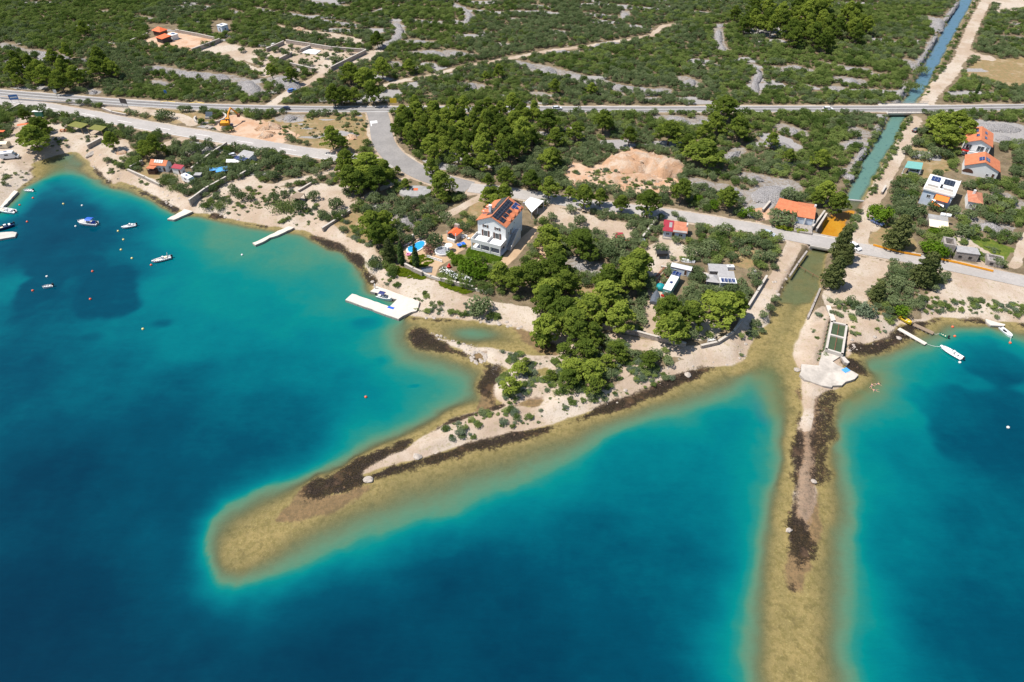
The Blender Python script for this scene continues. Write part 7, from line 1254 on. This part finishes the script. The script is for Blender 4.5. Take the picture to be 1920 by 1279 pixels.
bridge('main_road_bridge', 'flat concrete bridge carrying the main road over the canal', 1652, 1742, 'main_road', ov=2.0); bridge('low_road_bridge', 'low concrete bridge carrying the shore road over the canal mouth', 1512, 1572, 'shore_road', ov=.6, rail=False)
def guard(label, pts, m, h=.75, name='crash_barrier'):
    q = PP(pts, LZ + h); t = thing(name, label, 'crash barrier', (q[0][0], q[0][1], LZ)); mb = MB()
    for a, b in zip(q, q[1:]): d = b - a; mm = (a + b)/2 - q[0]; mb.box((mm[0], mm[1], h - .22), (np.hypot(*d) + .1, .16, .62), math.atan2(d[1], d[0]))
    mb.build('rail', m, t); dd = np.r_[0, np.cumsum(np.hypot(*np.diff(q, axis=0).T))]
    for s in np.arange(.5, dd[-1], 5): MB().box((np.interp(s, dd, q[:, 0]) - q[0][0], np.interp(s, dd, q[:, 1]) - q[0][1], h/2 - .2), (.14, .14, h + .3)).build('post', M_METAL, t)
    return t
M_OBAR = mat('orange_barrier_paint', (.82, .34, .01), .6, .15, 1.5)
guard('orange crash barrier along the shore road, piece under the dark conifer', [(1638, 458), (1668, 466), (1697, 473), (1727, 478)], M_OBAR); guard('orange crash barrier along the shore road, long piece below the stone ruins', [(1760, 483.5), (1800, 492), (1840, 501.5), (1863, 507)], M_OBAR)
guard('grey crash barrier on the bay side of the main road', [(0, 182.5), (60, 187), (120, 191), (200, 197), (240, 199.5)], M_METAL)
fg = thing('fish_gate', 'rusty gate frame standing across the shallow canal mouth', 'gate', at(1495, 505, 0)); a, b = P(1495, 502, 0), P(1538, 527, 0)
mb = MB(); mb.tube((0, 0, .9), (b.x - a.x, b.y - a.y, .9), .07); fo = mb.build('top_rail', M_RUST, fg); fg.location = (a.x, a.y, 0)
for k in range(4): MB().tube(((b.x - a.x)*k/3, (b.y - a.y)*k/3, -.8), ((b.x - a.x)*k/3, (b.y - a.y)*k/3, 1.0), .09).build('post', M_RUST, fg)
# ---- boats
def hull_secs(L, B, H, full=.55, flare=.8, n=11, transom=.85):
    S_ = []
    for k in range(n):
        u = k/(n - 1); x = -L/2 + L*u; bw = B/2*(transom + (1 - transom)*min(1, u*2.5))*math.sqrt(max(0.0, 1 - max(0, (u - full)/(1 - full))**2.1)) + .02; sh = H*(1 + .35*u*u)
        S_.append((x, bw, sh))
    return S_
def boat_hull(L, B, H, m, parent, rail=None, deck=None, dz=.62, full=.5, seat_m=None):
    S_ = hull_secs(L, B, H, full); mb = MB(); mb.loft([[(x, -bw, sh), (x, -bw*.72, -.05), (x, 0, -.25), (x, bw*.72, -.05), (x, bw, sh), (x, bw*.82, sh + .03), (x, bw*.80, sh*dz), (x, -bw*.80, sh*dz), (x, -bw*.82, sh + .03)] for x, bw, sh in S_]); mb.build('hull', m, parent, False)
    return S_
def outboard(L, parent, m=None, sides=(0,), H=.5):
    for s in sides:
        mb = MB(); mb.box((-L/2 - .28, s, H + .35), (.55, .38, .62), 0, .75).tube((-L/2 - .3, s, H + .1), (-L/2 - .35, s, -.5), .1, .07); mb.build('outboard_motor', m or M_DARK, parent)
def boat(name, label, bow, stern, kind, cat='boat', group='moored boats', z=0.35):
    a, b = P(*stern, z), P(*bow, z); L = (b - a).length; t = thing(name, label, cat, ((a.x+b.x)/2, (a.y+b.y)/2, 0), math.atan2(b.y - a.y, b.x - a.x), group)
    if kind in ('rib', 'sport_rib'):
        B = L*.36; S_ = hull_secs(L, B, .5, .45, transom=.9); mb = MB(); mb.loft([[(x, -bw*.8, .42), (x, -bw*.5, -.05), (x, 0, -.25), (x, bw*.5, -.05), (x, bw*.8, .42), (x, 0, .36)] for x, bw, sh in S_]); mb.build('hull', M_WHITE2, t)
        tb = MB(); R = B*.115; path = [Vector((x, -bw + R, sh*.8 + .1)) for x, bw, sh in S_] + [Vector((x, bw - R, sh*.8 + .1)) for x, bw, sh in S_[::-1]]; tb.path(path, R, 8); tb.build('tube', M_GREYTUBE if kind == 'sport_rib' else M_PLASTIC, t, True)
        bx_part(t, 'console', M_WHITE2, ((-L*.06, 0, .85), (.7, .75, .9))); bx_part(t, 'windscreen', M_GLASS, ((L*.0, 0, 1.4), (.06, .7, .35))); bx_part(t, 'seat', M_WHITE2 if kind == 'rib' else M_CREAM, ((-L*.22, 0, .7), (.8, .9, .55))); bx_part(t, 'bow_cushion', M_CREAM if kind == 'sport_rib' else M_SAILW, ((L*.25, 0, .5), (L*.2, B*.4, .15)))
        if kind == 'sport_rib':
            ar = MB(); y = B*.38; ar.path([(-L*.3, -y, .6), (-L*.36, -y*.9, 2.0), (-L*.36, y*.9, 2.0), (-L*.3, y, .6)], .06); ar.build('roll_bar', M_METAL, t)
        outboard(L, t, M_DARK, (0,) if L < 7.2 else (-.35, .35))
    elif kind in ('cruiser', 'bimini'):
        B = L*.37; boat_hull(L, B, .85, M_WHITE2, t); mb = MB()
        if kind == 'cruiser':
            mb.loft([[(-L*.05, -B*.32, .8), (-L*.05, B*.32, .8), (-L*.05, B*.28, 1.55), (-L*.05, -B*.28, 1.55)], [(L*.18, -B*.30, .9), (L*.18, B*.30, .9), (L*.16, B*.22, 1.35), (L*.16, -B*.22, 1.35)], [(L*.38, -B*.1, 1.0), (L*.38, B*.1, 1.0), (L*.38, B*.06, 1.08), (L*.38, -B*.06, 1.08)]]); mb.build('cabin', M_WHITE2, t); bx_part(t, 'windscreen', M_GLASS, ((-L*.06, 0, 1.75), (.08, B*.55, .45)))
        else: bx_part(t, 'console', M_WHITE2, ((0, 0, 1.0), (.8, .9, .9))); bx_part(t, 'windscreen', M_GLASS, ((L*.08, 0, 1.4), (.08, .9, .4)))
        cm = M_BLUE if kind == 'cruiser' else M_NAVY; mb = MB(); x0, x1 = (-L*.33, -L*.02) if kind == 'cruiser' else (-L*.3, L*.06); y = B*.42; mb.loft([[(x, -y, 2.15), (x, -y*.5, 2.35), (x, y*.5, 2.35), (x, y, 2.15), (x, y, 2.1), (x, -y, 2.1)] for x in (x0, x1)]); mb.build('canopy', cm, t)
        for x in (x0 + .1, x1 - .1):
            for s in (-1, 1): MB().tube((x, s*y*.95, .8), (x, s*y*.95, 2.12), .03, n=5).build('canopy_pole', M_METAL, t)
        bx_part(t, 'seat', M_SAILW if kind == 'bimini' else M_BLUE, ((-L*.3, 0, .85), (.7, B*.6, .5))); outboard(L, t, M_DARK, H=.8)
    elif kind in ('rowboat', 'green', 'white_row'):
        B = L*.40; m = {'rowboat': M_WHITE2, 'green': M_HULLG, 'white_row': M_PLASTIC}[kind]; boat_hull(L, B, .55, m, t, dz=.35)
        for u in (-.25, .05, .28): bx_part(t, 'thwart', M_WHITE2 if kind != 'green' else M_CREAM, ((L*u, 0, .42), (.3, B*.72*(1 - max(0, u)), .06)))
        if kind != 'white_row': outboard(L, t)
        else: bx_part(t, 'cockpit', M_DARK, ((-L*.12, 0, .40), (L*.32, B*.42, .1)))
    elif kind in ('open_white', 'open_navy'):
        B = L*.36; boat_hull(L, B, .8, M_WHITE2 if kind == 'open_white' else M_HULLN, t, dz=.5); bx_part(t, 'console', M_WHITE2, ((-L*.05, 0, .9), (.8, .8, .9))); bx_part(t, 'bow_cushion', M_CREAM, ((L*.2, 0, .65), (L*.22, B*.5, .14))); bx_part(t, 'seat', M_SAILW, ((-L*.28, 0, .75), (.6, B*.6, .5))); outboard(L, t, M_DARK, H=.7)
    return t
boat('cabin_boat', 'white cabin boat with bright blue canopy moored in the bay', (147, 416.5), (182, 420.5), 'cruiser'); boat('inflatable_boat', 'small white inflatable with console moored off the broad stone pier', (229, 427), (255, 422), 'rib'); boat('inflatable_boat', 'grey tubed sports inflatable with roll bar on turquoise water', (286, 491), (321, 482), 'sport_rib')
boat('small_dinghy', 'tiny white dinghy alone at its mooring on dark water', (80, 538.5), (98, 535.5), 'rowboat'); boat('rowing_boat', 'small white tender close to the western beach', (45, 357), (62, 357.5), 'rowboat'); boat('motor_boat', 'white open motor boat moored above the stubby jetty', (-4, 393.5), (28, 398), 'open_white'); boat('motor_boat', 'dark hulled open motor boat moored right above the stubby jetty', (-8, 432), (26, 421), 'open_navy')
boat('bimini_boat', 'white boat with navy sun canopy inside the stone dock', (735, 562.5), (707, 555.5), 'bimini'); boat('inflatable_boat', 'big white inflatable boat with twin motors tied to the long jetty', (1764, 650), (1804, 673), 'rib'); boat('rowing_boat', 'white open boat off the concrete landing of the eastern bay', (1897, 632), (1876, 614), 'white_row'); boat('small_dinghy', 'green dinghy tied to the shorter jetty', (1761, 625.5), (1776, 632.5), 'green')
t = boat('kayak', 'yellow and cream boat pulled up on the small beach', (1708, 608), (1686, 594.5), 'white_row', 'boat', None, .6); t.location.z = .55
for ch in t.children:
    if ch.name.startswith('hull'): ch.data.materials[0] = M_YELLOW
    elif ch.name.startswith('thwart'): ch.data.materials[0] = M_CREAM
t = boat('canoe', 'upturned silver boat lying behind the long white trailer', (1276, 487), (1303, 490), 'white_row', 'boat', None, 1.9); t.location.z = LZ + .75; t.rotation_euler.x = math.pi
for ch in t.children:
    if ch.name.startswith('hull'): ch.data.materials[0] = M_GREYTUBE
t = boat('small_dinghy', 'pale dinghy lying inside the boundary wall at the track bend', (1326, 640), (1341, 636), 'rowboat', 'boat', None, 1.9); t.location.z = LZ + .15
for (a, b, lab) in (((1737, 644.5), (1764, 650), 'mooring rope from the long jetty to the big inflatable'), ((1750.5, 625), (1761, 625.5), 'mooring rope from the shorter jetty to the green dinghy'), ((1896, 632), (1894, 642), 'mooring rope from the white open boat to its red buoy')):
    A, B = P(*a, .4), P(*b, .4); n = 8; pts = [A.lerp(B, k/n) - Vector((0, 0, .3*math.sin(math.pi*k/n))) - A for k in range(n + 1)]; o = tag(MB().path(pts, .035, 5).build('mooring_rope', M_SAILW, None), lab, 'rope'); o.location = A
M_BUOYW = paint('buoy_white', (.85, .83, .75)); M_BUOYY = paint('buoy_yellow', (.85, .70, .25)); M_BUOYR = paint('buoy_red', (.80, .12, .04))
for px, py, cl, lab in [(62, 371.5, 'R', 'red buoy under the western tender'), (37, 384.5, 'R', 'small red buoy above the quay boats'), (119, 382.5, 'Y', 'yellow buoy in the dark cove water'), (154, 385.5, 'W', 'white buoy farther out in the dark cove'), (51, 416, 'R', 'red buoy near the dark hulled motor boat'), (142, 424.5, 'W', 'white buoy at the bow of the blue canopied cabin boat'), (221.5, 433.5, 'Y', 'yellow buoy by the small inflatable'), (231.5, 449.5, 'Y', 'first yellow buoy below the small inflatable'), (227, 468.5, 'Y', 'second yellow buoy below the small inflatable'), (247.5, 484.5, 'Y', 'yellow buoy before the sports inflatable'), (283.5, 497, 'R', 'orange buoy at the bow of the sports inflatable'), (173.5, 509, 'R', 'red and white float over the dark weed patch'), (88, 518.5, 'W', 'white buoy above the tiny dinghy'), (61.5, 545, 'R', 'red buoy left of the tiny dinghy'), (169.5, 561, 'R', 'orange buoy over the lower weed patch'), (268, 617, 'Y', 'lone yellow buoy far down the bay'), (454, 478, 'W', 'white buoy off the thin stone pier'), (686, 744.5, 'R', 'lone orange buoy in the turquoise bay'), (1786, 613, 'R', 'red buoy inshore of the green dinghy'), (1790, 630.5, 'R', 'orange float beside the green dinghy'), (1894, 643, 'R', 'red buoy of the white open boat'), (1799.5, 679.5, 'W', 'white buoy behind the big inflatable'), (1890, 801.5, 'W', 'lone pale buoy far out in the eastern bay')]:
    q = P(px, py, .1); t = thing('mooring_buoy', lab, 'buoy', (q.x, q.y, 0), 0, 'mooring buoys'); MB().ball((0, 0, .12), .36, 12, 8).build('float', {'R': M_BUOYR, 'Y': M_BUOYY, 'W': M_BUOYW}[cl], t, True); MB().tube((0, 0, .4), (0, 0, .6), .06).build('ring', M_METAL, t)
# ---- vehicles
def car(label, rear, front, col, kind='car', z=0.6, name=None, group='cars'):
    a, b = P(*rear, LZ + z), P(*front, LZ + z); yaw = math.atan2(b.y - a.y, b.x - a.x); t = thing(name or 'parked_car', label, 'car' if kind == 'car' else kind, ((a.x+b.x)/2, (a.y+b.y)/2, LZ + .09), yaw, group); L, W = (4.4, 1.8) if kind == 'car' else (5.0, 1.95)
    m = paint('car_paint_' + '_'.join(str(int(x*100)) for x in col), col); h = .92 if kind == 'car' else 1.05
    sec = []
    for u, zz, wv in ((-.5, .62, .86), (-.485, .86, .94), (-.3, h, 1), (.1, h, 1), (.36, h - .1, .98), (.47, .72, .9), (.5, .55, .82)): sec.append([(u*L, -W/2*wv, .28), (u*L, W/2*wv, .28), (u*L, W/2*wv, zz*.85), (u*L, W/2*wv*.92, zz), (u*L, -W/2*wv*.92, zz), (u*L, -W/2*wv, zz*.85)])
    MB().loft(sec).build('body', m, t); H = 1.46 if kind == 'car' else 1.85; g0, g1, g2, g3 = (-.46, -.36, .10, .27) if kind == 'car' else (-.49, -.46, .20, .34)
    gl = MB(); k = W*.46; gl.loft([[(g0*L, -k, h - .05), (g0*L, k, h - .05), (g0*L, k*.9, h), (g0*L, -k*.9, h)], [(g1*L, -k, h - .05), (g1*L, k, h - .05), (g1*L, k*.82, H - .06), (g1*L, -k*.82, H - .06)], [(g2*L, -k, h - .05), (g2*L, k, h - .05), (g2*L, k*.82, H - .06), (g2*L, -k*.82, H - .06)], [(g3*L, -k, h - .05), (g3*L, k, h - .05), (g3*L, k*.9, h), (g3*L, -k*.9, h)]]); gl.build('window', M_GLASS, t)
    rf = MB(); rf.box(((g1 + g2)/2*L, 0, H - .03), ((g2 - g1)*L + .08, k*1.66, .07)); rf.build('roof', m, t)
    for sx in (-.31, .31):
        for sy in (-1, 1): w_ = MB().tube((sx*L, sy*(W/2 - .2), .33), (sx*L, sy*(W/2 + .02), .33), .33, n=14).build('wheel', M_DARK, t); MB().tube((sx*L, sy*(W/2 + .02), .33), (sx*L, sy*(W/2 + .035), .33), .2, n=12).build('rim', M_METAL, w_)
    for sy in (-1, 1): MB().box((L*.475, sy*W*.33, .66), (.12, .34, .14)).build('headlight', M_PLASTIC, t); MB().box((-L*.49, sy*W*.36, .72), (.08, .26, .16)).build('tail_light', M_RED, t)
    return t
car('white car driving along the main road near the canal bridge', (1543, 204), (1562, 204), (.82, .82, .82)); car('silver car on the main road half hidden by pine tops', (1035, 203.5), (1054, 202.5), (.60, .61, .63)); car('dark blue car driving on the main road', (544, 203.5), (525, 204.5), (.015, .02, .06)); car('light blue car parked on the dirt lane above the main road', (541, 171.5), (555, 168.5), (.10, .22, .55))
car('grey car parked on the shore road before the orange canal house', (1430, 434.5), (1452, 441.5), (.42, .46, .50)); car('white car at the end of the low bridge behind a dark conifer', (1597, 459), (1609, 466), (.85, .85, .85)); car('dark car half hidden under trees by the canal dirt road', (1714, 246), (1722, 242), (.03, .03, .035)); car('silver car parked under the teal carport', (1704, 320), (1726, 324), (.62, .63, .66)); car('silver car parked beside the solar roofed hut', (440, 291), (425, 293.5), (.58, .60, .63)); car('dark green car half hidden behind the motorhome', (352, 327), (366, 331), (.02, .07, .06))
car('dark blue van parked on the lot by the canal dirt road', (1703, 373), (1677, 370), (.02, .04, .20), 'van', .8); car('small blue pickup under trees beside the dirt road fork below', (1641, 415), (1650, 419), (.10, .14, .28))
def camper(label, rear, front, small=False):
    a, b = P(*rear, LZ + 1), P(*front, LZ + 1); t = thing('campervan', label, 'campervan', ((a.x+b.x)/2, (a.y+b.y)/2, LZ + .05), math.atan2(b.y - a.y, b.x - a.x), 'campers'); L, W = 6.2, 2.2
    MB().loft([[(x, -W/2, .45), (x, W/2, .45), (x, W/2, z*.94), (x, W*.42, z), (x, -W*.42, z), (x, -W/2, z*.94)] for x, z in ((-L/2, 2.8), (L*.16, 2.9), (L*.27, 2.75), (L*.285, 2.05))]).build('body', M_PLASTIC, t)
    MB().loft([[(x, -W*.46, .4), (x, W*.46, .4), (x, W*.44, z), (x, -W*.44, z)] for x, z in ((L*.28, 2.0), (L*.36, 1.75), (L*.40, 1.2), (L*.5, 1.0), (L*.505, .6))]).build('cab', M_PLASTIC, t); bx_part(t, 'windscreen', M_GLASS, ((L*.375, 0, 1.55), (.35, W*.8, .6)))
    for s in (-1, 1): bx_part(t, 'window', M_GLASS, ((-L*.1, s*W/2, 1.9), (1.3, .06, .6)))
    bx_part(t, 'roof_hatch', M_SOLARB, ((-L*.15, 0, 2.9), (1.2, .8, .1)))
    for sx in (-.3, .36):
        for sy in (-1, 1): MB().tube((sx*L, sy*(W/2 - .25), .36), (sx*L, sy*(W/2 + .02), .36), .36, n=12).build('wheel', M_DARK, t)
    return t
camper('white motorhome with raised roof parked near the tall wall', (343, 332.5), (368, 345)); camper('white campervan parked above the western beach', (4, 294), (33, 291.5))
t = thing('caravan', 'pale caravan awning tent behind the western campervan', 'caravan', at(7, 276)); MB().loft([[(x, -1.4, .3), (x, 1.4, .3), (x, 1.4, 1.9), (x, 0, 2.5), (x, -1.4, 1.9)] for x in (-2.6, 2.6)]).build('body', M_CREAM, t); bx_part(t, 'window', M_GLASS, ((0, -1.42, 1.3), (1.6, .05, .6)))
# ---- excavator
t = thing('excavator', 'orange excavator with raised arm on the reddish building ground', 'excavator', at(427, 239), .1); t.scale = (1.15,)*3
for s in (-1, 1): MB().loft([[(x, s*1.15 - .28, z0), (x, s*1.15 + .28, z0), (x, s*1.15 + .28, z1), (x, s*1.15 - .28, z1)] for x, z0, z1 in ((-1.9, .35, .7), (-1.6, 0, .95), (1.6, 0, .95), (1.9, .35, .7))]).build('track', M_METAL, t)
bx_part(t, 'house', M_EXC, ((-.5, 0, 1.7), (3.0, 2.5, 1.1))); cb = bx_part(t, 'cab', M_EXC, ((.5, .75, 2.4), (1.4, 1.0, 1.6))); bx_part(cb, 'window', M_GLASS, ((.62, .75, 2.6), (1.25, 1.04, .9)))
bx_part(t, 'counterweight', M_DARK, ((-2.1, 0, 1.6), (.5, 2.3, .9)))
def bar(pts, w_, nm): mb = MB(); [mb.tube(a, b, w_, n=6) for a, b in zip(pts, pts[1:])]; return mb.build(nm, M_EXC, t)
bar([(.6, -.2, 1.8), (.9, 2.2, 4.4), (1.6, 4.2, 5.6)], .34, 'boom'); bar([(1.6, 4.2, 5.6), (3.4, 4.6, 3.2)], .27, 'stick'); MB().box((3.6, 4.6, 2.5), (.9, 1.1, 1.0)).build('bucket', M_RUST, t)
# ---- signs
def sign(name, label, px, py, yaw, wd, h, z, m, m2=None, n=2):
    t = thing(name, label, 'sign', at(px, py), yaw); bx_part(t, 'panel', m, ((0, 0, z), (wd, .1, h)))
    if m2: bx_part(t, 'panel_stripe', m2, ((0, -.06, z), (wd*.8, .03, h*.25)))
    for k in range(n): u = 0 if n == 1 else (-.4 + .8*k/(n - 1))*wd; MB().tube((u, .08, -.2), (u, .08, z), .07, n=6).build('post', M_METAL, t)
    return t
sign('direction_sign', 'blue direction sign with pale stripe beside the coast road', 30, 193, .3, 3.6, 2.2, 2.6, mat('sign_blue', (.06, .18, .45), .5, .1, 2), M_WHITE2); sign('billboard', 'dark timber billboard frame between the two roads', 237, 206, -.3, 3.6, 2.2, 4.0, mat('dark_timber', (.06, .05, .05), .8, .3, 3)); sign('roadside_sign', 'yellow sign at the verge above the link road junction', 738, 196, 0, 3.0, 2.2, 1.8, M_YELLOW); sign('bus_stop_sign', 'blue bus stop sign before the hillside bushes', 313, 182, 0, 1.2, 1.6, 2.4, MATS['sign_blue'], None, 1); sign('roadside_sign', 'small white sign on a post beside the main road', 109, 186, 0, 1.4, 1.4, 3.6, M_WHITE2, None, 1)
t = thing('memorial', 'dark slanted plaque on a pale plinth inside the planter ring', 'memorial', at(393, 223)); bx_part(t, 'plinth', M_CONC, ((0, 0, .5), (3.2, 1.4, 1.0))); MB().loft([[(-1.5, -.2, 1.0), (1.5, -.2, 1.0), (1.9, .4, 2.9), (-1.1, .4, 2.9)], [(-1.5, 0, 1.0), (1.5, 0, 1.0), (1.9, .6, 2.9), (-1.1, .6, 2.9)]]).build('plaque', mat('slate_plaque', (.12, .15, .19), .5, .2, 2), t)
for k, (px, py) in enumerate(((390, 239), (396, 241))):
    o = tag(link(bpy.data.objects.new('boulder', ROCKS[k])), ['pale boulder below the planter ring', 'second pale boulder below the planter ring, nearer the excavator'][k], 'boulder'); o.location = (*at(px, py)[:2], LZ + .4); o.scale = (1.2, 1.0, 1.0)
tr_ = tag(link(bpy.data.objects.new('bare_shrub', leaf_mesh('bare_shrub', blob_cloud([(0, 0, .9, .7, .8), (.5, .2, 1.4, .5, .5), (-.4, .1, 1.2, .5, .5)], 120, np.random.default_rng(5), .14, 1.0, -.5, .2), M_DEAD))), 'bare grey leafless shrub between the two roads', 'shrub'); tr_.location = at(587, 262); tr_.scale = (2.4, 2.2, 2.8)
o = tag(link(bpy.data.objects.new('bare_shrub', tr_.data)), 'dead grey pine skeleton at the shore of the spit', 'shrub'); o.location = (*P(931, 705, .8)[:2], .6); o.scale = (2.0, 2.0, 2.2)
# ---- swimmers: each one body grown from a joint skeleton
def swimmer(label, px, py, yaw, joints):
    q = P(px, py, 0); m = bpy.data.meshes.new('person'); names = list(joints); m.from_pydata([joints[k][0] for k in names], [(names.index(joints[k][2]), i) for i, k in enumerate(names) if joints[k][2]], []); m.update()
    o = link(bpy.data.objects.new('person', m)); md = o.modifiers.new('skin', 'SKIN'); sv = m.skin_vertices[0].data if m.skin_vertices else None
    if sv is None:
        bm = bmesh.new(); bm.from_mesh(m); bm.verts.layers.skin.verify(); bm.to_mesh(m); bm.free(); sv = m.skin_vertices[0].data
    for i, k in enumerate(names): sv[i].radius = (joints[k][1],)*2; sv[i].use_root = (k == 'pelvis')
    o.modifiers.new('round', 'SUBSURF').levels = 1; o.modifiers['round'].render_levels = 1; m.materials.append(M_SKIN); o.location = (q.x, q.y, .05); o.rotation_euler.z = yaw; tag(o, label, 'person', 'bathers')
    h = MB().ball((joints['head'][0][0] + .02, joints['head'][0][1], joints['head'][0][2] + .05), (.125, .115, .11), 10, 6).build('hair', M_BROWN, o, True)
    nt_ = MB(); p0 = Vector(joints['pelvis'][0]); nt_.ball((p0.x, p0.y, p0.z), (.19, .2, .135), 10, 6).build('swimwear', M_NAVY, o, True); return o
def pose(arm1, arm2, kick):
    J = {'pelvis': ((0, 0, 0), .14, None), 'waist': ((.22, 0, .0), .13, 'pelvis'), 'chest': ((.46, 0, .03), .16, 'waist'), 'neck': ((.64, 0, .06), .065, 'chest'), 'head': ((.82, 0, .10), .11, 'neck')}
    for s, nm, a in ((1, 'l', arm1), (-1, 'r', arm2)):
        J['sh' + nm] = ((.52, s*.19, .03), .065, 'chest'); J['el' + nm] = ((.52 + a[0]*.28, s*(.19 + a[1]*.28), .03), .045, 'sh' + nm); J['wr' + nm] = ((.52 + a[0]*.54, s*(.19 + a[1]*.54), .0), .032, 'el' + nm); J['ha' + nm] = ((.52 + a[0]*.70, s*(.19 + a[1]*.70), .0), .03, 'wr' + nm)
        J['hi' + nm] = ((-.08, s*.10, 0), .09, 'pelvis'); J['kn' + nm] = ((-.48, s*(.12 + kick), -.06), .06, 'hi' + nm); J['an' + nm] = ((-.88, s*(.14 + kick*1.5), -.08), .04, 'kn' + nm); J['fo' + nm] = ((-1.06, s*(.15 + kick*1.5), -.06), .035, 'an' + nm)
    return J
swimmer('bather floating with arms stretched wide beyond the bathing slab', 1644, 720.5, .15, pose((.5, .85), (.55, .83), .12)); swimmer('bather swimming with one arm forward, behind the wide armed floater', 1634, 724, .9, pose((.95, .2), (-.3, .9), .05)); swimmer('bather lying on the water seaward of the other two', 1641, 732, 3.0, pose((.2, .95), (.8, .5), .18))
